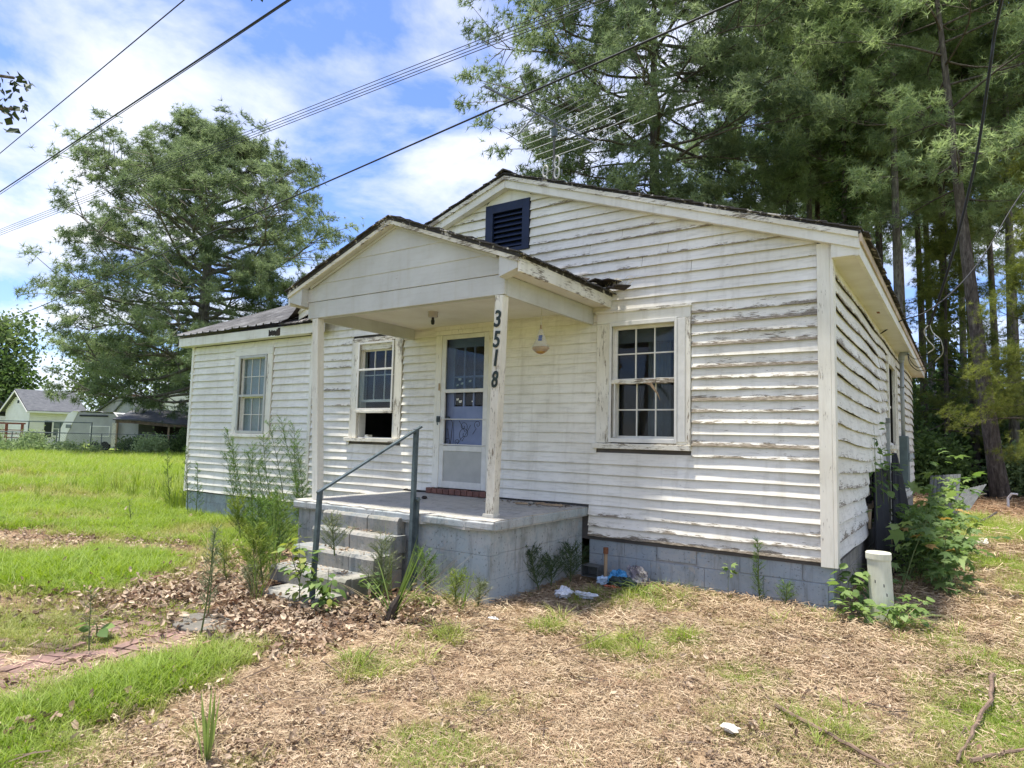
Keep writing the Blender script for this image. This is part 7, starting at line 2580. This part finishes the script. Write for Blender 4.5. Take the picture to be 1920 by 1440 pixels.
# leafy saplings: every leaf a piece
def star_leaf(rng, lobes=5, size=1.0):
    """lobed leaf, stalk at the origin, tip along +x"""
    pts = []
    for k in range(lobes):
        a = R(-118 + 236 * k / (lobes - 1))
        L = (0.62 + 0.38 * math.cos(a * 0.75)) * rng.uniform(.9, 1.08)
        a2 = R(-118 + 236 * (k + .5) / (lobes - 1))
        pts.append((0.34 + 0.66 * L * math.cos(a), 0.62 * L * math.sin(a), -0.12 * L))
        if k < lobes - 1:
            r = 0.30
            pts.append((0.34 + r * math.cos(a2), r * 0.9 * math.sin(a2), 0.03))
    V = [(0.0, 0.0, 0.0), (0.34, 0.0, 0.02)] + pts
    F = []
    n = len(pts)
    for k in range(n - 1):
        F.append((1, 2 + k, 3 + k))
    F += [(0, 2, 1), (0, 1, 1 + n)]
    return [(a * size, b * size, c * size) for a, b, c in V], F


def oval_leaf(rng, size=1.0, wid=.34):
    V = [(0, 0, 0)]
    F = []
    m = 5
    for k in range(1, m):
        t = k / m
        w_ = wid * math.sin(math.pi * t ** .8)
        V += [(t, w_, .10 * w_ - .12 * t * t), (t, 0, -.12 * t * t), (t, -w_, .10 * w_ - .12 * t * t)]
    V.append((1, 0, -.14))
    F += [(0, 2, 1), (0, 3, 2)]
    for k in range(m - 2):
        a = 1 + 3 * k
        F += [(a, a + 1, a + 4), (a, a + 4, a + 3), (a + 1, a + 2, a + 5), (a + 1, a + 5, a + 4)]
    a = 1 + 3 * (m - 2)
    F += [(a, a + 1, a + 3), (a + 1, a + 2, a + 3)]
    return [(p * size, q * size, s * size) for p, q, s in V], F


def leaf_me(name, vf, mat):
    me = bpy.data.meshes.new(name)
    me.from_pydata(vf[0], [], vf[1])
    me.polygons.foreach_set('use_smooth', [True] * len(me.polygons))
    me.materials.append(mat)
    return me


lr = np.random.default_rng(300)
Lm = leaf_mat('lobed_leaf_green', (0.12, 0.20, 0.05), (0.30, 0.39, 0.14), .42)
Ld = leaf_mat('lobed_leaf_dark', (0.065, 0.125, 0.036), (0.17, 0.25, 0.085), .4)
Lo = leaf_mat('lobed_leaf_ochre', (0.24, 0.15, 0.045), (0.38, 0.26, 0.09), .3)
Ly = leaf_mat('oval_leaf_yellow', (0.15, 0.20, 0.04), (0.34, 0.36, 0.08), .4)
Lg = leaf_mat('oval_leaf_green', (0.09, 0.16, 0.04), (0.23, 0.32, 0.10), .4)
lobed = [leaf_me('leaf', star_leaf(lr), Lm) for _ in range(3)]
lobed_d = [leaf_me('leaf', star_leaf(lr), Ld) for _ in range(2)]
lobed_o = [leaf_me('leaf', star_leaf(lr), Lo) for _ in range(2)]
oval_y = [leaf_me('leaf', oval_leaf(lr), Ly) for _ in range(2)]
oval_g = [leaf_me('leaf', oval_leaf(lr), Lg) for _ in range(2)]
oval_n = [leaf_me('leaf', oval_leaf(lr, wid=.17), Ld) for _ in range(2)]


def leaf_at(root, me, P, d, size, rng):
    d = d / np.linalg.norm(d)
    up = np.array([0, 0, 1.0]) + rng.normal(size=3) * 0.35
    yv = np.cross(up, d)
    yv /= np.linalg.norm(yv)
    zv = np.cross(d, yv)
    o = bpy.data.objects.new('leaf', me)
    COL.objects.link(o)
    o.parent = root
    L = Vector(root.location)
    o.matrix_local = Matrix(((d[0] * size, yv[0] * size, zv[0] * size, P[0] - L.x), (d[1] * size, yv[1] * size, zv[1] * size, P[1] - L.y), (d[2] * size, yv[2] * size, zv[2] * size, P[2] - L.z), (0, 0, 0, 1)))
    return o


def leafy(seed, name, label, loc, stems, n, size, pool, spread=0.1, cat='shrub', low=0.2, stem_r=.006, droop=-.15):
    """stems: list of point lists; leaves sit along them"""
    rng = np.random.default_rng(seed)
    t0 = thing(name, label, cat, loc)
    mb = MB()
    for s in stems:
        mb.tube(s, [stem_r * (1.2 - .9 * i / (len(s) - 1)) for i in range(len(s))], 5)
    mb.build('stem', M['weed_stem'], t0)
    for k in range(n):
        s = [np.array(p, float) for p in stems[rng.integers(0, len(stems))]]
        u = (low + (1 - low) * rng.uniform(0, 1) ** .8) * (len(s) - 1)
        i = min(len(s) - 2, int(u))
        p = s[i] + (s[i + 1] - s[i]) * (u - i)
        a = rng.uniform(0, 6.28)
        d = np.array([math.cos(a), math.sin(a), rng.normal() * .3 + droop])
        P = p + d * rng.uniform(.1, 1) * spread + rng.normal(size=3) * spread * .25
        P[2] = max(P[2], 0.05)
        leaf_at(t0, pool[rng.integers(0, len(pool))], P, d, size * rng.uniform(.55, 1.2), rng)
    return t0


# big lobed-leaf shrub beside the broken wall
rg = np.random.default_rng(310)
st_big = []
for k in range(24):
    bx_, by_ = 0.44 + rg.uniform(-.1, .40), 1.2 + rg.uniform(-.6, 3.4)
    tx, ty, tz = bx_ + rg.normal() * .22 + .08, by_ + rg.normal() * .35, rg.uniform(.45, .95)
    st_big.append([(bx_, by_, 0), ((bx_ + tx) / 2, (by_ + ty) / 2, tz * .55), (tx, ty, tz)])
pool = lobed * 4 + lobed_d * 5 + lobed_o
leafy(311, 'lobed_leaf_shrub', 'big shrub of lobed green leaves against the broken side wall', (0.6, 2.2, 0), st_big, 290, 0.20, pool, .24, low=.12, stem_r=.008)
rgs = np.random.default_rng(316)
V_, F_ = [], []
for k in range(620):
    s_k = [np.array(p) for p in st_big[rgs.integers(0, len(st_big))]]
    u = rgs.uniform(.1, 1.0) * 2
    i = min(1, int(u))
    P = s_k[i] + (s_k[i + 1] - s_k[i]) * (u - i) + rgs.normal(size=3) * np.array((.12, .16, .10))
    P[2] = max(.06, P[2])
    v, f = star_leaf(rgs, size=.15 * rgs.uniform(.6, 1.1))
    Q = np.array(Matrix.Rotation(rgs.uniform(0, 6.28), 3, 'Z') @ Matrix.Rotation(rgs.normal() * .5, 3, 'X') @ Matrix.Rotation(rgs.normal() * .4 + .2, 3, 'Y'))
    b = len(V_)
    V_ += [tuple(Q @ np.array(q) + P) for q in v]
    F_ += [tuple(b + q for q in t) for t in f]
shrub_ = [o for o in COL.objects if o.name.startswith('lobed_leaf_shrub')][0]
MB().add(V_, F_).build('foliage', Ld, shrub_, kind='stuff')
st_t = [[(0.5, 5.5, 0), (0.62, 5.3, .8), (0.75, 5.1, 1.55)], [(0.5, 5.5, 0), (0.8, 5.6, .7), (0.95, 5.5, 1.15)], [(0.6, 4.6, 0), (0.7, 4.5, .6), (.85, 4.3, 1.0)], [(0.6, 6.4, 0), (0.75, 6.2, .7), (1.05, 6.0, 1.1)]]
leafy(312, 'maple_sapling', 'taller sapling of lobed leaves rising above the shrub by the meter', (0.6, 5.3, 0), st_t, 110, 0.19, lobed * 3 + lobed_d, .22, low=.3)
leafy(313, 'narrow_leaf_vine', 'narrow-leaved climber on the broken side wall above the black sheet', (0.12, 2.9, 0.4), [[(.14, 2.5, .1), (.12, 2.6, .9), (.10, 2.75, 1.5), (.09, 2.8, 1.85)], [(.16, 3.3, .3), (.14, 3.2, 1.0), (.13, 3.1, 1.45)], [(.15, 3.6, .5), (.16, 3.9, 1.1), (.14, 4.1, 1.35)]], 120, 0.13, oval_n + oval_g[:1], .14, 'vine', low=.25)
leafy(314, 'low_leafy_weed', 'low oval-leaved weed at the foot of the cream drain pipe', (0.25, -0.25, 0), [[(.22, -.1, 0), (.2, -.2, .15), (.14, -.28, .30)], [(.30, -.2, 0), (.25, -.35, .12), (.18, -.42, .2)], [(.42, -.2, 0), (.48, -.3, .14), (.55, -.35, .22)], [(.52, -.1, 0), (.6, -.1, .15), (.68, -.1, .22)], [(.15, .05, 0), (.12, .0, .25), (.16, -.05, .42)]], 150, 0.10, oval_g * 2 + lobed, .11, 'weed', low=.1, stem_r=.004)
leafy(315, 'dark_leaf_weed', 'dark oval-leaved weed between foundation and drain pipe', (0.2, 0.4, 0), [[(.2, .4, 0), (.18, .35, .2), (.12, .3, .38)], [(.25, .5, 0), (.28, .5, .25), (.3, .45, .4)]], 26, 0.15, oval_n + lobed_d, .09, 'weed')
# saplings at the steps
leafy(320, 'yellow_sapling', 'yellow-green sapling in front of the handrail post at the bottom step', (-3.99, -3.02, 0), [[(-3.97, -3.04, 0), (-3.98, -3.04, .3), (-4.0, -3.06, .62)], [(-3.98, -3.04, .2), (-4.06, -3.06, .38), (-4.12, -3.08, .5)], [(-3.98, -3.04, .25), (-3.9, -3.05, .4), (-3.88, -3.06, .5)]], 110, 0.085, oval_y * 2 + oval_g + lobed[:1], .10, 'sapling', low=.05, stem_r=.005)
leafy(321, 'drooping_weed', 'drooping broad-leaved weed right of the handrail foot', (-3.7, -2.95, 0), [[(-3.68, -2.95, 0), (-3.68, -2.97, .2), (-3.66, -2.98, .36)], [(-3.7, -2.95, 0), (-3.62, -3.0, .18), (-3.55, -3.02, .3)], [(-3.7, -2.95, 0), (-3.76, -3.0, .2), (-3.8, -3.02, .3)]], 70, 0.095, oval_g * 2 + oval_y[:1], .09, 'weed', low=.1, droop=-.7)
leafy(322, 'tree_seedling', 'small lobed-leaf seedling against the blue foundation', (-0.96, -0.13, 0), [[(-.96, -.13, 0), (-.955, -.14, .2), (-.94, -.15, .33)]], 11, 0.075, lobed, .04, 'seedling', low=.65, stem_r=.003)
leafy(323, 'path_weed', 'grey-green broad weed lying on the brick path', (-4.4, -4.55, 0), [[(-4.4, -4.55, 0), (-4.38, -4.56, .06), (-4.36, -4.58, .1)]], 12, 0.10, oval_g, .05, 'weed', low=0)


# coarse grass stools
def stool(seed, label, loc, blades, mats, base_mat=None):
    rng = np.random.default_rng(seed)
    t0 = thing('grass_stool', label, 'grass clump', loc)
    for nm, bl_, mt in (('green_blades', blades[0], mats[0]), ('dry_stalks', blades[1], mats[1])):
        if not bl_:
            continue
        V, F = [], []
        for (tip, n, w_, sp_, bend) in bl_:
            for _ in range(n):
                b = np.array(loc) + np.array([rng.normal() * sp_ * .3, rng.normal() * sp_ * .3, 0])
                e = np.array(tip) + rng.normal(size=3) * sp_
                d = e - b
                side = np.cross(d, [0, 0, 1.0]) + rng.normal(size=3) * .1
                side = side / np.linalg.norm(side) * w_ / 2
                i = len(V)
                for s, ww in ((0, .7), (.35, 1), (.7, .8), (1, 0.08)):
                    c = b + d * s + np.array([0, 0, bend * 4 * s * (1 - s) * .25])
                    V += [c - side * ww, c + side * ww]
                F += [(i + 2 * q, i + 2 * q + 1, i + 2 * q + 3, i + 2 * q + 2) for q in range(3)]
        MB().add(V, F).build(nm, mt, t0, kind='stuff')
    if base_mat:
        MB().tube([np.array(loc) + np.array((-.02, -.02, -.05)), np.array(loc) + np.array((.02, 0, .1)), np.array(loc) + np.array((.06, .03, .2))], [.05, .045, .02], 8).build('root_stock', base_mat, t0)
    return t0


Gg = leaf_mat('coarse_grass_green', (0.13, 0.20, 0.045), (0.25, 0.33, 0.10), .35)
Gd = simple('dry_grass_stalk', (0.40, 0.33, 0.18), (0.26, 0.20, 0.10), 15, .8, 0)
stool(330, 'coarse cut grass stool with one long dry stalk in front of the steps', (-3.01, -2.83, 0), ([((-2.80, -2.75, .60), 14, .016, .05, .05), ((-2.6, -2.7, .45), 10, .013, .08, .15), ((-3.2, -2.95, .35), 8, .012, .09, .15)], [((-2.30, -2.45, .72), 5, .009, .05, -.05), ((-2.55, -2.75, .3), 12, .006, .12, .1), ((-3.3, -3.1, .2), 8, .006, .1, .1)]), (Gg, Gd), M['rotten'])
stool(331, 'thick green grass stalk in the near foreground with dry blades', (-1.95, -5.12, 0), ([((-1.87, -5.17, .38), 5, .020, .018, .02), ((-1.98, -5.15, .22), 4, .018, .04, .04)], [((-2.15, -5.0, .22), 14, .005, .06, .1), ((-1.8, -5.1, .2), 6, .005, .06, .1)]), (Gg, Gd))
stool(332, 'sprawling dry grass clump before the porch wall', (-2.75, -2.25, 0), ([((-2.5, -2.3, .2), 10, .008, .1, .1)], [((-2.25, -2.2, .12), 14, .005, .12, .12), ((-3.1, -2.5, .15), 10, .005, .1, .1)]), (Gg, Gd))
stool(333, 'arching green grass clump beside the drain pipe', (0.52, -0.32, 0), ([((.75, -.45, .12), 12, .008, .07, .25), ((.35, -.55, .1), 10, .007, .07, .22), ((.9, -.2, .2), 6, .007, .08, .25)], [((.8, -.3, .25), 5, .004, .1, .1)]), (Gg, Gd))
stool(334, 'arching dark green grass clump right of the blue bag', (-1.72, -0.55, 0), ([((-1.45, -.65, .06), 14, .010, .08, .3), ((-1.95, -.75, .05), 12, .009, .08, .28)], []), (Gg, Gd))

feathery(240, (-3.32, -2.05, 0), (-3.3, -2.12, .42), 44, .22, label='leggy green weed in the angle of steps and porch wall', mat=M['weed'], dens=18)
feathery(241, (-2.98, -2.02, 0), (-2.9, -2.1, .26), 36, .20, label='low yellow-green weed at the foot of the porch front wall', mat=M['weed_yellow'], dens=18, start=.05)
feathery(242, (-2.72, -2.0, 0), (-2.66, -2.05, .20), 30, .16, label='small grey weed at the front corner of the porch wall', mat=M['weed_grey'], dens=16, start=.05)
feathery(243, (-5.25, -2.95, 0), (-5.28, -3.0, .40), 40, .22, label='bushy yellow-green weed on the leaf pile left of the steps', mat=M['weed_yellow'], dens=20, start=.05)
feathery(244, (-6.6, -1.0, 0), (-6.65, -1.05, .95), 40, .2, label='upright feathery weed against the porch left wall', mat=M['weed'], dens=18)
feathery(245, (-5.75, -1.95, 0), (-5.8, -2.0, .85), 46, .22, label='upright feathery weed at the porch front left corner', mat=M['weed'], dens=20)
feathery(246, (-4.62, -3.1, 0), (-4.6, -3.15, .25), 34, .18, label='low grey-green weed before the left end of the bottom step', mat=M['weed_grey'], dens=18, start=.05)
feathery(247, (-2.62, -0.85, 0), (-2.58, -0.9, .28), 40, .26, label='spreading dark weed at mid length of the porch side wall', mat=M['weed_dark'], dens=18, start=.05)
leafy(324, 'broad_leaf_weed', 'broad-leaved weed at the foot of the steps side under the rail', (-3.6, -2.55, 0), [[(-3.6, -2.55, 0), (-3.58, -2.58, .18), (-3.55, -2.6, .3)], [(-3.62, -2.5, 0), (-3.55, -2.45, .15), (-3.5, -2.42, .24)]], 44, 0.085, oval_g * 2, .09, 'weed', low=.1)
stool(339, 'arching grass clump at the foot of the porch front wall', (-3.15, -2.25, 0), ([((-2.95, -2.4, .12), 12, .008, .1, .25), ((-3.3, -2.5, .12), 10, .007, .1, .25)], [((-2.9, -2.5, .18), 8, .004, .12, .1)]), (Gg, Gd))
stool(335, 'tall thin grass clump before the left end of the steps', (-5.05, -2.55, 0), ([((-5.15, -2.6, .75), 16, .008, .12, .05), ((-4.9, -2.7, .5), 14, .007, .12, .15)], [((-5.2, -2.8, .6), 10, .004, .14, .1)]), (Gg, Gd))
stool(336, 'thin pale grass stalks in front of the bottom step', (-4.35, -3.2, 0), ([((-4.3, -3.25, .4), 14, .006, .12, .08)], [((-4.4, -3.3, .5), 12, .004, .13, .06), ((-4.1, -3.3, .3), 8, .004, .12, .1)]), (Gg, Gd))
stool(337, 'wispy grass at the side of the steps under the handrail', (-3.62, -2.3, 0), ([((-3.55, -2.35, .45), 16, .007, .12, .08)], [((-3.4, -2.5, .4), 14, .004, .14, .1)]), (Gg, Gd))
stool(338, 'dry pale grass on the bare patch by the lawn edge', (-5.9, -2.6, 0), ([((-5.9, -2.7, .35), 14, .006, .16, .08)], [((-6.0, -2.7, .45), 14, .004, .18, .08)]), (Gg, Gd))
# ------------------------------------------------------------------ sticks on the yard
def stick(label, pts, r, seed):
    rng = random.Random(seed)
    P = []
    for a, b in zip(pts[:-1], pts[1:]):
        for k in range(5):
            t = k / 5
            P.append(tuple(np.array(a) * (1 - t) + np.array(b) * t + np.array((rng.uniform(-.008, .008), rng.uniform(-.008, .008), rng.uniform(-.003, .006)))))
    P.append(pts[-1])
    mb = MB().tube(P, [r * (1.1 - .6 * i / (len(P) - 1)) * rng.uniform(.85, 1.15) for i in range(len(P))], 6)
    for k in range(3):
        q = P[rng.randrange(2, len(P) - 2)]
        mb.tube([q, (q[0] + rng.uniform(-.09, .09), q[1] + rng.uniform(-.09, .09), q[2] + .02)], [r * .4, r * .2], 4)
    return tag(mb.build('fallen_branch', simple('dead_branch', (.22, .15, .105), (.11, .075, .055), 20, .9, .4), None), label, 'branch')


stick('long dead branch lying across the bottom right of the yard', [(0.10, -2.80, .02), (0.42, -3.03, .025), (0.70, -3.22, .02), (0.95, -3.55, .02)], .011, 1)
stick('upright-lying crooked branch at the right of the yard', [(1.17, -1.30, .03), (1.14, -1.9, .03), (1.05, -2.45, .025), (0.98, -2.95, .02)], .013, 2)
stick('reddish twig in the lower right corner of the yard', [(1.04, -2.90, .02), (1.18, -2.70, .02), (1.40, -2.45, .03)], .010, 3)
stick('thin twig standing in the straw before the white bag', [(-1.45, -2.75, 0), (-1.30, -2.5, .05), (-1.2, -2.3, .11)], .004, 4)
stick('short thin twig on the straw in the middle of the yard', [(-1.9, -3.6, .02), (-1.7, -3.75, .02)], .005, 5)
stick('twig beside the leaves at the stool of grass', [(-2.6, -2.95, .02), (-2.35, -2.7, .06)], .005, 6)
